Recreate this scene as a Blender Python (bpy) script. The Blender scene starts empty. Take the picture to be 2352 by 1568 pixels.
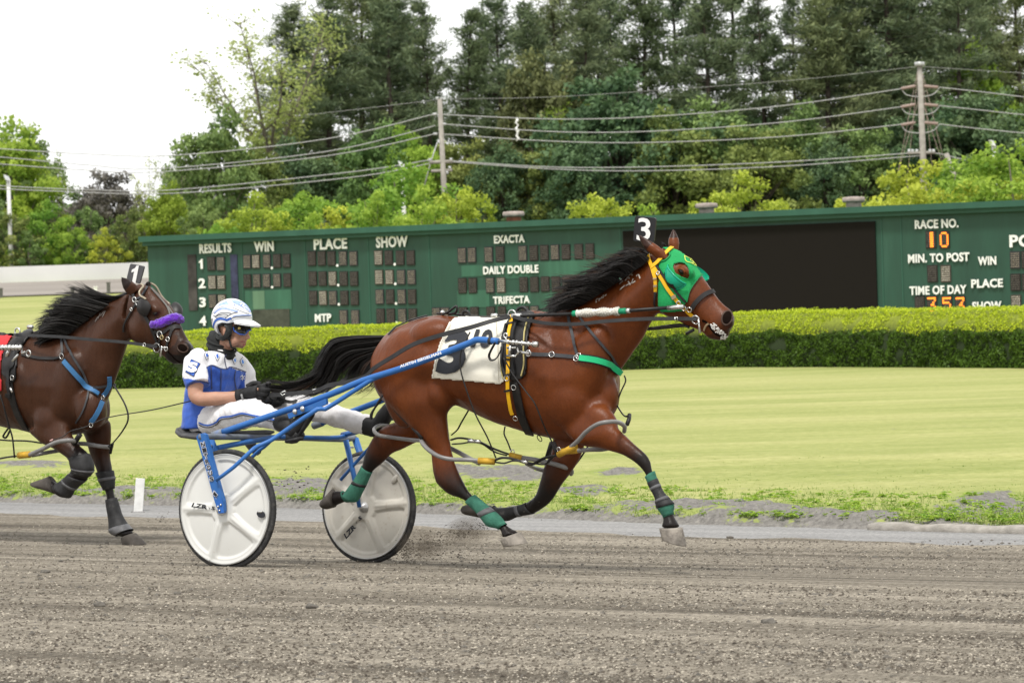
import bpy, bmesh, math, random
import numpy as np
from mathutils import Vector, Matrix
from mathutils.bvhtree import BVHTree
from mathutils import noise as MN

random.seed(7); rng = np.random.default_rng(7)
SC = bpy.context.scene; COL = SC.collection
# ------------------------------------------------------------------ camera
FPX, CX, CY = 7400.0, 1176.0, 784.0         # focal length and centre in photo units (2352 wide)
CAMZ, PITCH, ROLL = 1.645, math.atan(139/7400.0), 0.033
CAMP = Vector((0, 0, CAMZ))
_F = Vector((0, math.cos(PITCH), -math.sin(PITCH)))
_U0 = Vector((0, math.sin(PITCH), math.cos(PITCH))); _X = Vector((1, 0, 0))
_R = _X*math.cos(ROLL) - _U0*math.sin(ROLL)
_U = _U0*math.cos(ROLL) + _X*math.sin(ROLL)
cam = bpy.data.cameras.new('camera'); camo = bpy.data.objects.new('camera', cam); COL.objects.link(camo)
M = Matrix((_R, _U, -_F)).transposed().to_4x4(); M.translation = CAMP
camo.matrix_world = M
cam.sensor_width = 36; cam.sensor_fit = 'HORIZONTAL'; cam.lens = 36*FPX/2352
cam.clip_start = 0.5; cam.clip_end = 3000
cam.dof.use_dof = True; cam.dof.focus_distance = 18.3; cam.dof.aperture_fstop = 9
SC.camera = camo
# ------------------------------------------------------------------ light
SUN_EL, SUN_AZ = math.radians(62), math.radians(200)     # azimuth measured clockwise from +Y
wd = bpy.data.worlds.new("World"); SC.world = wd; wd.use_nodes = True
nt = wd.node_tree; nt.nodes.clear()
wo = nt.nodes.new('ShaderNodeOutputWorld'); bg = nt.nodes.new('ShaderNodeBackground')
sky = nt.nodes.new('ShaderNodeTexSky'); sky.sky_type = 'NISHITA'; sky.sun_disc = False
sky.sun_elevation = SUN_EL; sky.sun_rotation = SUN_AZ
sky.air_density = 1.0; sky.dust_density = 1.0; sky.ozone_density = 1.0
hs = nt.nodes.new('ShaderNodeHueSaturation'); hs.inputs['Saturation'].default_value = 0.12
nt.links.new(sky.outputs[0], hs.inputs['Color'])
cl = nt.nodes.new('ShaderNodeMix'); cl.data_type = 'RGBA'; cl.inputs[0].default_value = .8      # bright even cloud over most of the sky
nt.links.new(hs.outputs[0], cl.inputs[6]); cl.inputs[7].default_value = (7.0, 7.0, 6.95, 1); nt.links.new(cl.outputs[2], bg.inputs[0])
bg.inputs[1].default_value = 0.15; nt.links.new(bg.outputs[0], wo.inputs[0])
sl = bpy.data.lights.new('sun', 'SUN'); sl.energy = 2.4; sl.angle = math.radians(10); sl.color = (1, .96, .9)
so = bpy.data.objects.new('sun', sl); COL.objects.link(so); so.location = (0, 0, 60)
_sd = Vector((math.sin(SUN_AZ)*math.cos(SUN_EL), math.cos(SUN_AZ)*math.cos(SUN_EL), math.sin(SUN_EL)))
so.rotation_euler = _sd.to_track_quat('Z', 'Y').to_euler()
SC.view_settings.view_transform = 'Standard'; SC.view_settings.look = 'None'
SC.view_settings.exposure = 0.42; SC.view_settings.gamma = 1.0; SC.view_settings.use_curve_mapping = False
SC.render.engine = 'CYCLES'
SC.cycles.max_bounces = 5; SC.cycles.diffuse_bounces = 3; SC.cycles.glossy_bounces = 2
SC.cycles.transmission_bounces = 2; SC.cycles.transparent_max_bounces = 6
SC.cycles.caustics_reflective = False; SC.cycles.caustics_refractive = False

# ------------------------------------------------------------------ projection helpers (photo units -> world)
def ray(px, py):
    return _F + _R*((px-CX)/FPX) - _U*((py-CY)/FPX)
def P3(px, py, depth):                        # point on a pixel's ray at forward depth
    return CAMP + ray(px, py)*depth
def proj(v):
    d = Vector(v)-CAMP; z = d.dot(_F)
    return CX+FPX*d.dot(_R)/z, CY-FPX*d.dot(_U)/z
def projn(co):
    d = np.asarray(co)-np.array(CAMP); z = d@np.array(_F)
    return CX+FPX*(d@np.array(_R))/z, CY-FPX*(d@np.array(_U))/z
_ZR = {1: (600,1100,2.0909), 2: (600,1650,1.96), 3: (1300,1100,2.24), 4: (1500,1500,2.091), 5: (2100,800,2.24),
       6: (2050,1200,1.49375), 7: (0,1000,1.255), 8: (2450,830,2.6127), 11: (550,850,2.0452), 12: (1600,800,2.352),
       13: (3400,750,2.6135), 14: (0,0,1.5679), 15: (1300,0,1.6507), 16: (2600,0,1.5722), 17: (0,1800,1.176),
       18: (2000,1400,1.1221), 21: (0,1150,2.4119), 22: (420,1050,3.4842), 23: (820,1180,4.9)}
def Z(k, *pts):                               # detail-view coordinates -> photo units
    x0, y0, s = _ZR[k]
    r = [((x0+a/s)/1.7415, (y0+b/s)/1.7415) for a, b in pts]
    return r
YAW = math.radians(32)
TD = Vector((math.cos(YAW), -math.sin(YAW), 0)); ND = Vector((math.sin(YAW), math.cos(YAW), 0))
class Plane:                                  # upright plane along the running direction
    def __init__(s, p0, yaw):
        s.t = Vector((math.cos(yaw), -math.sin(yaw), 0)); s.n = Vector((math.sin(yaw), math.cos(yaw), 0))
        s.c = Vector((p0[0], p0[1], CAMZ)).dot(s.n); s.yaw = yaw
    def at(s, px, py, off=0.0):
        d = ray(px, py); k = (s.c+off-CAMP.dot(s.n))/d.dot(s.n)
        return CAMP+d*k
N0 = 15.46
HP = Plane(ND*N0, YAW)
H = HP.at
def interp(x, xs, ys): return float(np.interp(x, xs, ys))
_PN = [-60, -20, -9, -1, 0, 1, 1.6, 2.6, 9, 40]
_PZ = [.45, .42, .31, .076, 0, -.072, -.108, -.135, -.135, -.135]
def gz(x, y):                                 # terrain height
    n = x*ND.x + y*ND.y - N0
    z = interp(n, _PN, _PZ)
    return z + interp(y, [0, 64, 82, 140, 165, 240, 900], [0, 0, .0, 1.69, 2.42, 4.2, 16])
def onground(px, py, dz=0):
    lo, hi = 3.0, 400.0
    d = ray(px, py)
    for k in np.concatenate([np.linspace(4, 60, 300), np.linspace(60, 300, 200)]):
        p = CAMP+d*float(k)
        if p.z <= gz(p.x, p.y)+dz: break
    return p
# ------------------------------------------------------------------ mesh building
def meshdata(name, geoms):
    vs, fs = [], []; n = 0
    for g in geoms:
        v, f = g[0], g[1]
        vs.extend([tuple(q) for q in v]); fs.extend([tuple(i+n for i in q) for q in f]); n += len(v)
    me = bpy.data.meshes.new(name); me.from_pydata(vs, [], fs); me.update()
    return me
ORG = {}
def link(name, me, mat=None, parent=None, smooth=True):
    o = bpy.data.objects.new(name, me); COL.objects.link(o)
    if mat is not None:
        me.materials.append(mat) if len(me.materials) == 0 else None
    if smooth and len(me.polygons):
        me.polygons.foreach_set('use_smooth', np.ones(len(me.polygons), dtype=bool))
    if parent is not None:
        org = ORG.get(parent.name, Vector((0, 0, 0))); me.transform(Matrix.Translation(-org)); o.parent = parent; ORG[o.name] = org
    return o
def obj(name, geoms, mat, parent=None, smooth=True):
    return link(name, meshdata(name, geoms), mat, parent, smooth)
def top(name, geoms, mat, label, cat, group=None, smooth=True, me=None, kind=None):   # a thing that is one mesh
    me = me or meshdata(name, geoms)
    co = np.empty(len(me.vertices)*3); me.vertices.foreach_get('co', co); co = co.reshape(-1, 3)
    org = Vector(((co[:, 0].min()+co[:, 0].max())/2, (co[:, 1].min()+co[:, 1].max())/2, co[:, 2].min()))
    me.transform(Matrix.Translation(-org))
    o = link(name, me, mat, None, smooth); o.location = org; ORG[o.name] = org
    tag(o, label, cat, group, kind); return o
def tag(o, label=None, cat=None, group=None, kind=None):
    if label: o['label'] = label
    if cat: o['category'] = cat
    if group: o['group'] = group
    if kind: o['kind'] = kind
    return o
def thing(name, loc, label, cat, group=None):
    o = bpy.data.objects.new(name, None); COL.objects.link(o); o.location = loc; o.empty_display_size = .2
    ORG[o.name] = Vector(loc); return tag(o, label, cat, group)
def npmesh(name, verts, faces, attr=None, attrname='tint'):     # fast mesh from arrays; faces (n,k)
    verts = np.asarray(verts, dtype=np.float32); faces = np.asarray(faces, dtype=np.int32)
    k = faces.shape[1]; me = bpy.data.meshes.new(name)
    me.vertices.add(len(verts)); me.vertices.foreach_set('co', verts.ravel())
    me.loops.add(faces.size); me.loops.foreach_set('vertex_index', faces.ravel())
    me.polygons.add(len(faces)); me.polygons.foreach_set('loop_start', np.arange(0, faces.size, k, dtype=np.int32))
    me.polygons.foreach_set('loop_total', np.full(len(faces), k, dtype=np.int32))
    me.update(calc_edges=True); me.validate()
    if attr is not None:
        a = me.attributes.new(attrname, 'FLOAT', 'POINT'); a.data.foreach_set('value', np.asarray(attr, dtype=np.float32))
    return me
def setattr_pt(me, name, vals):
    a = me.attributes.get(name) or me.attributes.new(name, 'FLOAT', 'POINT')
    a.data.foreach_set('value', np.asarray(vals, dtype=np.float32))
def box(x0, y0, z0, x1, y1, z1, fr=None):
    v = [Vector((x, y, z)) for x in (x0, x1) for y in (y0, y1) for z in (z0, z1)]
    if fr: v = [fr(*q) for q in v]
    f = [(0,1,3,2), (4,6,7,5), (0,4,5,1), (2,3,7,6), (0,2,6,4), (1,5,7,3)]
    return v, f
def catmull(pts, sub):
    P = [np.array(p, dtype=float) for p in pts]; out = []
    for i in range(len(P)-1):
        p0 = P[max(i-1, 0)]; p1 = P[i]; p2 = P[i+1]; p3 = P[min(i+2, len(P)-1)]
        for k in range(sub):
            t = k/sub
            out.append(.5*((2*p1)+(-p0+p2)*t+(2*p0-5*p1+4*p2-p3)*t*t+(-p0+3*p1-3*p2+p3)*t**3))
    out.append(P[-1]); return out
def tube(pts, r, n=8, sub=0, cap=True, flat=1.0, up=None):
    if sub: pts = [Vector(p) for p in catmull(pts, sub)]
    pts = [Vector(p) for p in pts]; m = len(pts)
    rs = [r]*m if not hasattr(r, '__len__') else [interp(i/(m-1), np.linspace(0, 1, len(r)), r) for i in range(m)]
    vs, fs = [], []; ref = Vector(up) if up is not None else None
    for i in range(m):
        d = (pts[min(i+1, m-1)]-pts[max(i-1, 0)])
        if d.length < 1e-9: d = Vector((0, 0, 1))
        d.normalize()
        if ref is None: ref = Vector((0, 0, 1)) if abs(d.z) < .9 else Vector((1, 0, 0))
        a = (ref-d*ref.dot(d))
        if a.length < 1e-6: a = d.orthogonal()
        a.normalize(); b = d.cross(a)
        if up is None: ref = a
        for k in range(n):
            t = 2*math.pi*k/n
            vs.append(pts[i]+a*(rs[i]*flat*math.cos(t))+b*(rs[i]*math.sin(t)))
    for i in range(m-1):
        for k in range(n):
            k2 = (k+1) % n
            fs.append((i*n+k, i*n+k2, (i+1)*n+k2, (i+1)*n+k))
    if cap:
        fs.append(tuple(range(n-1, -1, -1))); fs.append(tuple((m-1)*n+k for k in range(n)))
    return vs, fs
def loft(rings, cap=True):
    n = len(rings[0]); vs = [p for r in rings for p in r]; fs = []
    for i in range(len(rings)-1):
        for k in range(n):
            k2 = (k+1) % n; fs.append((i*n+k, i*n+k2, (i+1)*n+k2, (i+1)*n+k))
    if cap:
        m = len(rings)-1
        for base, rev in ((0, True), (m*n, False)):
            c = sum((Vector(vs[base+k]) for k in range(n)), Vector())/n; vs.append(c); ci = len(vs)-1
            for k in range(n):
                k2 = (k+1) % n
                fs.append((base+k2, base+k, ci) if rev else (base+k, base+k2, ci))
    return vs, fs
def ring(C, a, b, n=24, top=0.0, bot=0.0, e=1.0):
    out = []
    for k in range(n):
        t = 2*math.pi*k/n; c, s = math.cos(t), math.sin(t)
        w = 1-top*max(c, 0)-bot*max(-c, 0)
        c = math.copysign(abs(c)**e, c); s = math.copysign(abs(s)**e, s)
        out.append(C+a*c+b*(s*w))
    return out
def ellipsoid(C, a, b, c, nu=20, nv=12):
    vs, fs = [], []
    for i in range(nv+1):
        p = math.pi*i/nv
        for k in range(nu):
            t = 2*math.pi*k/nu
            vs.append(C+a*(math.sin(p)*math.cos(t))+b*(math.sin(p)*math.sin(t))+c*math.cos(p))
    for i in range(nv):
        for k in range(nu):
            k2 = (k+1) % nu; fs.append((i*nu+k, (i+1)*nu+k, (i+1)*nu+k2, i*nu+k2))
    return vs, fs
def torus(C, ax, R, r, n=20, m=6, ry=None, upv=None):
    ax = ax.normalized(); u = (upv-ax*upv.dot(ax)).normalized() if upv is not None else ax.orthogonal().normalized()
    w = ax.cross(u)
    vs, fs = [], []
    for i in range(n):
        t = 2*math.pi*i/n; d = u*math.cos(t)*R+w*math.sin(t)*(ry or R); dn = d.normalized()
        for k in range(m):
            s = 2*math.pi*k/m; vs.append(C+d+dn*(r*math.cos(s))+ax*(r*math.sin(s)))
    for i in range(n):
        for k in range(m):
            fs.append((i*m+k, ((i+1) % n)*m+k, ((i+1) % n)*m+(k+1) % m, i*m+(k+1) % m))
    return vs, fs
def remesh(geoms, voxel, smooth=4, name='body', fac=.5):
    me = meshdata(name+'_raw', geoms); o = bpy.data.objects.new('raw', me); COL.objects.link(o)
    m = o.modifiers.new('r', 'REMESH'); m.mode = 'VOXEL'; m.voxel_size = voxel
    if smooth:
        s = o.modifiers.new('s', 'SMOOTH'); s.factor = fac; s.iterations = smooth
    dg = bpy.context.evaluated_depsgraph_get(); ev = o.evaluated_get(dg)
    out = bpy.data.meshes.new_from_object(ev); out.name = name
    bpy.data.objects.remove(o); bpy.data.meshes.remove(me)
    return out
def bvh_of(me):
    co = np.empty(len(me.vertices)*3); me.vertices.foreach_get('co', co)
    return BVHTree.FromPolygons([Vector(c) for c in co.reshape(-1, 3)], [tuple(p.vertices) for p in me.polygons])
def verts_of(me):
    co = np.empty(len(me.vertices)*3); me.vertices.foreach_get('co', co); return co.reshape(-1, 3)
# --- things laid on a body's surface
def cast(bvh, px, py, off=.004, fall=None):
    d = ray(px, py).normalized(); h = bvh.ray_cast(CAMP, d)
    if h[0] is None: return (fall(px, py) if fall else None), -d
    n = h[1]
    if n.dot(d) > 0: n = -n
    return h[0]+n*off, n
def strap(bvh, pts, width, off=.005, thick=.004, sub=6, fall=None):   # flat ribbon following the surface
    pts2 = catmull([(p[0], p[1]) for p in pts], sub)
    P, Nn = [], []
    for p in pts2:
        q, n = cast(bvh, p[0], p[1], off, fall)
        if q is None: continue
        P.append(q); Nn.append(n)
    if len(P) < 2: print("STRAP MISS", pts[:2]); return [], []
    for _ in range(2):
        Q = [P[0]]+[(P[i-1]+P[i]*2+P[i+1])/4 for i in range(1, len(P)-1)]+[P[-1]]
        P = [q if (q-p).dot(n) > 0 else p for p, q, n in zip(P, Q, Nn)]
        Nn = [Nn[0]]+[(Nn[i-1]+Nn[i]*2+Nn[i+1]).normalized() for i in range(1, len(P)-1)]+[Nn[-1]]
    return ribbon(P, Nn, width, thick)
def ribbon(P, Nn, width, thick):
    vs, fs = [], []; m = len(P)
    for i in range(m):
        d = (P[min(i+1, m-1)]-P[max(i-1, 0)]).normalized(); s = d.cross(Nn[i])
        if s.length < 1e-6: s = d.orthogonal()
        s = s.normalized()*width/2; t = Nn[i]*thick
        q = [P[i]-s, P[i]-s*.96+t, P[i]+s*.96+t, P[i]+s]; vs += [q[0], q[1], q[1], q[2], q[2], q[3], q[3], q[0]]
    for i in range(m-1):
        for k in (0, 2, 4, 6): fs.append((i*8+k, i*8+k+1, i*8+9+k, i*8+8+k))
    fs += [(5, 4, 2, 0), (m*8-8, m*8-6, m*8-4, m*8-3)]
    return vs, fs
def inpoly(x, y, poly):
    c = np.zeros(x.shape, dtype=bool); n = len(poly); j = n-1
    for i in range(n):
        xi, yi = poly[i]; xj, yj = poly[j]
        t = ((yi > y) != (yj > y)) & (x < (xj-xi)*(y-yi)/((yj-yi) or 1e-9)+xi); c ^= t; j = i
    return c
def patch(bvh, polys, step, off=.004, thick=.004, holes=(), test=None):   # cloth patch fitted onto the surface
    xs = [p[0] for q in polys for p in q]; ys = [p[1] for q in polys for p in q]
    gx = np.arange(min(xs)-step, max(xs)+2*step, step); gy = np.arange(min(ys)-step, max(ys)+2*step, step)
    X, Y = np.meshgrid(gx, gy); m = np.zeros(X.shape, dtype=bool)
    for q in polys: m |= inpoly(X, Y, q)
    for q in holes: m &= ~inpoly(X, Y, q)
    if test is not None: m &= test(X, Y)
    idx = -np.ones(X.shape, dtype=int); vs, ns = [], []
    for i, j in zip(*np.nonzero(m)):
        q, n = cast(bvh, X[i, j], Y[i, j], off)
        if q is None: continue
        idx[i, j] = len(vs); vs.append(q); ns.append(n)
    fs = []
    for i in range(X.shape[0]-1):
        for j in range(X.shape[1]-1):
            q = (idx[i, j], idx[i+1, j], idx[i+1, j+1], idx[i, j+1])
            q3 = [a for a in q if a >= 0]
            if len(q3) == 4: 
                d = (vs[q[0]]-vs[q[2]]).length
                if d < .25: fs.append(q)
            elif len(q3) == 3:
                if (vs[q3[0]]-vs[q3[1]]).length < .2 and (vs[q3[0]]-vs[q3[2]]).length < .2: fs.append(tuple(q3))
    if thick and fs:
        n0 = len(vs); cnt = {}
        for f in fs:
            for a, b in zip(f, f[1:]+f[:1]): cnt[(a, b)] = cnt.get((a, b), 0)+1
        vs = vs+[v-n*thick for v, n in zip(vs, ns)]
        edge = [e for e in cnt if (e[1], e[0]) not in cnt]
        fs = fs+[tuple(i+n0 for i in reversed(f)) for f in fs]+[(b, a, a+n0, b+n0) for a, b in edge]
    return vs, fs
# --- lettering (Blender's built-in font as flat mesh, unit box)
_TX = {}
def text2d(s, bold=.03):
    if (s, bold) in _TX: return _TX[(s, bold)]
    if s == '1' and bold < 0:
        v = np.array([(.42,0),(1,0),(1,1),(.60,1),(.46,.86),(0,.76),(0,.60),(.42,.66)]); return v, [(0,1,2,7),(2,3,4,7),(4,5,6,7)]
    c = bpy.data.curves.new('txt', 'FONT'); c.body = s; c.offset = bold; c.resolution_u = 3; c.space_character = 1.05
    o = bpy.data.objects.new('txt', c); COL.objects.link(o)
    dg = bpy.context.evaluated_depsgraph_get(); dg.update()
    me = bpy.data.meshes.new_from_object(o.evaluated_get(dg))
    bm = bmesh.new(); bm.from_mesh(me); bmesh.ops.remove_doubles(bm, verts=bm.verts, dist=1e-5)
    v = np.array([q.co[:2] for q in bm.verts]); f = [tuple(q.index for q in p.verts) for p in bm.faces]
    bm.free(); bpy.data.objects.remove(o); bpy.data.curves.remove(c); bpy.data.meshes.remove(me)
    v -= v.min(0); v /= np.maximum(v.max(0), 1e-6)
    _TX[(s, bold)] = (v, f); return v, f
def text_quad(s, o, ux, uy, bold=.03, slant=0, thick=0.0, nrm=None):   # text on a flat quad: origin, width vec, height vec
    v, f = text2d(s, bold)
    vs = [o+ux*(float(a)+slant*float(b))+uy*float(b) for a, b in v]
    if thick and nrm is not None:
        n = len(vs); cnt = set()
        for q in f:
            for a, b in zip(q, q[1:]+q[:1]): cnt.add((a, b))
        vs2 = [p+nrm*thick for p in vs]
        return vs2+vs, list(f)+[(b, a, a+n, b+n) for a, b in cnt if (b, a) not in cnt]
    return vs, f
def text_cast(bvh, s, quad, off=.008, bold=.03, cuts=2):   # text on a curved surface; quad = TL, TR, BR, BL in photo units
    v, f = text2d(s, bold)
    bm = bmesh.new(); bv = [bm.verts.new((a, b, 0)) for a, b in v]
    for q in f:
        try: bm.faces.new([bv[i] for i in q])
        except ValueError: pass
    bmesh.ops.triangulate(bm, faces=bm.faces)
    for _ in range(cuts):
        e = [x for x in bm.edges if x.calc_length() > .12]
        if e: bmesh.ops.subdivide_edges(bm, edges=e, cuts=1); bmesh.ops.triangulate(bm, faces=bm.faces)
    bm.verts.index_update()
    TL, TR, BR, BL = [np.array(q, dtype=float) for q in quad]; vs = []
    for q in bm.verts:
        x, y = q.co[0], q.co[1]; p = (BL*(1-x)+BR*x)*(1-y)+(TL*(1-x)+TR*x)*y
        h, n = cast(bvh, p[0], p[1], off); vs.append(h if h is not None else Vector((0, 0, -5)))
    fs = [tuple(w.index for w in p.verts) for p in bm.faces]; bm.free()
    fs = [q for q in fs if all(vs[i].z > -4 for i in q)]
    return vs, fs
# ------------------------------------------------------------------ materials
def nodes(name):
    m = bpy.data.materials.new(name); m.use_nodes = True; t = m.node_tree
    b = t.nodes['Principled BSDF']; return m, t, b
def N(t, typ, **kw):
    n = t.nodes.new(typ)
    for k, v in kw.items():
        if k.startswith('i_'): n.inputs[k[2:].replace('_', ' ')].default_value = v
        else: setattr(n, k, v)
    return n
def ramp(t, fac, stops):
    r = t.nodes.new('ShaderNodeValToRGB'); e = r.color_ramp.elements
    while len(e) < len(stops): e.new(.5)
    for q, (p, c) in zip(e, stops): q.position = p; q.color = (*c, 1) if len(c) == 3 else c
    t.links.new(fac, r.inputs[0]); return r.outputs[0]
def mix(t, fac, a, b, mode='MIX'):
    m = t.nodes.new('ShaderNodeMix'); m.data_type = 'RGBA'; m.blend_type = mode
    for s, v in ((0, fac), (6, a), (7, b)):
        if hasattr(v, 'links'): t.links.new(v, m.inputs[s])
        else: m.inputs[s].default_value = v if s == 0 else ((*v, 1) if len(v) == 3 else v)
    return m.outputs[2]
def mat(name, col, rough=.5, metal=0, var=.15, nscale=8, bump=0, bscale=60, spec=.28, dirt=None, sheen=0, dscale=6):
    m, t, b = nodes(name); L = t.links
    tc = N(t, 'ShaderNodeTexCoord'); nz = N(t, 'ShaderNodeTexNoise', i_Scale=nscale, i_Detail=4)
    L.new(tc.outputs['Object'], nz.inputs['Vector'])
    lo = tuple(c*(1-var) for c in col); hi = tuple(min(1, c*(1+var)) for c in col)
    c = ramp(t, nz.outputs[0], [(.3, lo), (.7, hi)])
    if dirt:
        n2 = N(t, 'ShaderNodeTexNoise', i_Scale=dscale, i_Detail=8, i_Roughness=.7); L.new(tc.outputs['Object'], n2.inputs['Vector'])
        fac = ramp(t, n2.outputs[0], [(dirt[1], (0, 0, 0)), (min(1, dirt[1]+.2), (dirt[2],)*3)])
        c = mix(t, fac, c, dirt[0])
    L.new(c, b.inputs['Base Color']); b.inputs['Roughness'].default_value = rough; b.inputs['Metallic'].default_value = metal
    b.inputs['Specular IOR Level'].default_value = spec
    if sheen: b.inputs['Sheen Weight'].default_value = sheen
    if bump:
        n3 = N(t, 'ShaderNodeTexNoise', i_Scale=bscale, i_Detail=3); L.new(tc.outputs['Object'], n3.inputs['Vector'])
        bp = N(t, 'ShaderNodeBump', i_Strength=bump, i_Distance=.01); L.new(n3.outputs[0], bp.inputs['Height']); L.new(bp.outputs[0], b.inputs['Normal'])
    return m
def emit(name, col, s):
    m, t, b = nodes(name); b.inputs['Base Color'].default_value = (*col, 1)
    b.inputs['Emission Color'].default_value = (*col, 1); b.inputs['Emission Strength'].default_value = s; return m
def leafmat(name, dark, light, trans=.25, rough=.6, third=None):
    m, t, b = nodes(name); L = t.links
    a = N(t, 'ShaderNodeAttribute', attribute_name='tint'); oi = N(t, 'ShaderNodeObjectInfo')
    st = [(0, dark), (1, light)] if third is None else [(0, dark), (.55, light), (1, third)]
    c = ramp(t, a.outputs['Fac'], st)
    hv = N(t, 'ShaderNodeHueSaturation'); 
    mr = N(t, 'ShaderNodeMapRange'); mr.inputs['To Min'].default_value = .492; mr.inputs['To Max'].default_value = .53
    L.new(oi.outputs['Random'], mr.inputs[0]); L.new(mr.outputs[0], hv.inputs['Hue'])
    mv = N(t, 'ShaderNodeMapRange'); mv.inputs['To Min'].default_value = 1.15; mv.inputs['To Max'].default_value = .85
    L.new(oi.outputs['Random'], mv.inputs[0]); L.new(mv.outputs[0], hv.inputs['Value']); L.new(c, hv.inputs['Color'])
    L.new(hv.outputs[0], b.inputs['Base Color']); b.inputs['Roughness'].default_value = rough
    b.inputs['Specular IOR Level'].default_value = .2
    tr = N(t, 'ShaderNodeBsdfTranslucent'); L.new(hv.outputs[0], tr.inputs[0]); mx = N(t, 'ShaderNodeMixShader'); mx.inputs[0].default_value = trans
    L.new(b.outputs[0], mx.inputs[1]); L.new(tr.outputs[0], mx.inputs[2]); L.new(mx.outputs[0], t.nodes['Material Output'].inputs[0])
    return m

def ripple(me, amp, sc, seed=0, amp2=0, sc2=(30, 30, 30)):     # soft relief pushed along the normals
    co = verts_of(me).copy(); nr = np.empty(len(me.vertices)*3); me.vertices.foreach_get('normal', nr); nr = nr.reshape(-1, 3)
    h = np.array([amp*MN.noise(Vector((c[0]*sc[0]+seed, c[1]*sc[1], c[2]*sc[2])))+(amp2*MN.noise(Vector((c[0]*sc2[0], c[1]*sc2[1]+seed, c[2]*sc2[2]))) if amp2 else 0) for c in co])
    co += nr*h[:, None]; me.vertices.foreach_set('co', co.ravel()); me.update()
# ================================================================== GROUND
_ex = {'B2': [(0,1156),(635,1170),(1225,1195),(1507,1208),(1993,1218),(2352,1229)],
       'B1': [(0,1185),(415,1195),(732,1200),(1148,1223.6),(1583,1239),(1967,1249),(2352,1259)]}
def _un(k):
    q = [onground(a, b) for a, b in _ex[k]]
    u = [p.dot(TD) for p in q]; n = [p.dot(ND)-N0 for p in q]
    o = np.argsort(u); return np.array(u)[o], np.array(n)[o]
_E2, _E1 = _un('B2'), _un('B1')
def _ext(E, u):
    U, Nn = E; u = np.asarray(u, dtype=float); r = np.interp(u, U, Nn)
    r = np.where(u < U[0], Nn[0]+np.minimum((U[0]-u)*.12, 6), r); return np.where(u > U[-1], Nn[-1]-np.minimum((u-U[-1])*.05, 1.0), r)
def e2(u): return _ext(_E2, u)
def e1(u): return _ext(_E1, u)
gzv = np.vectorize(gz)
def un2xy(u, n):
    return TD.x*u+ND.x*(n+N0), TD.y*u+ND.y*(n+N0)
def ss(x, a, b):
    t = np.clip((x-a)/(b-a), 0, 1); return t*t*(3-2*t)
_BL = [(700,1140,120,24),(640,1152,60,16),(1170,1108,130,20),(1050,1102,60,14),(1330,1150,80,12),(1600,1187,250,15),(1800,1198,150,11),
       (2290,1180,110,28),(2200,1198,80,13),(60,1085,120,9),(560,1152,60,12),(1950,1208,200,9),(1420,1105,60,9),(330,1150,200,9)]
def dirtmask(x, y, z, n, u):
    px, py = projn(np.stack([x, y, z], -1)); d = np.zeros(x.shape)
    for a, b, rx, ry in _BL:
        d = np.maximum(d, .85-.55*((px-a)/rx)**2-.55*((py-b)/ry)**2)
    edge = 1-(n-e2(u))/.42
    return np.clip(np.maximum(d, edge), 0, 1.3)
def vnoise(x, y, s, seed=0):
    return np.array([MN.noise(Vector((a*s+seed, b*s, seed*1.7))) for a, b in zip(x.ravel(), y.ravel())]).reshape(x.shape)
def gridmesh(name, U, Nn, zf):
    UU, NN = np.meshgrid(U, Nn); X, Y = un2xy(UU, NN); Zz = zf(X, Y, UU, NN); r, c = UU.shape
    i = np.arange(r*c).reshape(r, c)
    f = np.stack([i[:-1, :-1], i[:-1, 1:], i[1:, 1:], i[1:, :-1]], -1).reshape(-1, 4)
    return X, Y, Zz, UU, NN, f
U = np.concatenate([[-900., -400, -250], np.arange(-200, -23, 4.), np.arange(-22.5, -3, .085), np.arange(-2, 62, 4), [70, 120, 250, 500, 900]])
Nn = np.concatenate([[-200, -60, -30, -20, -9, -3, 0, 1, 1.6, 2.6], np.arange(3.2, 11.5, .085), np.arange(12, 30, 1), np.arange(30, 200, 4), [204, 240, 300, 450, 700, 1400]])
UU, NN = np.meshgrid(U, Nn); X, Y = un2xy(UU, NN); Zb = gzv(X, Y)
D = dirtmask(X, Y, Zb, NN, UU)
inn = NN-e2(UU)
fine = (UU > -22.6) & (UU < -2.9) & (NN > 3) & (NN < 11.6)
bump = np.where(fine, vnoise(X, Y, 3.1)*.5+vnoise(X, Y, 9.0, 3)*.35, 0)
Zg = Zb + np.where(inn > 0, .075*ss(inn, .0, .3)*np.where(UU < -9.5, 1, .5), -.06) + np.where(fine & (inn > .1), (.03+.07*np.clip(D, 0, 1))*bump+.03*np.clip(D, 0, 1), 0)
r, c = UU.shape; ii = np.arange(r*c).reshape(r, c)
ff = np.stack([ii[:-1, :-1], ii[:-1, 1:], ii[1:, 1:], ii[1:, :-1]], -1).reshape(-1, 4)
me = npmesh('ground', np.stack([X, Y, Zg], -1).reshape(-1, 3), ff, D.ravel(), 'dirt')
def stretchmap(t, su, sn, rot=YAW):
    tc = N(t, 'ShaderNodeTexCoord'); mp = N(t, 'ShaderNodeMapping'); mp.inputs['Rotation'].default_value = (0, 0, rot)
    m2 = N(t, 'ShaderNodeMapping'); m2.inputs['Scale'].default_value = (su, sn, 1)
    t.links.new(tc.outputs['Object'], mp.inputs[0]); t.links.new(mp.outputs[0], m2.inputs[0]); return m2.outputs[0]
def nz(t, vec, scale=1, detail=4, rough=.5):
    n = N(t, 'ShaderNodeTexNoise', i_Scale=scale, i_Detail=detail, i_Roughness=rough); t.links.new(vec, n.inputs['Vector']); return n.outputs[0]
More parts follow.
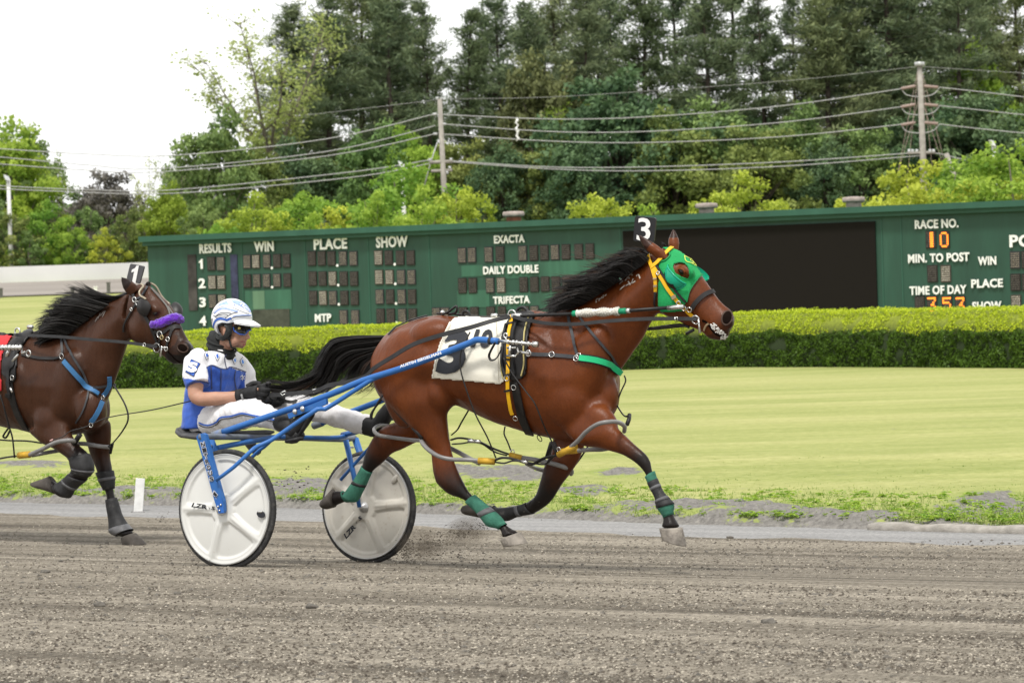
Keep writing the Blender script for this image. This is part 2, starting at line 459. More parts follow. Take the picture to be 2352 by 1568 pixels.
def mathn(t, op, a, b=None, c=None):
    n = N(t, 'ShaderNodeMath', operation=op)
    for s, v in enumerate((a, b, c)):
        if v is None: continue
        if hasattr(v, 'links'): t.links.new(v, n.inputs[s])
        else: n.inputs[s].default_value = v
    return n.outputs[0]
def m_lawn():
    m, t, b = nodes('lawn'); L = t.links
    v1 = stretchmap(t, .07, .42, 0.12); v2 = stretchmap(t, 9, 22, .0); v3 = stretchmap(t, .5, 2.2, 0.05)
    c = ramp(t, nz(t, v1, 1, 4, .6), [(.4, (.195,.23,.05)), (.48, (.275,.30,.085)), (.58, (.41,.385,.165))])
    c = mix(t, .55, c, ramp(t, nz(t, v3, 1, 6, .65), [(.3, (.17,.22,.045)), (.64, (.41,.40,.165))]))
    c = mix(t, .45, c, ramp(t, nz(t, v2, 1, 5, .7), [(.3, (.13,.165,.04)), (.7, (.50,.49,.22))]))
    c = mix(t, ramp(t, nz(t, stretchmap(t, .16, .8, .03), 1, 5, .65), [(.46, (0,0,0)), (.66, (.34,.34,.34))]), c, (.155,.205,.045))
    at = N(t, 'ShaderNodeAttribute', attribute_name='dirt')
    v4 = stretchmap(t, 1, 1, 0)
    nn = mathn(t, 'ADD', at.outputs['Fac'], mathn(t, 'MULTIPLY', mathn(t, 'SUBTRACT', nz(t, v4, 3.2, 8, .75), .5), 2.6))
    f = ramp(t, nn, [(.42, (0,0,0)), (.55, (1,1,1))])
    d = ramp(t, nz(t, v4, 22, 8, .75), [(.3, (.09,.085,.078)), (.55, (.20,.19,.175)), (.75, (.30,.28,.25))])
    near = ramp(t, at.outputs['Fac'], [(.0, (0,0,0)), (.25, (1,1,1))])
    c = mix(t, mix(t, .5, (0,0,0), near), c, (.20,.26,.06)); c = mix(t, f, c, d)
    L.new(c, b.inputs['Base Color']); b.inputs['Roughness'].default_value = .9; b.inputs['Specular IOR Level'].default_value = .1
    bp = N(t, 'ShaderNodeBump', i_Strength=.5, i_Distance=.03); L.new(nz(t, v4, 26, 6, .7), bp.inputs['Height']); L.new(bp.outputs[0], b.inputs['Normal'])
    return m
tag(link('ground', me, m_lawn()), kind='structure')
# swale: a slightly bare line across the lawn is part of the lawn's own colour
def m_track(name, dark, mid, lite, gsc=1.0, paved=False):
    m, t, b = nodes(name); L = t.links
    vs = stretchmap(t, .10, 3.4); vm = stretchmap(t, .9, 7.0); vg = stretchmap(t, 80*gsc, 15*gsc); vc = stretchmap(t, 10, 5); vb = stretchmap(t, .05, .35)
    g = nz(t, vg, 1, 5, .75)
    big = nz(t, vb, 1, 3, .5); st = nz(t, vs, 1, 5, .62); md = nz(t, vm, 1, 5, .65)
    s = mathn(t, 'ADD', mathn(t, 'MULTIPLY', st, .27), mathn(t, 'ADD', mathn(t, 'MULTIPLY', md, .15), mathn(t, 'ADD', mathn(t, 'MULTIPLY', g, .62), mathn(t, 'MULTIPLY', big, .12))))
    c = ramp(t, s, [(.47, dark), (.58, mid), (.68, lite)])
    if not paved:
        lg = ramp(t, nz(t, stretchmap(t, .045, 2.0), 1, 4, .6), [(.36, (.60,.59,.58)), (.52, (1,1,1)), (.66, (1.0,1.0,1.0))]); c = mix(t, 1.0, c, lg, 'MULTIPLY')
        ck = ramp(t, nz(t, vc, 1, 6, .72), [(.33, (1,1,1)), (.40, (0,0,0))])
        c = mix(t, mix(t, .75, (0,0,0), ck), c, (.055,.052,.046))
        vf = stretchmap(t, 75, 13); fl = ramp(t, nz(t, vf, 1, 2, .6), [(.66, (0,0,0)), (.72, (1,1,1))])
        c = mix(t, mix(t, .6, (0,0,0), fl), c, (.42,.40,.36))
    L.new(c, b.inputs['Base Color']); b.inputs['Roughness'].default_value = .95; b.inputs['Specular IOR Level'].default_value = .15
    bp = N(t, 'ShaderNodeBump', i_Strength=.75 if not paved else .3, i_Distance=.02)
    L.new(s, bp.inputs['Height']); L.new(bp.outputs[0], b.inputs['Normal']); return m
def strip(name, fa, fb, nn, dz, material, u0=-70, u1=60, step=.25, wob=0.0):
    us = np.concatenate([np.linspace(u0, -24, 40), np.arange(-23.8, 0, step), np.linspace(.2, u1, 40)])
    w = np.linspace(0, 1, nn)[:, None]; A, B = fa(us)[None], fb(us)[None]
    NNs = A*(1-w)+B*w; UUs = np.broadcast_to(us, NNs.shape).copy(); X, Y = un2xy(UUs, NNs)
    Zz = gzv(X, Y)+dz
    if wob:
        near = (UUs > -23.9) & (UUs < .1)
        Zz = Zz+np.where(near, wob*(vnoise(UUs*.25, NNs*2.2, 1.0)+.5*vnoise(UUs, NNs*5, 1.3, 5)), 0)
    r, c = NNs.shape; i = np.arange(r*c).reshape(r, c)
    f = np.stack([i[:-1, :-1], i[:-1, 1:], i[1:, 1:], i[1:, :-1]], -1).reshape(-1, 4)
    return tag(link(name, npmesh(name, np.stack([X, Y, Zz], -1).reshape(-1, 3), f), material), kind='structure')
MT = m_track('track_dirt', (.062,.053,.042), (.185,.163,.128), (.345,.308,.25))
def e1w(u): return e1(u)+.06*np.sin(u*3.1)+.05*np.sin(u*7.7+1)
strip('track', lambda u: np.full(np.shape(u), -34.0), e1w, 240, .012, MT, wob=.006)
MP = m_track('pavement_dust', (.14,.138,.135), (.215,.213,.21), (.30,.295,.285), 1.0, True)
strip('paved_edge', lambda u: e1(u)-.5, lambda u: e2(u)+.1, 6, .004, MP)
# concrete kerb along the inner edge at the right
mc = mat('kerb_concrete', (.30,.28,.25), .9, var=.25, nscale=14, bump=.5, bscale=90, dirt=((.2,.18,.15), .5, .6))
def kerb(px0, px1, label):
    us = [onground(px0, interp(px0, *zip(*_ex['B2']))).dot(TD), onground(min(px1, 2352), interp(px1, *zip(*_ex['B2']))).dot(TD)]
    if px1 > 2352: us[1] += 6
    rings = []
    for k, u in enumerate(np.linspace(us[0], us[1], 40)):
        n = float(e2(u)); j = .008*math.sin(k*2.3)
        q = []
        for dn, dz in ((-.02, -.03), (-.015, .030+j), (.0, .046+j), (.13, .048+j), (.15, .035), (.16, -.03)):
            x, y = un2xy(u, n+dn); q.append(Vector((x, y, gz(x, y)+dz)))
        rings.append(q)
    top('kerb', [loft(rings)], mc, label, 'kerb')
kerb(1995, 2900, 'low pale concrete kerb at the track edge, right end of the verge')
# loose clods and stones on the track: uncountable
def lumps(name, pts, sizes, material, kind='stuff'):
    vs, fs = [], []
    base = [(-1,0,0),(0,-1,0),(1,0,0),(0,1,0),(0,0,1),(0,0,-.6)]
    F = [(0,1,4),(1,2,4),(2,3,4),(3,0,4),(1,0,5),(2,1,5),(3,2,5),(0,3,5)]
    for p, s in zip(pts, sizes):
        n = len(vs); a = random.random()*6
        for q in base:
            k = s*(.6+.8*random.random()); x, y = q[0]*math.cos(a)-q[1]*math.sin(a), q[0]*math.sin(a)+q[1]*math.cos(a)
            vs.append((p[0]+x*k*1.3, p[1]+y*k, p[2]+q[2]*k*.7))
        fs += [(a_+n, b_+n, c_+n) for a_, b_, c_ in F]
    o = link(name, meshdata(name, [(vs, fs)]), material, None, False); return tag(o, kind=kind)
clod = mat('clod', (.12,.11,.095), .95, var=.4, nscale=30)
pts, sz = [], []
for k in range(3600):
    px = random.uniform(-150, 2500); py = 1240+330*random.random()**1.3; p = onground(px, py) if k < 0 else None
    d = ray(px, py); t_ = 18.0
    for _ in range(5):
        q = CAMP+d*t_; t_ = (CAMZ-gz(q.x, q.y)-.012)/(-d.z)
    q = CAMP+d*t_; pts.append((q.x, q.y, q.z)); sz.append(.0035+.012*random.random()**5)
lumps('loose_gravel', pts, sz, clod)
for a, b, s in ((1453//1.02,1297,.03),):
    pass
def grit(name, n, s0, s1, m_, seed, pw=2.0):
    r = np.random.default_rng(seed); px = r.uniform(-60, 2420, n); py = 1205+375*r.random(n)**.85
    D_ = np.array(_F)[None]+np.array(_R)[None]*((px-CX)/FPX)[:, None]-np.array(_U)[None]*((py-CY)/FPX)[:, None]; t_ = np.full(n, 18.0)
    for _ in range(6):
        q = D_*t_[:, None]; nn = q[:, 0]*ND.x+q[:, 1]*ND.y-N0; t_ = (CAMZ-np.interp(nn, _PN, _PZ)-.014)/(-D_[:, 2])
    q = D_*t_[:, None]; q[:, 2] += CAMZ; uu = q[:, 0]*TD.x+q[:, 1]*TD.y; nn = q[:, 0]*ND.x+q[:, 1]*ND.y-N0; q = q[nn < e1(uu)-.05+r.normal(0, .08, len(nn))]; n = len(q)
    sz_ = s0+(s1-s0)*r.random(n)**pw; a = r.uniform(0, 6.28, n); base = np.array([(-1,0,0),(0,-1,0),(1,0,0),(0,1,0),(.1,.1,.9)]); V = np.empty((n, 5, 3))
    for k, (bx, by, bz) in enumerate(base):
        j = sz_*r.uniform(.6, 1.35, n); V[:, k, 0] = q[:, 0]+(bx*np.cos(a)-by*np.sin(a))*j*1.25; V[:, k, 1] = q[:, 1]+(bx*np.sin(a)+by*np.cos(a))*j; V[:, k, 2] = q[:, 2]+bz*j*.9-.001
    F = (np.array([(0,1,4),(1,2,4),(2,3,4),(3,0,4)])[None]+(np.arange(n)*5)[:, None, None]).reshape(-1, 3)
    tag(link(name, npmesh(name, V.reshape(-1, 3), F), m_, None, False), kind='stuff')
grit('track_grit', 26000, .0025, .008, mat('grit_dark', (.068,.056,.043), .95, var=.5, nscale=40), 41); grit('track_grit', 15000, .0022, .0062, mat('grit_pale', (.36,.325,.265), .95, var=.35, nscale=40), 42)
# verge grass and weeds: blades nobody could count
def blades(name, n, urange, nf, hmin, hmax, material, keep=None, w=.006, clump=None):
    u = rng.uniform(*urange, n); nn = nf(u, rng.random(n)); 
    X, Y = un2xy(u, nn); Zz = np.interp(nn, _PN, _PZ)
    d = dirtmask(X, Y, Zz, nn, u); ok = (d+rng.normal(0, .22, n)) < .5
    if keep is not None: ok &= keep(u, nn)
    X, Y, u, nn, d = X[ok], Y[ok], u[ok], nn[ok], d[ok]; k = len(X)
    Zz = gzv(X, Y)+.075*ss(nn-e2(u), 0, .3)-.01
    h = (hmin+(hmax-hmin)*rng.random(k)**2)*np.clip(1.15-(nn-e2(u))/3.5, .22, 1); a = rng.uniform(0, 6.28, k); le = rng.normal(0, .5, (k, 2))*h[:, None]
    v = np.empty((k, 3, 3)); c, s = np.cos(a)*w, np.sin(a)*w
    v[:, 0] = np.stack([X-c, Y-s, Zz], -1); v[:, 1] = np.stack([X+c, Y+s, Zz], -1); v[:, 2] = np.stack([X+le[:, 0], Y+le[:, 1], Zz+h], -1)
    t = np.repeat(rng.random(k), 3)
    o = link(name, npmesh(name, v.reshape(-1, 3), np.arange(3*k).reshape(-1, 3), t), material, None, False); return tag(o, kind='stuff')
mg = leafmat('grass_blade', (.20,.27,.055), (.46,.48,.17), .4)
blades('verge_grass', 75000, (-22.5, -4), lambda u, r: e2(u)+.15+7.5*r**2.0, .015, .075, mg)
mw = leafmat('weed_leaf', (.12,.26,.025), (.32,.46,.06), .35)
wv = []
for k in range(1500):
    u = random.uniform(-22.5, -4); n = float(e2(u))+.16+random.random()**1.5*2.0; x, y = un2xy(u, n)
    wv.append((x, y, gz(x, y)+.06, random.uniform(.02, .085)))
V, T = [], []
for x, y, z, rad in wv:
    for j in range(16):
        a = random.random()*6.28; q = rad*math.sqrt(random.random()); cx, cy, cz = x+q*math.cos(a), y+q*math.sin(a), z+random.random()*rad*.6
        l = random.uniform(.012, .028); b_ = random.random()*6.28; dx, dy = math.cos(b_)*l, math.sin(b_)*l
        V += [(cx-dx, cy-dy, cz), (cx-dy*.5, cy+dx*.5, cz+l*.4), (cx+dx, cy+dy, cz+l*.2), (cx+dy*.5, cy-dx*.5, cz+l*.5)]; T += [random.random()]*4
tag(link('verge_weeds', npmesh('verge_weeds', V, np.arange(len(V)).reshape(-1, 4), T), mw, None, False), kind='stuff')
# ================================================================== HEDGE
hb = [onground(a, b) for a, b in ((205,904),(520,897),(800,886),(1480,858),(1800,853),(2352,857),(2760,866))]
hp = [Vector(p) for p in catmull(hb, 14)]
HH, HW = 1.06, .62
def hsec(i):
    d = (hp[min(i+1, len(hp)-1)]-hp[max(i-1, 0)]); d.z = 0; d.normalize(); n = Vector((d.y, -d.x, 0)); 
    if n.y > 0: n = -n
    return d, n                                # n points to the viewer's side
rings = []
for i, p in enumerate(hp):
    d, n = hsec(i); q = []
    e = .6 if i in (0, len(hp)-1) else 1
    for sx, sz in ((1,0),(1.02,.3),(1.0,.60),(.84,.77),(.62,.88),(.28,.95),(-.28,.95),(-.62,.88),(-.95,.68),(-1,.3),(-1,0)):
        q.append(p-n*HW+n*(HW*sx*.93*e)+Vector((0, 0, HH*sz*1.03-.02)))
    rings.append(q)
hedge = thing('hedge', hp[len(hp)//2], 'long clipped hedge with yellow new growth on top, in front of the tote board', 'hedge')
cme = meshdata('core', [loft(rings)]); cz = verts_of(cme)
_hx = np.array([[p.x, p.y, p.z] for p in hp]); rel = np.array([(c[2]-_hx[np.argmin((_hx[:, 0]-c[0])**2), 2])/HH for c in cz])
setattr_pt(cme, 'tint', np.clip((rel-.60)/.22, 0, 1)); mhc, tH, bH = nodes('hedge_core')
_a = N(tH, 'ShaderNodeAttribute', attribute_name='tint'); _tc = N(tH, 'ShaderNodeTexCoord')
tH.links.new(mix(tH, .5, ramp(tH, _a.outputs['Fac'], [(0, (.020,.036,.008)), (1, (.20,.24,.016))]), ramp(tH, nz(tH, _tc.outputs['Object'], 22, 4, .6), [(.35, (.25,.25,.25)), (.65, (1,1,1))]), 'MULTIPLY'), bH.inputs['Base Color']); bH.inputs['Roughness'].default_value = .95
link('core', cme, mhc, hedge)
cum = [0]
for a, b in zip(hp, hp[1:]): cum.append(cum[-1]+(b-a).length)
V, T = [], []
def leafquad(c, l, tint, V, T, wd=.55):
    a = Vector((random.gauss(0, 1), random.gauss(0, 1), random.gauss(0, 1))).normalized(); b = a.orthogonal().normalized()
    b = (b*math.cos(random.random()*6)+a.cross(b)*math.sin(random.random()*6)).normalized()
    a = a*l; b = b*(l*wd); V += [tuple(c-a), tuple(c+b), tuple(c+a), tuple(c-b)]; T += [tint]*4
for k in range(100000):
    s = random.random()*cum[-1]; i = min(max(int(np.searchsorted(cum, s))-1, 0), len(hp)-2); f = (s-cum[i])/(cum[i+1]-cum[i])
    p = hp[i].lerp(hp[i+1], f); d, n = hsec(i)
    lump = .05*MN.noise(Vector((s*1.6, 0, 0)))+.04*MN.noise(Vector((s*4.7, 3, 0)))
    if random.random() < .78:                  # front face
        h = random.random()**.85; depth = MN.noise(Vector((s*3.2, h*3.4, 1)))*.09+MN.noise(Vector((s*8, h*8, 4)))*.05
        c = p-n*HW+n*(HW*(1.0 if h < .6 else 1.0-(h-.6)**1.2*1.75)+depth)+Vector((0, 0, h*(HH+lump)))
    else:
        w = random.uniform(-.62, .62); h = 1.0; r_ = max(0, abs(w)-.55)
        c = p-n*HW+n*(HW*w)+Vector((0, 0, HH+lump-.20*r_*r_*1.5+.03*MN.noise(Vector((s*6, w*4, 7)))+random.uniform(-.03, .02)))
        depth = .1
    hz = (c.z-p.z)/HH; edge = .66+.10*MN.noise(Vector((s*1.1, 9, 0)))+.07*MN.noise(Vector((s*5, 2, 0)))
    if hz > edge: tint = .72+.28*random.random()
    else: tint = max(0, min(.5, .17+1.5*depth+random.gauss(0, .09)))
    leafquad(c, random.uniform(.012, .024) if tint > .7 else random.uniform(.015, .032), tint, V, T)
me = npmesh('foliage', V, np.arange(len(V)).reshape(-1, 4), T)
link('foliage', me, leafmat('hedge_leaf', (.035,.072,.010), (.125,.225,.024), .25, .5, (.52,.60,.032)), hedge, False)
# ================================================================== TOTE BOARD
b0 = P3(340, 600, 75); b1 = P3(2352, 600, 66.3)
BX = (b1-b0); BX.z = 0; BX.normalize(); BN = Vector((BX.y, -BX.x, 0))
if BN.y > 0: BN = -BN
def onB(px, py, eps=0.0):
    d = ray(px, py); o = b0+BN*eps; k = (o-CAMP).dot(BN)/d.dot(BN); return CAMP+d*k
def bfr(s, e, z): return Vector((b0.x, b0.y, 0))+BX*s+BN*e+Vector((0, 0, z))
def sz(px, py):
    p = onB(px, py); return (p-b0).dot(BX), p.z
zt = sz(340, 543)[1]; Lb = sz(2352, 700)[0]+3.2; zg = -.135
board = thing('tote_board', bfr(Lb/2, 0, zg), 'long dark green tote board with white lettering behind the hedge', 'scoreboard')
def boardmat(name, c, st=.35):
    m, t, b = nodes(name); L = t.links
    tc = N(t, 'ShaderNodeTexCoord'); mp = N(t, 'ShaderNodeMapping'); mp.inputs['Scale'].default_value = (2.6, 2.6, .35); L.new(tc.outputs['Object'], mp.inputs[0])
    n1 = nz(t, mp.outputs[0], 1, 6, .65); n2 = nz(t, tc.outputs['Object'], .5, 3)
    cc = ramp(t, n1, [(.3, tuple(q*(1-st) for q in c)), (.55, c), (.78, tuple(q*(1+st)+.01 for q in c))])
    cc = mix(t, .25, cc, ramp(t, n2, [(.3, tuple(q*.7 for q in c)), (.7, tuple(q*1.35 for q in c))]))
    L.new(cc, b.inputs['Base Color']); b.inputs['Roughness'].default_value = .55; return m
mB = boardmat('board_green', (.013,.062,.038)); mB2 = boardmat('cornice_green', (.017,.082,.052), .2); mB3 = boardmat('patch_green', (.028,.110,.066), .5); mB4 = boardmat('pale_patch', (.10,.19,.115), .3)
obj('wall', [box(0, -1.3, zg-.3, Lb, 0, zt-.12, bfr)], mB, board, False)
obj('cornice', [box(-.1, -1.35, zt-.13, Lb+.1, .24, zt, bfr), box(-.06, -.1, zt-.222, Lb, .13, zt-.132, bfr)], mB2, board, False)
# wooden panel joints
gs = []
for px, py in ((560,700),(705,700),(850,700),(990,700),(1430,700),(2030,700),(2075,700)):
    s, _ = sz(px, py); gs.append(box(s-.012, 0, zg, s+.012, .012, zt-.23, bfr))
for g_ in gs: obj('batten', [g_], mB2, board, False)
white = mat('sign_white', (.80,.80,.78), .6, var=.06, nscale=3)
def btext(s, x0, x1, cy, h, bold=.03, m=white):
    cxp = (x0+x1)/2; base = sz(cxp, cy+h/2); topz = sz(cxp, cy-h/2)[1]; sa = sz(x0, cy)[0]; sb = sz(x1, cy)[0]
    g = text_quad(s, bfr(sa, .03, base[1]), BX*(sb-sa), Vector((0, 0, topz-base[1])), bold, 0, .025, BN)
    obj('lettering', [g], m, board, False)
A = lambda x, y: ((315.8+x/3.5617), (488.1+y/3.5617))
for s, x0, x1, cy, h in (('RESULTS',460.4,533.4,570,22),('WIN',586,630.8,565.9,24),('PLACE',723,799.3,559.7,26),('SHOW',866,938.5,555,26),
        ('1',459.5,468,606,22.5),('2',458.4,474,650.4,22.5),('3',460.4,475,694,22.5),('4',460.4,476,736.6,22.5),('MTP',725.7,762.8,729.6,18.5),
        ('EXACTA',1136.8,1206.8,549,18.5),('DAILY DOUBLE',1112,1238.6,619,18.5),('TRIFECTA',1134.8,1218.6,688.4,17.6),
        ('RACE NO.',2102.8,2202.8,514,20.5),('MIN. TO POST',2087.4,2228,591.8,20.5),('TIME OF DAY',2090.7,2221.5,665.8,20.5),
        ('WIN',2247.8,2289.6,598.8,20),('PLACE',2232.4,2305,650.4,20),('SHOW',2234.6,2301.6,702,20),('POOL',2320,2432,552,29)):
    btext(s, x0, x1, cy, h, -.01 if s == '1' else .03)
# lamp panels
mcell = [mat('panel_a', (.022,.016,.014), .5, var=.3), mat('panel_b', (.032,.029,.033), .5, var=.3), mat('panel_c', (.055,.044,.035), .5, var=.3)]
mbulb = [mat('bulb_dim', (.10,.09,.08), .3, var=.85, nscale=55), mat('bulb_mid', (.25,.215,.17), .3, var=.8, nscale=55), mat('bulb_lit', (.46,.42,.36), .25, var=.8, nscale=55)]
bulbE = emit('bulb_orange', (1.0, .24, .02), 1.3)
PAT = {'1': '00110|00110|00110|00110|00110|00110|00110', '0': '01110|10001|10001|10001|10001|10001|01110', '3': '11111|00001|00010|00110|00001|10001|01110', '5': '11111|10000|11110|00001|00001|10001|01110'}
def cell(cx, cy, w, h, style=None, digit=None):
    s, z = sz(cx, cy); s1 = sz(cx+w/2, cy)[0]; hw = s1-s; hh = abs(sz(cx, cy-h/2)[1]-z)
    k = random.choice((0, 0, 0, 1, 1, 2)) if style is None else style
    o = obj('lamp_panel', [box(s-hw, 0, z-hh, s+hw, .03, z+hh, bfr)], mcell[k], board, False)
    g, ge = [], []
    for r_ in range(7):
        for c_ in range(5):
            x = s+hw*.8*(c_-2)/2.4; y = z+hh*.84*(3-r_)/3.3; q = min(hw*.13, .017)
            on = digit and PAT[digit].split('|')[r_][c_] == '1'
            if on: q *= 1.45
            pts_ = [bfr(x+q*math.cos(a*math.pi/3), .042, y+q*math.sin(a*math.pi/3)*1.1) for a in range(6)]
            (ge if on else g).append((pts_, [tuple(range(6))]))
    obj('bulb_grid', g, mbulb[k], o, False)
    if ge: obj('lit_digit', ge, bulbE, o, False)
for row, y in zip(((608,685),(615,690),(620,695)), (418,570,725)):
    for x in row: cell(*A(x, y), 18.5, 32)
for y, xs in ((402,(900,973,1062,1145,1222)),(560,(902,980,1060,1145,1230))):
    for i, x in enumerate(xs): cell(*A(x, y-i*2), 17.5, 31.5)
for y, xs in ((375,(1430,1510,1590,1685,1770)),(540,(1438,1518,1600,1690,1775)),(698,(1442,1522,1603,1696,1780)),(855,(1690,1785))):
    for x in xs: cell(*A(x, y), 18.5, 33.5)
for y, xs in ((370,(1975,2058,2152,2238)),(528,(1980,2065,2160,2245)),(688,(1985,2070,2165,2250)),(845,(1992,2075,2170,2255))):
    for x in xs: cell(*A(x, y), 18.8, 34)
B_ = lambda x, y: (918.75+x/4.096, 459.4+y/4.096)
for xs, f in (((587,680,838,945,1158,1262,1362,1462,1565,1685,1790), lambda x: 520-(x-587)*.033), ((592,688,852,955,1167,1268,1370,1470,1570,1680), lambda x: 806-(x-592)*.02), ((345,430,600,705,858,963,1180,1270), lambda x: 1082-(x-345)*.018)):
    for x in xs: cell(*B_(x, f(x)), 19.3, 35.5)
C_ = lambda x, y: (1952.3+x/4.5514, 430.7+y/4.5514)
for x, y, d in ((850,545,'1'),(990,545,'0'),(865,900,None),(1005,900,None),(735,1222,None),(860,1225,'3'),(1018,1225,'5'),(1157,1225,'3'),(1730,757,None),(1735,990,None),(1740,1210,None),(1850,755,None),(1855,988,None)):
    cell(*C_(x, y), 23.5, 39.5, 0 if d else None, d)
def bpanel(name, x0, y0, x1, y1, m, e=.02, label=None):
    s0, z0 = sz(x0, y0); s1, z1 = sz(x1, y1); o = obj(name, [box(s0, 0, min(z0, z1), s1, e, max(z0, z1), bfr)], m, board, False)
    if label: o['label'] = label
    return o
mscr, tS, bS = nodes('led_screen')
_v = N(tS, 'ShaderNodeTexCoord'); _w = N(tS, 'ShaderNodeTexWave', i_Scale=18); _w.bands_direction = 'Z'; tS.links.new(_v.outputs['Object'], _w.inputs[0])
tS.links.new(ramp(tS, _w.outputs['Fac'], [(0, (.008,.007,.006)), (1, (.017,.014,.012))]), bS.inputs['Base Color']); bS.inputs['Roughness'].default_value = .8; bS.inputs['Specular IOR Level'].default_value = .08
bpanel('video_screen', 1432, 531, 2018, 745, mscr, .05)
bpanel('slot_panel', *A(410, 345), *A(495, 800), mat('strip_dark', (.05,.045,.043), .7, var=.6, nscale=3), .02)
bpanel('slot_panel', *A(760, 345), *A(835, 860), mat('strip_navy', (.035,.037,.075), .7, var=.6, nscale=5), .02)
bpanel('blank_panel', *A(880, 640), *A(1265, 790), mB3, .014); bpanel('blank_panel', *A(945, 642), *A(1045, 788), mB4, .02); bpanel('blank_panel', *A(945, 795), *A(1250, 950), mat('weathered_board', (.055,.06,.045), .8, var=.35, nscale=6), .02)
for x0, y0, x1, y1 in ((1125,580,1430,1e3),):
    for (xa, ya, xb, yb) in ((1140,604,1400,632),(1050,668,1125,705),(1140,672,1380,705),(1060,610,1110,634)): bpanel('blank_panel', xa, ya, xb, yb, mB3, .012)
gs = []
for x, y in ((1102,453),(1105,610),(1638,433),(1645,593),(1650,750),(2107,423),(2112,583),(2118,743),(2122,900)):
    s, z = sz(*A(x, y)); q = .032
    gs.append(([bfr(s+q*math.cos(a*math.pi/4), .02, z+q*math.sin(a*math.pi/4)) for a in range(8)], [tuple(range(8))]))
obj('decimal_point', gs, white, board, False)
mv = mat('vent_concrete', (.33,.28,.25), .9, var=.25, nscale=9); mvr = mat('vent_rust', (.22,.085,.05), .9, var=.3)
for px, py, m_ in ((1145,497,mvr),(1592,482,mv),(1933,467,mv)):
    s, z = sz(px, py); z = zt
    c = bfr(s, -.8, z)
    w_ = .25
    rg = [ring(c+Vector((0, 0, h)), Vector((r_, 0, 0)), Vector((0, r_, 0)), 20) for r_, h in ((.17,-.1),(.165,.10),(.17,.12))]
    o = obj('roof_vent', [loft(rg)], m_, board)
    rg = [ring(c+Vector((0, 0, h)), Vector((r_, 0, 0)), Vector((0, r_, 0)), 20) for r_, h in ((.15,.11),(.23,.125),(.245,.15),(.245,.205),(.22,.23),(.1,.24))]
    obj('vent_cap', [loft(rg)], mv, o)
# ================================================================== FAR SIDE OF THE OVAL
xs = np.linspace(-90, 90, 60); ys = np.linspace(141, 164.6, 12); XX, YY = np.meshgrid(xs, ys); ZZ = gzv(XX, YY)+.13
i = np.arange(XX.size).reshape(XX.shape); f = np.stack([i[:-1,:-1], i[:-1,1:], i[1:,1:], i[1:,:-1]], -1).reshape(-1, 4)
mf, tF, bF = nodes('far_dirt'); _v = N(tF, 'ShaderNodeTexCoord'); _m = N(tF, 'ShaderNodeMapping'); _m.inputs['Scale'].default_value = (.02, .22, 1); tF.links.new(_v.outputs['Object'], _m.inputs[0])
tF.links.new(ramp(tF, nz(tF, _m.outputs[0], 1, 4, .6), [(.3, (.15,.13,.11)), (.5, (.23,.205,.18)), (.7, (.31,.28,.25))]), bF.inputs['Base Color']); bF.inputs['Roughness'].default_value = .95
tag(link('far_track', npmesh('far_track', np.stack([XX, YY, ZZ], -1).reshape(-1, 3), f), mf), kind='structure')
zw = gz(0, 165)
top('barrier_wall', [box(-90, 165, zw-.4, 90, 165.3, zw+.93)], mat('barrier_white', (.60,.60,.585), .8, var=.08, nscale=.4), 'long white barrier wall across the far side of the oval', 'wall', None, False)
gpo = mat('far_post', (.10,.10,.09), .8)
for px, py, h, m_, lab in ((1645,780,.55,gpo,'short dark post at the far track edge, just left of the number 1 plate'),(15,845,.45,gpo,'short dark post at the far track edge, at the left border'),(1100,810,.4,gpo,'small dark post at the far track edge behind the blowing mane'),(1450,815,.38,white,'small white marker on the far track edge left of the number 1 plate')):
    p = P3(px/3.79/1.7415, (950+py/3.79)/1.7415, 140.5); z = gz(p.x, p.y)
    top('track_post', [box(p.x-.07, p.y-.07, z-.1, p.x+.07, p.y+.07, z+h), box(p.x-.09, p.y-.09, z+h+.003, p.x+.09, p.y+.09, z+h+.05)], m_, lab, 'post', None, False)
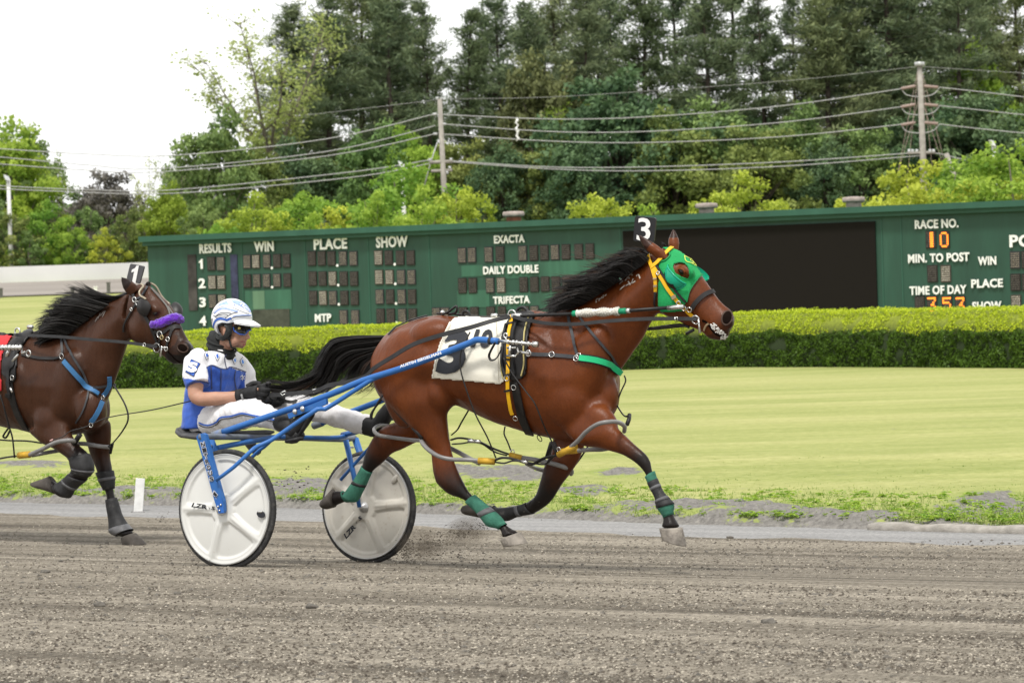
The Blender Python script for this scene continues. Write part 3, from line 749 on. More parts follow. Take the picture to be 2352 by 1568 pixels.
# ================================================================== TREES
bark = mat('bark_dark', (.050,.040,.032), .9, var=.4, nscale=3, bump=.6, bscale=8)
barkg = mat('bark_grey', (.16,.14,.115), .9, var=.3, nscale=3, bump=.5, bscale=8)
def quads(C, A, B):
    v = np.stack([C-A, C+B, C+A, C-B], 1); return v.reshape(-1, 3)
def randdir(n, r):
    d = r.normal(size=(n, 3)); return d/np.linalg.norm(d, axis=1, keepdims=True)
def pine_mesh(seed, h=18, base=.26, rad=3.0, dens=1.0, plume=.46, flatq=.5):
    r = np.random.default_rng(seed); geo = []; C, A, B, T = [], [], [], []
    bend = r.normal(0, .018, 2)
    ax = lambda z: np.array([bend[0]*z*z/h+.1*math.sin(z*.5+seed), bend[1]*z*z/h, z])
    geo.append(tube([ax(z) for z in np.linspace(0, h*.985, 14)], [.26, .2, .12, .03], 7))
    z = h*base
    while z < h*.985:
        f = (z-h*base)/(h*(1-base)); k = r.integers(4, 7)
        prof = rad*(1-f)**.62*(.62+.5*min(1, f*4))+.25
        for j in range(k):
            if r.random() < .12*(1-f): continue
            a = r.uniform(0, 6.28); L = prof*r.uniform(.5, 1.18); up = (.05+.55*f)*L+r.normal(0, .12)
            p0 = ax(z+r.normal(0, .15)); d = np.array([math.cos(a), math.sin(a), 0])
            pts = [p0, p0+d*L*.5+np.array([0, 0, up*.2-.05]), p0+d*L+np.array([0, 0, up])]
            geo.append(tube(pts, [.045*(1-f)+.015, .012], 4, cap=False))
            m = int((2.3+L*4.4)*dens)
            t = r.uniform(.28 if L > 1 else .05, 1.04, m); side = np.array([-d[1], d[0], 0])
            q = p0+np.outer(t, d*L)+np.outer(r.normal(0, .20, m)*L*.55*t, side); q[:, 2] += up*t*t+r.normal(.06, .12, m)
            for c in q:
                nb = r.integers(12, 18); o = r.normal(0, 1, (nb, 3))*np.array([plume, plume, plume*flatq])*.62
                cc = c+o; dd = randdir(nb, r); dd[:, 2] = np.abs(dd[:, 2])*.8+.1; dd += d*.5
                dd /= np.linalg.norm(dd, axis=1, keepdims=True); w = np.cross(dd, randdir(nb, r)); w /= np.maximum(np.linalg.norm(w, axis=1, keepdims=True), 1e-4)
                l = r.uniform(.13, .27, nb)[:, None]
                C.append(cc); A.append(dd*l); B.append(w*l*r.uniform(.13, .22, nb)[:, None])
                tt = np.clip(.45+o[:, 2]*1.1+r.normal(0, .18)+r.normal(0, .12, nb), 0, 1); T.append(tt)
        z += r.uniform(.45, .95)*(1.15-.45*f)
    V = quads(np.concatenate(C), np.concatenate(A), np.concatenate(B)); T = np.repeat(np.concatenate(T), 4)
    return meshdata('trunk', geo), npmesh('crown', V, np.arange(len(V)).reshape(-1, 4), T)
def thin_mesh(seed, h=16, w=4.0, fork=.34, nst=6, ncl=150, nleaf=42, lsize=.10, clr=.6, trunk_r=.22):
    r = np.random.default_rng(seed); geo = []; C, A, B, T = [], [], [], []; stems = []
    geo.append(tube([(0, 0, 0), (.05, .03, h*fork*.5), (0, .05, h*fork)], [trunk_r, trunk_r*.8, trunk_r*.7], 8, sub=3))
    for i in range(nst):
        a = 6.283*i/nst+r.normal(0, .25); q = r.uniform(.45, 1.0); top_ = h*r.uniform(.72, 1.0)*(1.05-.22*q); z0 = h*fork*r.uniform(.8, 1.15)
        d = np.array([math.cos(a), math.sin(a), 0])*w*q
        p = [np.array([0, .03, z0]), d*.28+np.array([0, 0, z0+(top_-z0)*.30]), d*.62+np.array([0, 0, z0+(top_-z0)*.66])+r.normal(0, .12, 3), d*.95+np.array([0, 0, top_])]
        sp = catmull(p, 8); stems.append(sp); geo.append(tube(sp, [trunk_r*.5, trunk_r*.3, trunk_r*.16, .012], 6, cap=False))
    for i in range(ncl):
        sp = stems[r.integers(nst)]; k = int(len(sp)*r.uniform(.22, .999)); p0 = sp[k]; f = k/len(sp)
        L = w*r.uniform(.12, .5)*(1.1-.55*f); a = r.uniform(0, 6.28); c = p0+np.array([math.cos(a)*L, math.sin(a)*L, L*r.uniform(.1, .9)])
        geo.append(tube([p0, (p0+c)/2+np.array([0, 0, .08*L]), c], [.028, .016, .006], 4, cap=False))
        n = int(nleaf*r.uniform(.5, 1.3)); t = r.uniform(.35, 1.1, n)[:, None]; cc = p0+(c-p0)*t+r.normal(0, clr*.42, (n, 3))
        dd = randdir(n, r); ww = np.cross(dd, randdir(n, r)); ww /= np.maximum(np.linalg.norm(ww, axis=1, keepdims=True), 1e-4); l = lsize*r.uniform(.6, 1.3, n)[:, None]
        C.append(cc); A.append(dd*l); B.append(ww*l*.6); T.append(np.clip(.5+r.normal(0, .22, n), 0, 1))
    V = quads(np.concatenate(C), np.concatenate(A), np.concatenate(B)); T = np.repeat(np.concatenate(T), 4)
    return meshdata('trunk', geo), npmesh('crown', V, np.arange(len(V)).reshape(-1, 4), T)
def leafy_mesh(seed, h=8, w=3.0, base=.15, ncl=60, nleaf=70, lsize=.13, clr=.6, sparse=False, trunk_r=.14, tall=1.0):
    r = np.random.default_rng(seed); geo = []; C, A, B, T = [], [], [], []
    cz = h*(base+(1-base)*.52); rz = h*(1-base)*.5
    geo.append(tube([(0, 0, 0), (.1, .05, h*.3), (r.normal(0, .2), r.normal(0, .2), h*.62), (r.normal(0, .3), r.normal(0, .3), h*.92)], [trunk_r, trunk_r*.75, trunk_r*.4, .02], 7, sub=3))
    for i in range(ncl):
        d = randdir(1, r)[0]; q = r.uniform(.35 if not sparse else .45, 1.0)**.6
        shape = 1-.35*max(0, d[2])+.12*math.sin(3*math.atan2(d[1], d[0])+seed)
        c = np.array([d[0]*w*q*shape, d[1]*w*q*shape, cz+d[2]*rz*q])
        c += r.normal(0, .12*w, 3)*np.array([1, 1, .8])
        if c[2] < h*base*.4: c[2] = h*base*.4+r.random()
        rr = clr*r.uniform(.55, 1.35); nl = int(nleaf*r.uniform(.6, 1.3)*(rr/clr)**2)
        if i % (2 if sparse else 4) == 0:
            zb = max(h*.1, c[2]*r.uniform(.35, .6)); p0 = np.array([0.05, .03, zb]); mid = (p0+c)/2+np.array([0, 0, -.05*h*r.random()])
            geo.append(tube([p0, mid, c], [trunk_r*.42, trunk_r*.22, .012], 5, sub=2, cap=False))
        o = randdir(nl, r)*(r.random(nl)**.45)[:, None]*rr*np.array([1, 1, .8])
        cc = c+o; dd = randdir(nl, r); ww = np.cross(dd, randdir(nl, r)); ww /= np.maximum(np.linalg.norm(ww, axis=1, keepdims=True), 1e-4)
        l = lsize*r.uniform(.6, 1.35, nl)[:, None]
        C.append(cc); A.append(dd*l); B.append(ww*l*.6)
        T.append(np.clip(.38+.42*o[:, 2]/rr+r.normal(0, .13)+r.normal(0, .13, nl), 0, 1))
    V = quads(np.concatenate(C), np.concatenate(A), np.concatenate(B)); T = np.repeat(np.concatenate(T), 4)
    return meshdata('trunk', geo), npmesh('crown', V, np.arange(len(V)).reshape(-1, 4), T)
PINES = [pine_mesh(11+i, 18, b_, rd, dn, pl) for i, (b_, rd, dn, pl) in enumerate(((.30,3.0,1.0,.42),(.36,2.7,1.0,.40),(.24,3.4,1.05,.45),(.42,2.6,.9,.42),(.30,2.3,.9,.36),(.2,3.6,1.1,.5)))]
LEAFY = [leafy_mesh(31, 8, 3.0, .12, 80, 80), leafy_mesh(32, 8, 2.6, .1, 70, 85), leafy_mesh(33, 8, 3.4, .12, 95, 75), leafy_mesh(34, 8, 2.4, .08, 60, 80)]
SHRUB = [leafy_mesh(51, 4, 1.7, .02, 60, 70, .085, .42, trunk_r=.06), leafy_mesh(52, 4, 2.1, .02, 75, 70, .085, .45, trunk_r=.06), leafy_mesh(53, 4, 1.3, .03, 45, 70, .085, .4, trunk_r=.05)]
BROAD = [leafy_mesh(61, 12, 4.6, .06, 150, 105, .19, .95, trunk_r=.22), leafy_mesh(62, 12, 4.0, .06, 130, 105, .19, .9, trunk_r=.2), leafy_mesh(63, 12, 5.2, .05, 170, 100, .19, 1.0, trunk_r=.22)]
THIN = [thin_mesh(71, 16, 4.0, .36, 8, 210, 24), thin_mesh(72, 10, 1.7, .3, 5, 70, 16, .09, .4, .10), thin_mesh(73, 12, 2.6, .25, 6, 80, 14, .09, .5, .12)]
mpine = leafmat('pine_needles', (.060,.092,.050), (.235,.285,.145), .28)
mpine2 = leafmat('pine_needles_olive', (.066,.092,.044), (.245,.285,.128), .28)
mdk = leafmat('leaf_dark', (.045,.088,.042), (.16,.235,.10), .2)
mmid = leafmat('leaf_mid', (.085,.14,.042), (.28,.37,.115), .25)
mol = leafmat('leaf_olive', (.095,.135,.036), (.32,.36,.10), .25)
mbr = leafmat('leaf_bright', (.13,.24,.03), (.45,.58,.09), .4)
myl = leafmat('leaf_yellow', (.22,.28,.03), (.60,.65,.10), .42)
mbrown = leafmat('leaf_brown', (.10,.105,.04), (.27,.27,.11), .2)
mpurp = leafmat('leaf_purple', (.085,.08,.075), (.20,.185,.16), .15)
mthin = leafmat('leaf_pale', (.22,.28,.08), (.52,.58,.20), .5)
_tn = 0
def tree(name, src, h0, px, depth, toppy, wide, mleaf, label, mb=bark, group=None, cat='tree', rz=None):
    p = P3(px, 700, depth); x, y = p.x, p.y; z = gz(x, y)-.1
    tp = P3(px, toppy, depth); hgt = tp.z-z; s = hgt/h0
    t = thing(name, (x, y, z), label, cat, group)
    t.rotation_euler = (0, 0, random.random()*6.28 if rz is None else rz); t.scale = (s*wide, s*wide, s)
    for nm, me, m in (('trunk', src[0], mb), ('crown', src[1], mleaf)):
        o = bpy.data.objects.new(nm, me); COL.objects.link(o); o.parent = t
        if not me.materials: me.materials.append(m)
        o.material_slots[0].link = 'OBJECT'; o.material_slots[0].material = m
        ORG[o.name] = Vector((0, 0, 0))
    return t
PG = 'tall pines along the top of the wood'
pines = [(738,198,50,.85,4),(690,190,18,.95,1),(768,186,-8,1.0,0),(838,198,-50,1.0,2),(912,188,-42,.95,0),(1002,196,0,.75,4),(1085,188,22,.8,4),(1168,200,-8,.85,3),
 (1232,189,14,.8,1),(1300,197,-40,.9,3),(1362,186,-48,.8,1),(1432,200,-66,.9,3),(1498,190,-60,.85,1),(1566,196,-80,.9,3),(1640,187,-70,.85,1),(1700,199,-110,.95,3),
 (1772,189,-64,.8,4),(1840,196,-30,.75,3),(1910,187,-90,.95,2),(1985,199,-160,1.1,5),(2065,189,-190,1.15,5),(2140,198,-170,1.1,2),(2215,187,-90,.85,3),(2290,197,-60,.8,1),(2360,190,-110,.9,3),(2440,196,-90,.9,1)]+[(x_, 208, t_, .95, v_) for x_, t_, v_ in ((880,10,2),(960,30,5),(1130,40,1),(1270,20,5),(1400,0,0),(1950,-60,5),(2100,-80,2),(2250,-60,5))]
names_p = {0:'narrow pine standing behind the two leftmost pines',1:'dark pine with drooping left boughs against the white sky',2:'second pine from the white sky, boughs full to the ground',
 5:'narrow pine with a thin spiky top, just left of the tall grey power pole',6:'narrow pine with a spiky top, just right of the tall grey power pole',18:'dense broad pine left of the guyed power pole',20:'broadest dark pine, right behind the guyed power pole',24:'pine at the right edge of the photo beyond the power pole'}
for i, (px, dp, tpy, wd_, v) in enumerate(pines):
    lab = names_p.get(i); 
    if lab is None:
        lab = ('dark bare-trunked pine above the dark bushes left of the number 3 plate' if px < 1480 else 'dark tall pine above the right half of the tote board')
    if dp == 208: lab = 'dark pine in the back row, seen through gaps between the nearer pines'
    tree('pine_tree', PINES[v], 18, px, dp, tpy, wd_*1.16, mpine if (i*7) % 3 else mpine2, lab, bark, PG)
# leafy trees left of the pines
T_ = lambda *a, **k: tree('leafy_tree', *a, **k)
T_(THIN[0], 16, 632, 182, -22, 1.25, mthin, 'tall thin pale leafy tree with bare limbs beside the leftmost pine', barkg)
T_(BROAD[1], 12, 508, 172, 268, .78, mmid, 'rounded mid green tree standing left of the pines', barkg)
T_(BROAD[0], 12, 600, 176, 330, .7, mol, 'olive green bushy tree below the thin pale tree', barkg)
T_(THIN[2], 12, 405, 176, 300, .9, mthin, 'wispy almost leafless tree left of the rounded green tree', barkg)
T_(THIN[1], 10, 340, 178, 345, .8, mthin, 'small wispy tree beside the purplish bare crown', barkg)
T_(BROAD[2], 12, 250, 196, 398, .95, mpurp, 'dark purplish brown tree crown on the skyline at the left', bark)
T_(BROAD[1], 12, 28, 174, 292, .95, mbr, 'tall bright green tree at the left border', barkg)
T_(BROAD[2], 12, 88, 180, 318, .62, mmid, 'mid green tree right of the bright tree at the left border', barkg)
T_(THIN[1], 10, 138, 178, 326, .9, mthin, 'thin spindly tree on the left skyline, beside the gap of sky', barkg)
T_(BROAD[0], 12, 430, 178, 372, .7, mmid, 'mid green tree low in front of the wispy trees at the left', barkg)
T_(BROAD[2], 12, -50, 178, 330, .9, mmid, 'green tree cut by the left border behind the lamp post', barkg)
# dark broadleaf storey under the pines
T_(BROAD[2], 12, 1432, 178, 176, 1.05, mdk, 'big dark green broadleaf tree behind the number 3 plate', bark)
T_(BROAD[0], 12, 1262, 183, 150, .72, mbrown, 'brownish budding tree rising among the pines in the middle', barkg)
T_(THIN[0], 16, 1320, 181, 185, .8, mbr, 'loose light green tree among the pine trunks in the middle', barkg)
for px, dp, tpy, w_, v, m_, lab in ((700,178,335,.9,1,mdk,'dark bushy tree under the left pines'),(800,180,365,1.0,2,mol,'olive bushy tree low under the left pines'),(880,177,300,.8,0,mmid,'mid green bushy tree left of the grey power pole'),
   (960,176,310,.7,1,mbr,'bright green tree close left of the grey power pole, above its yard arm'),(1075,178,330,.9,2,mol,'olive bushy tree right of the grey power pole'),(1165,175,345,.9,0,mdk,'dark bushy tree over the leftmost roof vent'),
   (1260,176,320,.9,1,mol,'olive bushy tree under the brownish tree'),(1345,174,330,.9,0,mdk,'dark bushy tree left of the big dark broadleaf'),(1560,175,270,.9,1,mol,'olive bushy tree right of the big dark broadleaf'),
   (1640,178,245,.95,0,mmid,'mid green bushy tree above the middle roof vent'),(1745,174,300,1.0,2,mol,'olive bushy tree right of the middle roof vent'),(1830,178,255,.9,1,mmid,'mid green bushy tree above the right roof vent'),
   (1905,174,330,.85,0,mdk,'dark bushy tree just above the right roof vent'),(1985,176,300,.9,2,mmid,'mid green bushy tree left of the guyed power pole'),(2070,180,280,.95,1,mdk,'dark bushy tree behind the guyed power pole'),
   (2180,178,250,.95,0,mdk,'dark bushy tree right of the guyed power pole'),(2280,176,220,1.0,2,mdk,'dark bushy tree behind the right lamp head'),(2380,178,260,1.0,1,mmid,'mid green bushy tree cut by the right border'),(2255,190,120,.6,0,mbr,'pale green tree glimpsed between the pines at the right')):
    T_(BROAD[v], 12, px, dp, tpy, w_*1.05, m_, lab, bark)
# low bright young trees behind the board and the white wall
S_ = lambda *a, **k: tree('young_tree', *a, **k)
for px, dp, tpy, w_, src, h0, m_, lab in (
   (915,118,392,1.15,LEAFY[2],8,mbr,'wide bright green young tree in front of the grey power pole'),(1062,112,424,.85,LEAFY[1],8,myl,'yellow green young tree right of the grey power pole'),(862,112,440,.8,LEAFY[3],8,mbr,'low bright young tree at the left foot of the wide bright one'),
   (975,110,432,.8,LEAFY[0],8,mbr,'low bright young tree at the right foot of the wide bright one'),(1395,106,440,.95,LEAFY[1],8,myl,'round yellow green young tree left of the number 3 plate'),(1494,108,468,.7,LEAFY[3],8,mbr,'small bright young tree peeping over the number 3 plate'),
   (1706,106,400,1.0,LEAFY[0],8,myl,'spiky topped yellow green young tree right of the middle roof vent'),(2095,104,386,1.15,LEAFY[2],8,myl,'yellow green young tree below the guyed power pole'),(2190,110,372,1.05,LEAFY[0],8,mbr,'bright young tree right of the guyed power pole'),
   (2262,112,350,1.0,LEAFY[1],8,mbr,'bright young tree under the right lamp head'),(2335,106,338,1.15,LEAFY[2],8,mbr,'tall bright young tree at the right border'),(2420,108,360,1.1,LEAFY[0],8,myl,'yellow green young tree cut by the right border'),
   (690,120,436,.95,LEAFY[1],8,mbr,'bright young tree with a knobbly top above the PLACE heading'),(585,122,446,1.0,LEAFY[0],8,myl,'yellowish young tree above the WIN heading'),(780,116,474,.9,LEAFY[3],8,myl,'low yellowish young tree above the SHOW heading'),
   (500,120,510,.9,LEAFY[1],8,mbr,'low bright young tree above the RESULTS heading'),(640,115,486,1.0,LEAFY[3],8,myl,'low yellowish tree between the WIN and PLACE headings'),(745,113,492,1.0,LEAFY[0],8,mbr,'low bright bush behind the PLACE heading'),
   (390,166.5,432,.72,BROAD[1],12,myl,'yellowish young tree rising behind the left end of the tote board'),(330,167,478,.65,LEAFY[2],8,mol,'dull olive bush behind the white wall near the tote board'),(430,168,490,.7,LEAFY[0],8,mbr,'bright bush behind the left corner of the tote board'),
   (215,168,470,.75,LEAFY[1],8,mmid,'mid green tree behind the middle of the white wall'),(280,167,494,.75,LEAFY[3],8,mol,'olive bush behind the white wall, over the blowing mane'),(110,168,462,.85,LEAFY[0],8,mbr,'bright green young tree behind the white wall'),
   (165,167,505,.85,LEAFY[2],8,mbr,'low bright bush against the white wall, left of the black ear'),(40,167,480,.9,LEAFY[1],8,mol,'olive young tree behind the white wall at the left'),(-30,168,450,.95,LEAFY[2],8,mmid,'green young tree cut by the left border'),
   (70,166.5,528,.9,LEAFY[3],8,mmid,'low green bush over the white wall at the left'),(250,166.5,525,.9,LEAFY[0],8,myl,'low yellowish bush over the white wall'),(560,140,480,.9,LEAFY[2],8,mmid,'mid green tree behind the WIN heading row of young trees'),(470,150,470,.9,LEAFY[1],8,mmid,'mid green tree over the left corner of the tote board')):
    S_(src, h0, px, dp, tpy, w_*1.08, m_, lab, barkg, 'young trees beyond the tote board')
# the wood behind, one mass
r = np.random.default_rng(5); n = 70000
x = r.uniform(-16, 52, n); y = r.uniform(204, 226, n); hz = np.array([7.5+3.0*MN.noise(Vector((a*.22, 0, 0)))+1.6*MN.noise(Vector((a*.9, 4, 0))) for a in x])
hz = hz*np.clip((x+18)/6, .45, 1)
zz = gzv(x, y)+r.random(n)*hz; C = np.stack([x, y, zz], -1); dd = randdir(n, r); ww = np.cross(dd, randdir(n, r)); ww /= np.maximum(np.linalg.norm(ww, axis=1, keepdims=True), 1e-4)
V = quads(C, dd*.30, ww*.2); T = np.repeat(np.clip(.4+.35*np.array([MN.noise(Vector((a*.5, b*.5, c*.6))) for a, b, c in C])+r.normal(0, .15, n), 0, 1), 4)
tag(link('distant_wood', npmesh('distant_wood', V, np.arange(len(V)).reshape(-1, 4), T), mdk, None, False), kind='stuff')
n = 26000; x = r.uniform(-46, -12, n); y = r.uniform(205, 222, n); hz = np.array([3.6+1.4*MN.noise(Vector((a*.3, 0, 0))) for a in x]); zz = gzv(x, y)+r.random(n)*hz
C = np.stack([x, y, zz], -1); dd = randdir(n, r); ww = np.cross(dd, randdir(n, r)); ww /= np.maximum(np.linalg.norm(ww, axis=1, keepdims=True), 1e-4)
V = quads(C, dd*.25, ww*.17); T = np.repeat(np.clip(.5+r.normal(0, .22, n), 0, 1), 4)
tag(link('distant_thicket', npmesh('distant_thicket', V, np.arange(len(V)).reshape(-1, 4), T), mmid, None, False), kind='stuff')
# ================================================================== POLES, WIRES, LAMPS
wood = mat('pole_wood', (.29,.27,.24), .85, var=.2, nscale=4); steel = mat('galvanised', (.45,.46,.46), .5, .3, var=.15); wire = mat('wire_grey', (.34,.34,.33), .6)
insu = mat('insulator', (.30,.22,.19), .4); 
DP = 152.0
def W_(px, py, d=DP): return P3(px, py, d)
def polex(name, tp, bp, label, r0, r1):
    a = W_(*tp); b = W_(*bp); d = (b-a); k = (a.z-gz(a.x, a.y)+.5)/(-d.z); b = a+d*k
    t = thing(name, b, label, 'utility pole'); obj('pole', [tube([b, a], [r0, r1], 12)], wood, t); return t
pl = polex('power_pole', (1009.8,228), (1020.6,445), 'grey wooden power pole with short crossarms over the left half of the board', .155, .11)
obj('crossarm', [tube([W_(986,373), W_(1040,371)], .085, 6)], wood, pl); obj('crossarm', [tube([W_(990,393), W_(1039,391)], .07, 6)], wood, pl)
for x, y in ((999,262.6),(1020,285),(1000,307.9)): obj('insulator', [tube([W_(x-5, y), W_(x+5, y)], .06, 6)], steel, pl)
for x, y in ((987,368),(1036,367),(1004,227),(1015,227),(1033,386),(1027,397)): obj('insulator', [tube([W_(x, y+3), W_(x, y-4)], .07, 6)], steel, pl)
obj('brace', [tube([W_(1007,320), W_(990,370), W_(975,425)], .03, 5)], steel, pl)
pr = polex('power_pole', (2112,146), (2121,388), 'tall grey power pole held by spread guy wires at the right', .19, .12)
obj('pole_band', [tube([W_(2112,143), W_(2112,152)], .24, 10)], steel, pr)
for y in (199, 241, 282.5):
    for s in (-1, 1):
        a = W_(2112+s*9, y-1); b = W_(2112+s*42, y+2+3*(s < 0)); obj('insulator', [tube([a.lerp(b, k) for k in np.linspace(0, 1, 13)], [.05]+[.05, .095]*6, 7)], insu, pr)
    obj('jumper', [tube([W_(2070, y+4), W_(2080, y+18), W_(2100, y+23), W_(2124, y+23), W_(2145, y+17), W_(2157, y+4)], .026, 5, sub=4)], wire, pr)
obj('crossarm', [tube([W_(2084,352), W_(2148,350)], .07, 6)], wood, pr)
for x in (2088, 2096, 2106, 2136, 2144): obj('insulator', [tube([W_(x, 352), W_(x, 343)], .07, 6)], steel, pr)
for x0, y0, x1, y1 in ((2108,160,2062,398),(2109,160,2085,400),(2117,160,2142,392),(2118,165,2172,385),(2110,230,2060,405),(2120,240,2170,390)):
    a = W_(x0, y0); b = W_(x1, y1); d = b-a; k = (a.z-gz(a.x, a.y))/(-d.z); obj('guy_wire', [tube([a, a+d*min(k, 1.6)], .011, 5)], insu, pr)
ps = polex('stub_pole', (2173,352), (2186,388), 'short leaning grey stub pole beside the guyed power pole', .14, .12)
WG = 'overhead power lines between the poles'
def wirespan(pts, label, r_=.024, d=DP):
    top('power_line', [tube([P3(x, y, d) for x, y in pts], r_, 5, sub=8, cap=False)], wire, label, 'power line', WG)
for pts, lab in ((((-60,339),(0,342),(200,354),(403,357),(746,320),(997,262.6)), 'upper wire running left from the wooden power pole, above two others'),
  (((-60,357),(0,361),(200,379),(366,387.5),(746,349),(1000,289)), 'middle wire running left from the wooden power pole'),
  (((-60,372),(0,377),(200,391),(366,395),(746,359),(999,308)), 'third wire down running left from the wooden power pole'),
  (((-60,422),(0,427),(200,436),(403,436),(804,395.5),(986,368)), 'upper of two low wires going left from the crossarm'),
  (((-60,431),(150,440),(403,444),(804,408),(986,376)), 'lowest wire going left from the crossarm'),
  (((1018,263.5),(1268,273.8),(1493,268.4),(1800,243),(2070,204.5)), 'top heavy wire between the two power poles'),
  (((1022,285.5),(1268,302.6),(1493,302),(1800,281),(2073,245.4)), 'middle heavy wire between the two power poles'),
  (((1020,308.5),(1268,324.6),(1493,327.6),(1800,314),(2073,286)), 'third heavy wire between the two power poles'),
  (((1038,370),(1268,384),(1493,383.5),(1800,372),(2085,352.4)), 'upper of the low double wire between the two power poles'),
  (((1038,372),(1268,388.5),(1493,392.6),(1800,382),(2112,358)), 'lower of the low double wire between the two power poles'),
  (((2157,201),(2250,211),(2352,223),(2460,232)), 'top wire leaving the guyed power pole to the right'),
  (((2157,243),(2250,253),(2352,264),(2460,272)), 'middle wire leaving the guyed power pole to the right'),
  (((2157,285.5),(2250,296),(2352,306),(2460,314)), 'low wire leaving the guyed power pole to the right'),
  (((2140,351),(2172,356),(2205,365),(2300,382)), 'lowest short wire from the guyed pole to the bright tree')):
    wirespan(pts, lab)
wirespan(((1010,228),(1268,223),(1550,205),(1850,182),(2110,153)), 'thin faint top wire between the tips of the two power poles', .009)
wirespan(((700,265),(850,248),(1008,229)), 'thin faint wire from the wooden pole tip into the left pines', .009)
wirespan(((2112,153),(2250,162),(2352,168),(2460,172)), 'thin faint wire leaving the tip of the guyed pole to the right', .009)
def lampost(px, py0, py1, d, label, s=1.0):
    a = P3(px, py0, d); b0_ = Vector((a.x, a.y, gz(a.x, a.y)))
    t = thing('flood_lamp', b0_, label, 'lamp post'); k = d/7400
    obj('pole', [tube([b0_, a], [.10*s, .075*s], 8)], mat('lamp_pole', (.62,.62,.60), .6), t)
    obj('lamp_head', [box(-.5*9*k, -.25, -.1, .5*9*k, .25, .55*13*k, lambda x, y, z: a+Vector((x-z*.35-.05, y, z+x*-.4)))], mat('lamp_head', (.62,.64,.66), .4, .2), t, False)
lampost(19, 410, 480, 166.3, 'slim white flood lamp post at the left border', 1.3)
lampost(924, 378, 400, 130, 'grey flood lamp head above the wide bright young tree'); lampost(2282, 330, 350, 125, 'grey flood lamp head above the bright trees at the right')
p = P3(1188, 300, 172); 
top('plastic_scrap', [tube([p+Vector((.07*math.sin(k*2.6), 0, .7-k*.14)) for k in range(10)], [.02,.10,.03,.05,.12,.02,.11,.02], 6)], white, 'torn white plastic scrap caught in the trees below the brownish tree', 'scrap')
# marker post and little flags at the track edge
p0 = onground(317, 1175); k = (p0-CAMP).dot(_F)/7400
def mk(px, py): return P3(px, py, (p0-CAMP).dot(_F))
a, b, c, d = mk(312,1098), mk(332,1099), mk(327,1175), mk(307,1174); bk = Vector((.0, .035, 0))
top('marker_post', [([a, b, c, d, a+bk, b+bk, c+bk, d+bk], [(0,3,2,1),(4,5,6,7),(0,1,5,4),(1,2,6,5),(2,3,7,6),(3,0,4,7)])], mat('post_white', (.72,.72,.70), .6, var=.1, nscale=20, dirt=((.4,.38,.33), .6, .5)), 'leaning flat white marker post at the track edge by the number 1 horse', 'marker post', None, False)
of = mat('flag_orange', (.75,.28,.02), .7)
for px, py, lab in ((1092,1138,'small orange marker flag peeping left of the far front hoof'),(1111,1145,'small orange marker flag peeping above the far front hoof')):
    g = onground(px, py+22); d_ = (g-CAMP).dot(_F); a = P3(px, py, d_); t = thing('marker_flag', g, lab, 'flag', 'small orange flags on the verge')
    obj('stick', [tube([g, a], .004, 5)], steel, t); obj('flag', [box(-.015, -.004, -.035, .02, .004, .01, lambda x, y, z: a+Vector((x, y, z)))], of, t, False)
# ================================================================== HORSES
def coat(name, bay, dark, rough=.36):
    m, t, b = nodes(name); L = t.links
    at = N(t, 'ShaderNodeAttribute', attribute_name='dark'); tc = N(t, 'ShaderNodeTexCoord')
    n1 = nz(t, tc.outputs['Object'], 3.0, 4, .6); n2 = nz(t, tc.outputs['Object'], 90, 3, .6)
    c = ramp(t, n1, [(.3, tuple(q*.72 for q in bay)), (.5, bay), (.72, (min(1, bay[0]*1.35), bay[1]*1.45, bay[2]*1.5))])
    c = mix(t, .18, c, ramp(t, n2, [(.3, tuple(q*.4 for q in bay)), (.7, tuple(min(1, q*1.6) for q in bay))]))
    ad = mathn(t, 'ADD', at.outputs['Fac'], mathn(t, 'MULTIPLY', mathn(t, 'SUBTRACT', nz(t, tc.outputs['Object'], 14, 5, .6), .5), .35))
    c = mix(t, ramp(t, ad, [(.15, (0, 0, 0)), (.85, (1, 1, 1))]), c, dark)
    L.new(c, b.inputs['Base Color']); b.inputs['Roughness'].default_value = rough; b.inputs['Specular IOR Level'].default_value = .21
    mp = N(t, 'ShaderNodeMapping'); mp.inputs['Scale'].default_value = (1, 1, .3); L.new(tc.outputs['Object'], mp.inputs[0])
    bp = N(t, 'ShaderNodeBump', i_Strength=.34, i_Distance=.025)
    L.new(mathn(t, 'ADD', nz(t, mp.outputs[0], 16, 3, .5), mathn(t, 'MULTIPLY', nz(t, tc.outputs['Object'], 240, 2), .12)), bp.inputs['Height']); L.new(bp.outputs[0], b.inputs['Normal'])
    return m
leather = mat('black_leather', (.018,.017,.017), .42, var=.3, nscale=20, dirt=((.10,.09,.08), .62, .5)); leather_g = mat('grey_leather', (.040,.042,.047), .5, var=.25, nscale=20)
yellow = mat('yellow_biothane', (.72,.40,.012), .35, var=.1); yellow_d = mat('yellow_tape', (.50,.30,.03), .55, var=.25, nscale=30)
chrome = mat('chrome', (.62,.62,.60), .22, .9, var=.1); alu = mat('aluminium', (.55,.55,.54), .35, .6, var=.15)
gauze = mat('white_gauze', (.66,.64,.58), .9, var=.15, nscale=60, bump=1, bscale=90)
green_wrap = mat('green_bandage', (.045,.165,.115), .9, var=.2, nscale=25, bump=.7, bscale=220, dirt=((.12,.10,.08), .6, .55), dscale=14)
green_b = mat('green_breast', (.02,.48,.20), .5, var=.08); green_hood = mat('hood_green', (.012,.30,.085), .75, var=.14, nscale=12, bump=.4, bscale=160)
green_cup = mat('cup_green', (.01,.33,.19), .22, var=.06); boot_black = mat('boot_black', (.022,.022,.023), .6, var=.4, nscale=22, dirt=((.2,.19,.17), .6, .6), dscale=18)
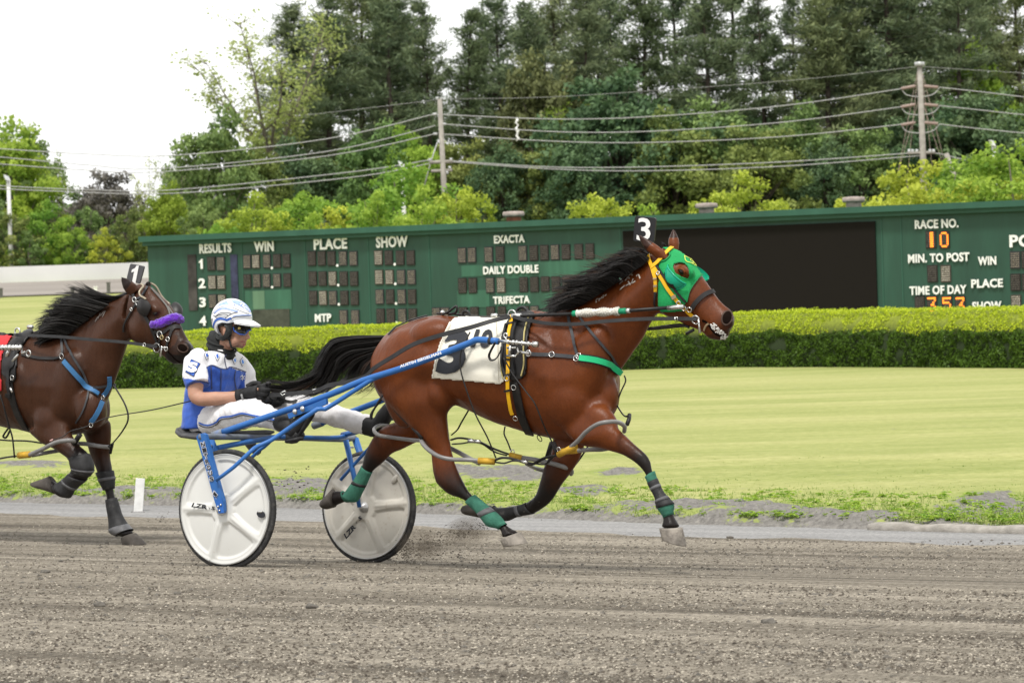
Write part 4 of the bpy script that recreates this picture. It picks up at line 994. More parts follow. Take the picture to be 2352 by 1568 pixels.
boot_grey = mat('boot_strap_grey', (.10,.10,.105), .55, var=.3, nscale=25)
hoof_pale = mat('hoof_pale', (.24,.215,.185), .7, var=.35, nscale=16, bump=.5, bscale=60, dirt=((.07,.06,.055), .5, .8), dscale=14); hoof_dark = mat('hoof_dark', (.06,.052,.045), .7, var=.35, nscale=16, dirt=((.2,.18,.16), .55, .5), dscale=12)
hair_black = mat('hair_black', (.010,.0085,.0075), .42, var=.4, nscale=6); hair_brown = mat('hair_brown', (.045,.024,.015), .45, var=.4, nscale=6)
nost = mat('nostril_dark', (.008,.005,.004), .95, spec=.02); foam = mat('foam', (.70,.69,.65), .7, var=.1, nscale=40, bump=1, bscale=120)
tube_grey = mat('hobble_plastic', (.20,.195,.19), .28, var=.25, nscale=7); cloth_white = mat('cloth_white', (.70,.675,.585), .85, var=.07, nscale=7, bump=.35, bscale=14, dirt=((.45,.40,.30), .66, .5))
ink = mat('ink_black', (.022,.024,.03), .7, var=.2); sclera = mat('eye_dark', (.012,.008,.006), .08)
def st(pl, row, sub=4):
    # rows: (Ax,Ay,Bx,By,off,hw) -> smooth list of (C,a,b)
    out = []
    for q in catmull(row, sub):
        A_, B2_ = pl.at(q[0], q[1], q[4]), pl.at(q[2], q[3], q[4]); out.append(((A_+B2_)/2, (A_-B2_)/2, pl.n*float(q[5])))
    return out
def leg_rows(pl, rows, off):
    # rows: (front), (rear), k [, extra off]
    r = []
    for q in rows:
        A_, B2_, k = q[0], q[1], q[2]; o = off+(q[3] if len(q) > 3 else 0)
        l = (pl.at(*A_, o)-pl.at(*B2_, o)).length/2
        sh = math.cos(pl.yaw)/math.sqrt(math.cos(pl.yaw)**2+(k*math.sin(pl.yaw))**2)*1.03
        m = ((A_[0]+B2_[0])/2, (A_[1]+B2_[1])/2)
        A2 = (m[0]+(A_[0]-m[0])*sh, m[1]+(A_[1]-m[1])*sh); B3 = (m[0]+(B2_[0]-m[0])*sh, m[1]+(B2_[1]-m[1])*sh)
        r.append((*A2, *B3, o, l*sh*k))
    return r
def shell(S, i0, i1, sc, n=18, flare=0):
    rings = []
    for i in range(i0, i1+1):
        C, a, b = S[i]; rings.append(ring(C, a*sc, b*sc, n))
    g = loft(rings, cap=False); inner = [ring(C, a*(sc-.08), b*(sc-.08), n) for C, a, b in S[i0:i1+1]]
    v, f = loft([inner[0]]+rings+[inner[-1]], cap=False); return v, f
def hoof_geo(pl, cor, sole, off, hw):
    # cor: (front,rear) pixels of the coronet; sole: (toe, heel)
    A_, B2_ = pl.at(*cor[0], off), pl.at(*cor[1], off); T, E = pl.at(*sole[0], off), pl.at(*sole[1], off)
    rings = []
    for k, w in ((0, .92), (.12, 1.0), (.55, 1.08), (.93, 1.17), (1, 1.15)):
        a_, b_ = A_.lerp(T, k), B2_.lerp(E, k); rings.append(ring((a_+b_)/2, (a_-b_)/2, pl.n*hw*w, 20, 0, .15))
    return loft(rings)
def hairs(guides, n, r0, jit, lat, taper=.25, segs=9, seed=1, nside=3):
    # guides: list of polylines in photo units [(x,y,off)...] all with the same number of points; strands interpolate neighbours
    rr = random.Random(seed); G = [catmull(g, 4) for g in guides]; vs, fs = [], []
    tufts = [(rr.random(), rr.gauss(0, jit*1.15), rr.gauss(0, jit*1.15), rr.gauss(0, lat), rr.uniform(.6, 1.08), rr.random()*6, rr.gauss(0, jit*.35)) for _ in range(max(6, n//8))]
    for _ in range(n):
        tf_ = rr.choice(tufts); sp = .5/len(tufts)**.5
        f = min(.9999, max(0, tf_[0]+rr.gauss(0, sp*.5)))*(len(G)-1); i = int(f); w = f-i; L = tf_[4]*rr.uniform(.72, 1.02)
        g0, g1 = G[i], G[min(i+1, len(G)-1)]; m = len(g0)
        jx, jy, jo = tf_[1]+rr.gauss(0, jit*.28), tf_[2]+rr.gauss(0, jit*.28), tf_[3]+rr.gauss(0, lat*.4); ph, am = tf_[5]+rr.gauss(0, .3), tf_[6]+rr.gauss(0, jit*.1)
        pts = []
        for s in range(segs+1):
            t = s/segs*L; q = min(t*(m-1), m-1.001); k = int(q); u = q-k
            p = (g0[k]*(1-u)+g0[k+1]*u)*(1-w)+(g1[k]*(1-u)+g1[k+1]*u)*w
            e = t**1.3; wv = am*math.sin(ph+t*7)*t
            pts.append((p[0]+jx*e+wv, p[1]+jy*e+wv, p[2]+jo*(.35+.65*t)))
        yield pts, r0*rr.uniform(.6, 1.4)
def hair_mesh(pl, guides, n, r0, jit, lat, segs=9, seed=1):
    vs, fs = [], []
    for pts, r_ in hairs(guides, n, r0, jit, lat, segs=segs, seed=seed):
        P = [pl.at(*q) for q in pts]; g = tube(P, [r_, r_*1.1, r_*.8, r_*.15], 3, cap=False)
        o = len(vs); vs += g[0]; fs += [tuple(i+o for i in q) for q in g[1]]
    return vs, fs
def ell(pl, px, py, off, rx, rz, rl, tilt=0):
    C = pl.at(px, py, off); c, s = math.cos(tilt), math.sin(tilt); X_ = pl.t*c+Vector((0, 0, s)); Z_ = Vector((0, 0, c))-pl.t*s
    return ellipsoid(C, X_*rx, pl.n*rl, Z_*rz)
def near_w(co, pts):                         # weight from capsules [(p, radius, weight)...] polyline
    out = np.zeros(len(co)); best = np.full(len(co), 1e9)
    for (p, r0, w0), (q, r1, w1) in zip(pts, pts[1:]):
        p_, q_ = np.array(p), np.array(q); d = q_-p_; t = np.clip(((co-p_)@d)/max(d@d, 1e-9), 0, 1); dist = np.linalg.norm(co-(p_+t[:, None]*d), axis=1)
        rad = r0*(1-t)+r1*t; ok = (dist < rad*1.45+.01) & (dist/rad < best); best[ok] = (dist/rad)[ok]; out[ok] = (w0*(1-t)+w1*t)[ok]
    return out
def ear_geo(pl, base, tip, off, wid, toff=0):
    b0_, b1_ = pl.at(*base[0], off), pl.at(*base[1], off); T = pl.at(*tip, off+toff); M_ = (b0_+b1_)/2; a = (b0_-b1_)/2; rings = []
    for k, w in ((-.15, .85), (.0, .95), (.22, 1.08), (.45, .98), (.65, .74), (.82, .44), (.93, .2), (1.0, .04)):
        C = M_.lerp(T, k); rings.append(ring(C, a*w, pl.n*wid*w*(1 if k < .6 else .8), 14))
    return loft(rings)
def build_horse(pl, name, label, torso, neck, head, legs, muscles, mcoat, ears, darkpts, mdark_hoof, voxel=.0135, smooth=11, nostril=None):
    p0 = pl.at(*torso[5][2:4], 0); p0 = Vector((p0.x, p0.y, gz(p0.x, p0.y)))
    hs_ = thing(name, p0, label, 'horse'); geo = []
    geo.append(loft([ring(C, a, b, 28, top=.30, bot=.12, e=.93) for C, a, b in st(pl, [(*q[0:4], 0, q[4]) for q in torso])]))
    geo.append(loft([ring(C, a, b, 24, top=.38, bot=.1) for C, a, b in st(pl, [(*q[0:4], 0, q[4]) for q in neck])]))
    geo.append(loft([ring(C, a, b, 24, top=.18, bot=.30, e=.9) for C, a, b in st(pl, [(*q[0:4], q[5] if len(q) > 5 else 0, q[4]) for q in head])]))
    LS = []; wts = []
    for lg in legs:
        S = st(pl, leg_rows(pl, lg['rows'], lg['off'])); LS.append(S)
        geo.append(loft([ring(C, a, b, 18) for C, a, b in S]))
        ws = catmull([(w,) for w in lg['dark']], 4); wts.append([(C, max(a.length, b.length), min(1, max(0, float(w[0])))) for (C, a, b), w in zip(S, ws)])
    for m_ in muscles: geo.append(ell(pl, *m_))
    me = remesh(geo, voxel, smooth, 'body'); co = verts_of(me); dk = np.zeros(len(co))
    for w in wts: dk = np.maximum(dk, near_w(co, w))
    if darkpts: dk = np.maximum(dk, near_w(co, [(pl.at(x, y, 0), r_, w) for x, y, r_, w in darkpts]))
    ripple(me, .012, (4.2, 4.2, 2.4), 3, .0045, (12, 12, 6.5)); setattr_pt(me, 'dark', dk); bv = bvh_of(me)
    link('body', me, mcoat, hs_)
    for e in ears:
        m_e = remesh([ear_geo(pl, *e)], .0048, 1, 'ear'); setattr_pt(m_e, 'dark', near_w(verts_of(m_e), [(pl.at(*e[1], e[2]+(e[4] if len(e) > 4 else 0)), .06, .9), (pl.at(*e[1], e[2]), .03, .9)])*.8)
        link('ear', m_e, mcoat, hs_)
    for lg in legs: obj('hoof', [hoof_geo(pl, *lg['hoof'], lg['off']+lg.get('hoff', 0), lg.get('hw', .052))], lg.get('hmat', mdark_hoof), hs_)
    return hs_, bv, LS
# ---------------------------------------------------------------- horse 3
ZZ = lambda k, a, b: (Z(k, a)[0], Z(k, b)[0])
torso3 = [(893,774,880,835,.09),(902,760,884,892,.19),(930,744,905,930,.245),(965,730,945,940,.27),(1003,721,990,936,.27),(1054,727,1045,932,.262),(1108,730,1106,953,.275),(1158,728,1160,977,.285),(1205,722,1205,991,.275),
          (1250,714,1245,1000,.25),(1300,712,1295,1010,.235),(1350,722,1345,1008,.22),(1388,770,1383,985,.18),(1402,845,1396,950,.10)]
neck3 = [(1240,713,1330,1000,.2),(1265,710,1385,938,.18),(1305,702,1415,872,.14),(1345,684,1440,832,.118),(1400,651,1468,788,.102),(1450,617,1488,748,.095),(1490,588,1508,717,.09)]
head3 = [(1490,586,1506,716,.085),(1528,569,1535,727,.10),(1563,580,1563,740,.112),(1591,604,1584,750,.102),(1616,633,1602,757,.084),(1641,670,1616,765,.07),(1665,695,1630,778,.066),(1682,711,1650,782,.060),(1689,735,1673,768,.038)]
nh = [((1012,850),(868,850),.5),((1024,915),(884,915),.52),((1029,952),(919,951),.56),((1033,993),(962,996),.62),((1038,1026),(987,1032),.62),((1046,1060),(992,1060),.58),((1056,1084),(996,1089),.56),((1067,1108),(1003,1110),.58),((1075,1121),(1032,1138),.62),((1081,1130),(1068,1152),.8) if False else ((1085,1131),(1063,1150),.8),
      ((1111,1153),(1089,1171),.85),((1136,1174),(1105,1189),.85),((1150,1187),(1121,1208),.85),((1163,1202),(1146,1216),.95),((1192,1222),(1152,1238),.95)]
fh = [((1000,985),(925,930),.6),((971,1012),(918,960),.66),((938,1029),(881,980),.62),((901,1044),(855,1008),.6),((879,1063),(841,1037),.6),((864,1076),(835,1055),.66),((854,1085),(832,1068),.8),((843,1108),(817,1096),.85),((832,1130),(801,1119),.85),((819,1152),(789,1134),.9),((797,1154),(786,1126),.95),((768,1165),(765,1124),.9)]
nf_ = [((1380,900),(1280,965),.40,.06),((1413,972),(1322,1018),.5),((1436,995),(1376,1032),.62),((1462,1018),(1420,1045),.72),((1484,1035),(1449,1062),.78),((1497,1054),(1468,1079),.8),((1503,1081),(1482,1096),.85),((1511,1104),(1491,1115),.9),((1524,1131),(1505,1142),.9),((1546,1157),(1511,1167),.85),((1547,1180),(1524,1189),.95),((1564,1212),(1517,1212),.95)]
ff_ = [((1350,985),(1270,975),.45),((1345,1023),(1268,1031),.55),((1331,1060),(1252,1065),.62),((1311,1090),(1242,1103),.66),((1289,1117),(1235,1128),.7),((1270,1146),(1226,1140),.78),((1244,1170),(1215,1148),.8),((1226,1179),(1207,1154),.85),((1190,1186),(1183,1162),.9),((1162,1196),(1142,1166),.85),((1125,1188),(1132,1158),.9),((1102,1187),(1108,1152),.95)]
legs3 = [dict(rows=nh, off=-.15, dark=[0,0,0,0,.05,.2,.5,.7,.85,1,1,1,1,1,1], hoof=((( 1193.6,1221.6),(1150,1240)),((1210,1247),(1159,1256))), hmat=hoof_pale),
         dict(rows=fh, off=.15, dark=[0,.1,.25,.5,.8,1,1,1,1,1,1,1], hoof=(((768,1165),(763.5,1122)),((752,1169),(742,1148))), hmat=hoof_dark),
         dict(rows=nf_, off=-.15, dark=[0,0,.15,.55,.8,.95,1,1,1,1,1,1], hoof=(((1566,1211),(1515,1212)),((1575,1254),(1522,1236))), hmat=hoof_pale),
         dict(rows=ff_, off=.13, dark=[0,.1,.45,.7,.85,1,1,1,1,1,1,1], hoof=(((1101,1188),(1107,1150)),((1075,1182),(1067,1160))), hmat=hoof_dark)]
mus3 = [(945,845,-.13,.23,.23,.125,.5),(945,850,.13,.22,.22,.12,.5),(1342,860,-.115,.13,.30,.095,-.45),(1342,860,.115,.13,.30,.095,-.45),(1302,915,-.155,.15,.15,.070,-.5),(1380,965,-.135,.12,.085,.068,-.6),(1398,905,-.05,.06,.12,.07),(1398,905,.08,.06,.12,.07),
        (1012,905,-.165,.075,.12,.085,.3),(915,905,-.12,.09,.2,.085,.25),(1545,685,-.055,.10,.105,.055),(1545,685,.055,.10,.105,.055),(1578,622,-.085,.05,.035,.03,-.6),(1578,622,.085,.05,.035,.03,-.6),(1000,770,-.12,.16,.10,.12,.1),(1225,735,0,.14,.06,.05),
        (1655,765,0,.06,.045,.045,-.3),(1668,738,-.03,.055,.05,.035,-.5),(1110,850,-.14,.4,.2,.14),(1110,850,.14,.4,.2,.14),(1035,1105,-.15,.05,.04,.03) if False else (1225,850,-.13,.22,.24,.12)]
mcoat3 = coat('coat_bay', (.116,.0295,.0068), (.012,.009,.008))
horse3, B3, L3 = build_horse(HP, 'horse', 'bright bay trotting horse in a green hood and white number 3 cloth', torso3, neck3, head3, legs3, mus3, mcoat3,
    [(Z(5,(1150,500),(1285,500)), Z(5,(1018,308))[0], -.07, .028, -.03), (Z(5,(1293,425),(1375,425)), Z(5,(1330,257))[0], .07, .028, .02)],
    [(1630,720,.10,0),(1655,740,.12,.22),(1675,748,.12,.5),(1690,752,.10,.75),(1655,778,.09,.6)], hoof_dark)
# face details
def onbody(bv, px, py, off=0): return cast(bv, px, py, off)
def nostril_on(bv, cx, cy, a_, b_, ang, par, m_, step=.5):
    E = [(cx+a_*math.cos(t)*math.cos(ang)-b_*math.sin(t)*math.sin(ang), cy+a_*math.cos(t)*math.sin(ang)+b_*math.sin(t)*math.cos(ang)) for t in np.linspace(0, 2*math.pi, 22)]
    o = obj('nostril', [patch(bv, [E[:-1]], step, .004, 0)], nost, par); R_ = [cast(bv, *e, .004)[0] for e in E]; R_ = [r_ for r_ in R_ if r_ is not None]  # flat dark patch paints the shade inside the opening; nothing is recessed
    obj('nostril_rim', [tube(R_, .0055, 6)], m_, o)
mrim = mat('muzzle_rim', (.045,.024,.016), .5)
nostril_on(B3, *Z(8,(1197,1155))[0], 11.0, 15.5, .25, horse3, mrim)
obj('mouth', [strap(B3, Z(8,(940,1180),(990,1205),(1050,1290),(1100,1330),(1160,1340)), .012, .001, .002)], nost, horse3)
rf = random.Random(3); fg = []
for _ in range(16):
    t_ = rf.random(); x, y = 1035+140*t_+rf.gauss(0, 9), 1225+125*t_+rf.gauss(0, 13); q, n = cast(B3, *Z(8,(x, y))[0], .0)
    if q is not None: s_ = rf.uniform(.002, .009); fg.append(ellipsoid(q, TD*s_*1.5, n*s_*.35, Vector((0, 0, s_)), 7, 5))
fgp = patch(B3, [Z(8,(1018,1218),(1058,1200),(1092,1228),(1122,1268),(1180,1318),(1212,1335),(1175,1378),(1125,1376),(1128,1345),(1082,1292),(1040,1268))], .55, .003, .003, (), lambda X, Y: np.array([MN.noise(Vector((a*.21, b*.21, 2))) for a, b in zip(X.ravel(), Y.ravel())]).reshape(X.shape) > -.12)
obj('mouth_foam', fg+[fgp], foam, horse3)
q, n = cast(B3, *Z(8,(722,668))[0], -.014); obj('eye', [ellipsoid(q, TD*.024, n*.02, Vector((0,0,.02)))], sclera, horse3)
fz = Z(8,(660,600),(700,592),(760,615),(795,660),(802,715))
obj('eyelid', [tube([cast(B3, a_, b_, .001)[0] for a_, b_ in Z(8,(690,650),(715,640),(745,655),(760,680))], .006, 6, sub=3)], mcoat3, horse3)
# freeze brand on the neck
gs = [strap(B3, Z(8,*p_), .008, .0015, .001, 3) for p_ in (((70,800),(112,765)),((135,765),(165,725),(178,745)),((172,712),(212,675)),((182,690),(212,708)),((80,860),(128,815)),((140,818),(190,790)),((165,770),(190,808)),((200,795),(218,742)),((205,790),(240,770)),((250,720),(272,697),(290,742)))]
gs += [strap(B3, Z(5,*p_), .006, .0015, .001, 3) for p_ in (((640,920),(640,890),(660,885)),((665,905),(668,880)),((680,890),(690,865)),((700,880),(705,850)),((715,862),(732,845)))]
obj('neck_brand', gs, mat('brand_grey', (.42,.38,.34), .7, var=.3, nscale=60), horse3)
# mane and tail
g5 = lambda *p: [(*Z(5,(a, b))[0], o) for a, b, o in p]
mane_g = [g5((1120,500,-.02),(1060,455,-.03),(985,455,-.06),(900,480,-.06)), g5((1050,560,-.02),(985,500,-.03),(880,500,-.06),(740,545,-.08)), g5((980,600,-.02),(900,545,-.04),(780,560,-.08),(640,600,-.08)), g5((900,660,-.02),(810,600,-.04),(680,620,-.09),(520,680,-.1)),
          g5((800,725,-.02),(720,670,-.05),(560,660,-.1),(300,690,-.08)), g5((700,790,-.02),(600,745,-.06),(440,750,-.1),(240,770,-.08)), g5((610,850,-.02),(500,815,-.06),(380,830,-.1),(220,880,-.08)), g5((520,900,-.02),(430,870,-.06),(300,900,-.1),(170,970,-.08)), g5((420,950,-.02),(350,940,-.06),(270,960,-.08),(180,1010,-.06))]
obj('mane', [hair_mesh(HP, mane_g, 1500, .0030, 7, .025, seed=4, segs=10), hair_mesh(HP, [[(x, y+8, o-.05) for x, y, o in g] for g in mane_g], 700, .003, 7, .025, seed=14)], hair_black, horse3)
obj('mane_tips', [hair_mesh(HP, mane_g[3:], 330, .0022, 13, .035, seed=5, segs=11), hair_mesh(HP, mane_g[:4], 160, .0014, 16, .03, seed=6, segs=11), hair_mesh(HP, mane_g[2:], 240, .0014, 20, .04, seed=7, segs=11)], hair_brown, horse3)
obj('forelock', [hair_mesh(HP, [g5((1250,415,0),(1240,400,0),(1225,390,0),(1205,385,0)), g5((1290,420,0),(1275,400,0),(1255,385,0),(1230,380,0))], 20, .002, 3, .015, seed=8)], hair_black, horse3)
tail_a = [[(900,771,0),(858,772,-.02),(805,775,-.03),(762,786,-.03),(737,822,-.03),(718,856,-.03),(660,884,-.03)], [(899,778,0),(855,784,-.02),(800,790,-.03),(762,806,-.03),(742,840,-.03),(722,874,-.03),(640,896,-.03)],
          [(897,786,0),(852,797,-.02),(802,806,-.03),(770,826,-.03),(755,858,-.03),(728,890,-.03),(660,912,-.03)], [(895,797,0),(858,808,-.02),(815,818,-.03),(785,838,-.03),(772,862,-.03),(750,890,-.03),(690,915,-.03)]]
tail_b = [[(890,795,-.02),(850,805,-.03),(800,820,-.03),(770,850,-.03),(750,885,-.03)], [(890,800,-.02),(855,815,-.03),(820,830,-.03),(800,855,-.03),(785,880,-.03)], [(888,808,-.02),(862,820,-.03),(840,836,-.03),(825,858,-.03),(812,886,-.03)], [(886,812,-.02),(870,825,-.03),(858,842,-.03),(850,862,-.03),(842,885,-.03)]]
tw = [[(735,850,-.03),(700,872,-.04),(655,880,-.05),(615,876,-.05),(590,880,-.05)], [(742,862,-.03),(705,890,-.04),(660,905,-.05),(620,905,-.05),(590,915,-.05)]]
obj('tail', [hair_mesh(HP, tail_a, 1700, .0025, 6.5, .03, segs=14, seed=21), hair_mesh(HP, tail_b, 1100, .0022, 7, .03, seed=22), hair_mesh(HP, tw, 220, .0024, 7, .03, seed=23)], hair_black, horse3)
obj('tail_wisps', [hair_mesh(HP, tail_b, 190, .0016, 12, .03, seed=24), hair_mesh(HP, tw, 36, .0016, 12, .03, seed=25), hair_mesh(HP, [[(860,870,-.1),(840,890,-.1),(815,905,-.1),(790,915,-.1)], [(880,850,-.1),(870,880,-.1),(850,900,-.1),(820,912,-.1)]], 26, .0014, 6, .02, seed=26)], hair_brown, horse3)
# leg wear
S = L3[0]; i = lambda k: k*4
def bands(S, spec, mats_, parent):
    for nm, a_, b_, sc, m_ in spec: obj(nm, [shell(S, a_, b_, sc)], m_, parent)
bands(L3[0], [('leg_bandage', 37, 52, 1.10, green_wrap), ('velcro_tab', 42, 44, 1.14, boot_grey)], None, horse3)
bands(L3[1], [('leg_bandage', 24, 40, 1.10, green_wrap), ('velcro_tab', 29, 30, 1.14, boot_black)], None, horse3)
bands(L3[2], [('leg_bandage', 24, 40, 1.09, green_wrap), ('tendon_boot', 27, 36, 1.20, boot_black), ('boot_strap', 29, 30, 1.26, boot_grey), ('boot_strap', 33, 34, 1.26, boot_grey)], None, horse3)
bands(L3[3], [('tendon_boot', 28, 39, 1.14, boot_black), ('boot_strap', 31, 32, 1.2, boot_grey)], None, horse3)
# ---------------------------------------------------------------- saddle cloth, harness, bridle, hood, hobbles of horse 3
def hz(k, *p): return Z(k, *p)
cl = hz(3, (1232,380),(1150,400),(1100,440),(1060,520),(1030,620),(990,770),(958,922),(1200,942),(1400,960),(1572,976),(1615,948),(1592,880),(1580,700),(1592,560),(1640,430),(1668,392),(1500,388))
g1 = patch(B3, [cl], 2.2, .012, .006)
vs, fs = [], []; offs = np.linspace(-.06, .26, 12); xs = np.linspace(1068, 1172, 10)
for x in xs:
    for o_ in offs:
        p = HP.at(x, 690, float(o_)); h = B3.ray_cast(p, Vector((0, 0, -1))); vs.append((h[0]+h[1]*.009) if h[0] else p)
for a in range(len(xs)-1):
    for b in range(len(offs)-1): fs.append((a*12+b, a*12+b+1, a*12+13+b, a*12+12+b))
p = HP.at(1108, 800, 0)
sc3 = thing('saddle_cloth', (p.x, p.y, p.z-.3), 'white saddle cloth lettered 3 and 10 on the bay horse', 'saddle cloth')
obj('cloth', [g1, (vs, fs)], cloth_white, sc3)
Q = lambda k, *p: Z(k, *p)
obj('number', [text_cast(B3, '3', Q(3,(1110,500),(1318,500),(1258,882),(1000,882)), .021, .05, 5), text_cast(B3, '10', Q(3,(1368,505),(1530,505),(1492,665),(1315,665)), .021, .05, 4)], ink, sc3)
obj('stitching', [strap(B3, Q(3,*pp), .0035, .0195, .001, 5) for pp in (((1120,450),(1070,560),(985,905)),((985,905),(1300,935),(1570,955)),((1545,400),(1560,700),(1570,950)))], mat('thread', (.45,.42,.34), .8), sc3)
hn = thing('harness', HP.at(1190, 850, 0)-Vector((0,0,.3)), 'black racing harness with yellow girth strap and green breast collar', 'harness')
fall = lambda px, py: HP.at(px, py, -.22)
pad = Q(3,(1640,440),(1680,395),(1740,350),(1850,345),(1890,370),(1850,470),(1828,600),(1822,760),(1815,880),(1780,925),(1720,940),(1640,935),(1595,880),(1585,700),(1600,540))
obj('harness_pad', [patch(B3, [pad], 2.2, .026, .02)], leather, hn)
obj('pad_ridge', [strap(B3, Q(3,(1745,400),(1720,520),(1710,700),(1715,900)), .018, .03, .012), strap(B3, Q(3,(1640,470),(1612,600),(1605,800),(1650,925)), .012, .03, .010)], boot_black, hn)
obj('pad_piping', [strap(B3, Q(3,(1850,390),(1815,500),(1800,640),(1805,800),(1785,900)), .007, .03, .007), strap(B3, Q(3,(1596,720),(1600,860),(1630,930)), .006, .03, .006)], mat('piping_gold', (.42,.36,.15), .5), hn)
vsg = []
for x_ in (1200,):                             # girth and over-back loop all round the body
    pass
obj('girth', [strap(B3, Q(3,(1690,940),(1715,1010),(1745,1150),(1785,1300),(1850,1425),(1905,1445)), .05, .008, .010), strap(B3, Q(3,(1722,960),(1760,1100),(1790,1250)), .022, .016, .008)], leather, hn)
obj('yellow_strap', [strap(B3, Q(3,(1698,415),(1690,500),(1698,600),(1690,720),(1672,830),(1666,960),(1672,1060),(1688,1160),(1708,1215)), .021, .048, .005)], yellow, hn)
for a, b in ((1692,485),(1690,600),(1680,775),(1663,900),(1664,1020)): obj('strap_keeper', [strap(B3, Q(3,(a-26,b),(a+28,b-8)), .012, .052, .006, 3)], leather, hn)
for a, b in ((1660,915),(1725,990),(1740,1240)): obj('buckle', [torus(cast(B3, *Q(3,(a,b))[0], .055)[0], cast(B3, *Q(3,(a,b))[0])[1], .014, .0025, 12, 5)], chrome, hn)
obj('breast_strap', [strap(B3, Q(5,(-60,1365),(10,1377),(120,1385),(240,1390),(360,1400),(485,1408)), .022, .006, .005)], leather_g, hn)
obj('breast_collar', [strap(B3, Q(5,(490,1412),(600,1425),(700,1450),(790,1495),(860,1555),(900,1620)), .046, .006, .004)], leather, hn)
obj('collar_pad', [strap(B3, Q(5,(498,1414),(600,1425),(700,1450),(790,1493),(852,1548),(880,1590)), .032, .012, .008)], green_b, hn)
obj('neck_strap', [strap(B3, Q(5,(392,1030),(400,1100),(420,1180),(445,1280),(470,1370),(492,1440)), .017, .007, .004), strap(B3, Q(5,(478,1015),(510,1070),(560,1140),(640,1240),(720,1340),(790,1430),(838,1500)), .014, .007, .004)], leather_g, hn)
for a, b in ((490,1400),(468,1418),(245,1388),(25,1372)): obj('ring', [torus(cast(B3, *Q(5,(a,b))[0], .012)[0], cast(B3, *Q(5,(a,b))[0])[1], .016, .0028, 14, 5)], chrome, hn)
mart = [(1434,862,.0),(1437,875,.0),(1428,895,-.02),(1420,915,-.02),(1415,925,-.02),(1428,948,-.02),(1437,956,-.02),(1446,954,-.02)]
obj('martingale', [tube([HP.at(*q) for q in mart], .0085, 6, sub=4, flat=.5), tube([HP.at(1446,952,-.02), HP.at(1445,962,-.05), HP.at(1440,975,-.08)], .012, 6)], leather, hn)
def topp(px, off, up): 
    p = HP.at(px, 690, off); h = B3.ray_cast(p, Vector((0, 0, -1))); return (h[0] if h[0] else p)+Vector((0, 0, up))
obj('back_strap', [tube([topp(x, 0.0, .012) for x in (1003,1030,1060,1090,1120,1150,1178)], .011, 6, sub=3, flat=.5)], leather, hn)
obj('crupper', [strap(B3, Q(3,(575,540),(610,500),(660,455),(720,428),(800,405),(880,382),(990,355)), .012, .004, .007)], leather, hn)
for _g in ([tube([HP.at(*q) for q in ((1016,722,-.03),(1030,716,-.04),(1046,704,-.04),(1050,707,-.04),(1046,718,-.03),(1030,722,-.03))], .007, 6, sub=4), tube([HP.at(*q) for q in ((1062,728,-.03),(1065,716,-.03),(1075,716,-.03),(1080,728,-.03))], .008, 6, sub=4),
    tube([HP.at(*q) for q in ((1186,722,-.05),(1190,709,-.05),(1203,706,-.05),(1212,714,-.05),(1220,722,-.05))], .009, 6, sub=4)]): obj('check_loop', [_g], leather, hn)
obj('terret', [torus(HP.at(1176,722,-.13), ND, .024, .005, 16, 6), tube([topp(1128,-.03,.02), topp(1140,-.03,.02)], .012, 6), tube([topp(1013,-.02,.015), topp(1018,-.02,.02)], .012, 6)], chrome, hn)
# quick-hitch: the shaft end fitting carried on the pad
hg = [tube([HP.at(*Q(3,(a, b))[0], -.345) for a, b in ((1545,588),(1700,602),(1870,620))], .0085, 8)]
for a, b in ((1640,598),(1690,603),(1720,605),(1770,610),(1825,615)): hg.append(tube([HP.at(*Q(3,(a-9, b-2))[0], -.345), HP.at(*Q(3,(a+9, b+2))[0], -.345)], .014, 8))
hg.append(tube([HP.at(*Q(3,(1865,619))[0], -.345), HP.at(*Q(3,(1908,622))[0], -.345)], .0165, 10))
hg.append(tube([HP.at(*Q(3,(1660,630))[0], -.335), HP.at(*Q(3,(1652,720))[0], -.335)], .016, 6, flat=.5)); hg.append(tube([HP.at(*Q(3,(1630,722))[0], -.335), HP.at(*Q(3,(1712,726))[0], -.335)], .007, 6)); hg.append(tube([HP.at(*Q(3,(1632,652))[0], -.335), HP.at(*Q(3,(1712,650))[0], -.335)], .006, 6))
hg.append(tube([HP.at(*Q(3,(1720,650))[0], -.33), HP.at(*Q(3,(1735,690))[0], -.33), HP.at(*Q(3,(1710,722))[0], -.33)], .006, 6)); hg.append(tube([HP.at(*Q(3,(1745,688))[0], -.32), HP.at(*Q(3,(1830,702))[0], -.31)], .008, 6))
hg.append(torus(HP.at(*Q(3,(1618,540))[0], -.335), ND, .012, .004, 12, 5)); hg.append(tube([HP.at(*Q(3,(1618,555))[0], -.335), HP.at(*Q(3,(1625,590))[0], -.335)], .006, 6)); hg.append(torus(HP.at(*Q(3,(1822,700))[0], -.30), ND, .016, .004, 12, 5))
obj('hitch_fitting', hg, chrome, hn)
obj('tie_strap', [tube([HP.at(*Q(3,(a, b))[0], o) for a, b, o in ((1530,600,-.36),(1500,650,-.35),(1470,720,-.34),(1490,762,-.34),(1540,740,-.335),(1585,650,-.33))], .0085, 6, sub=4, flat=.5)], leather, hn)
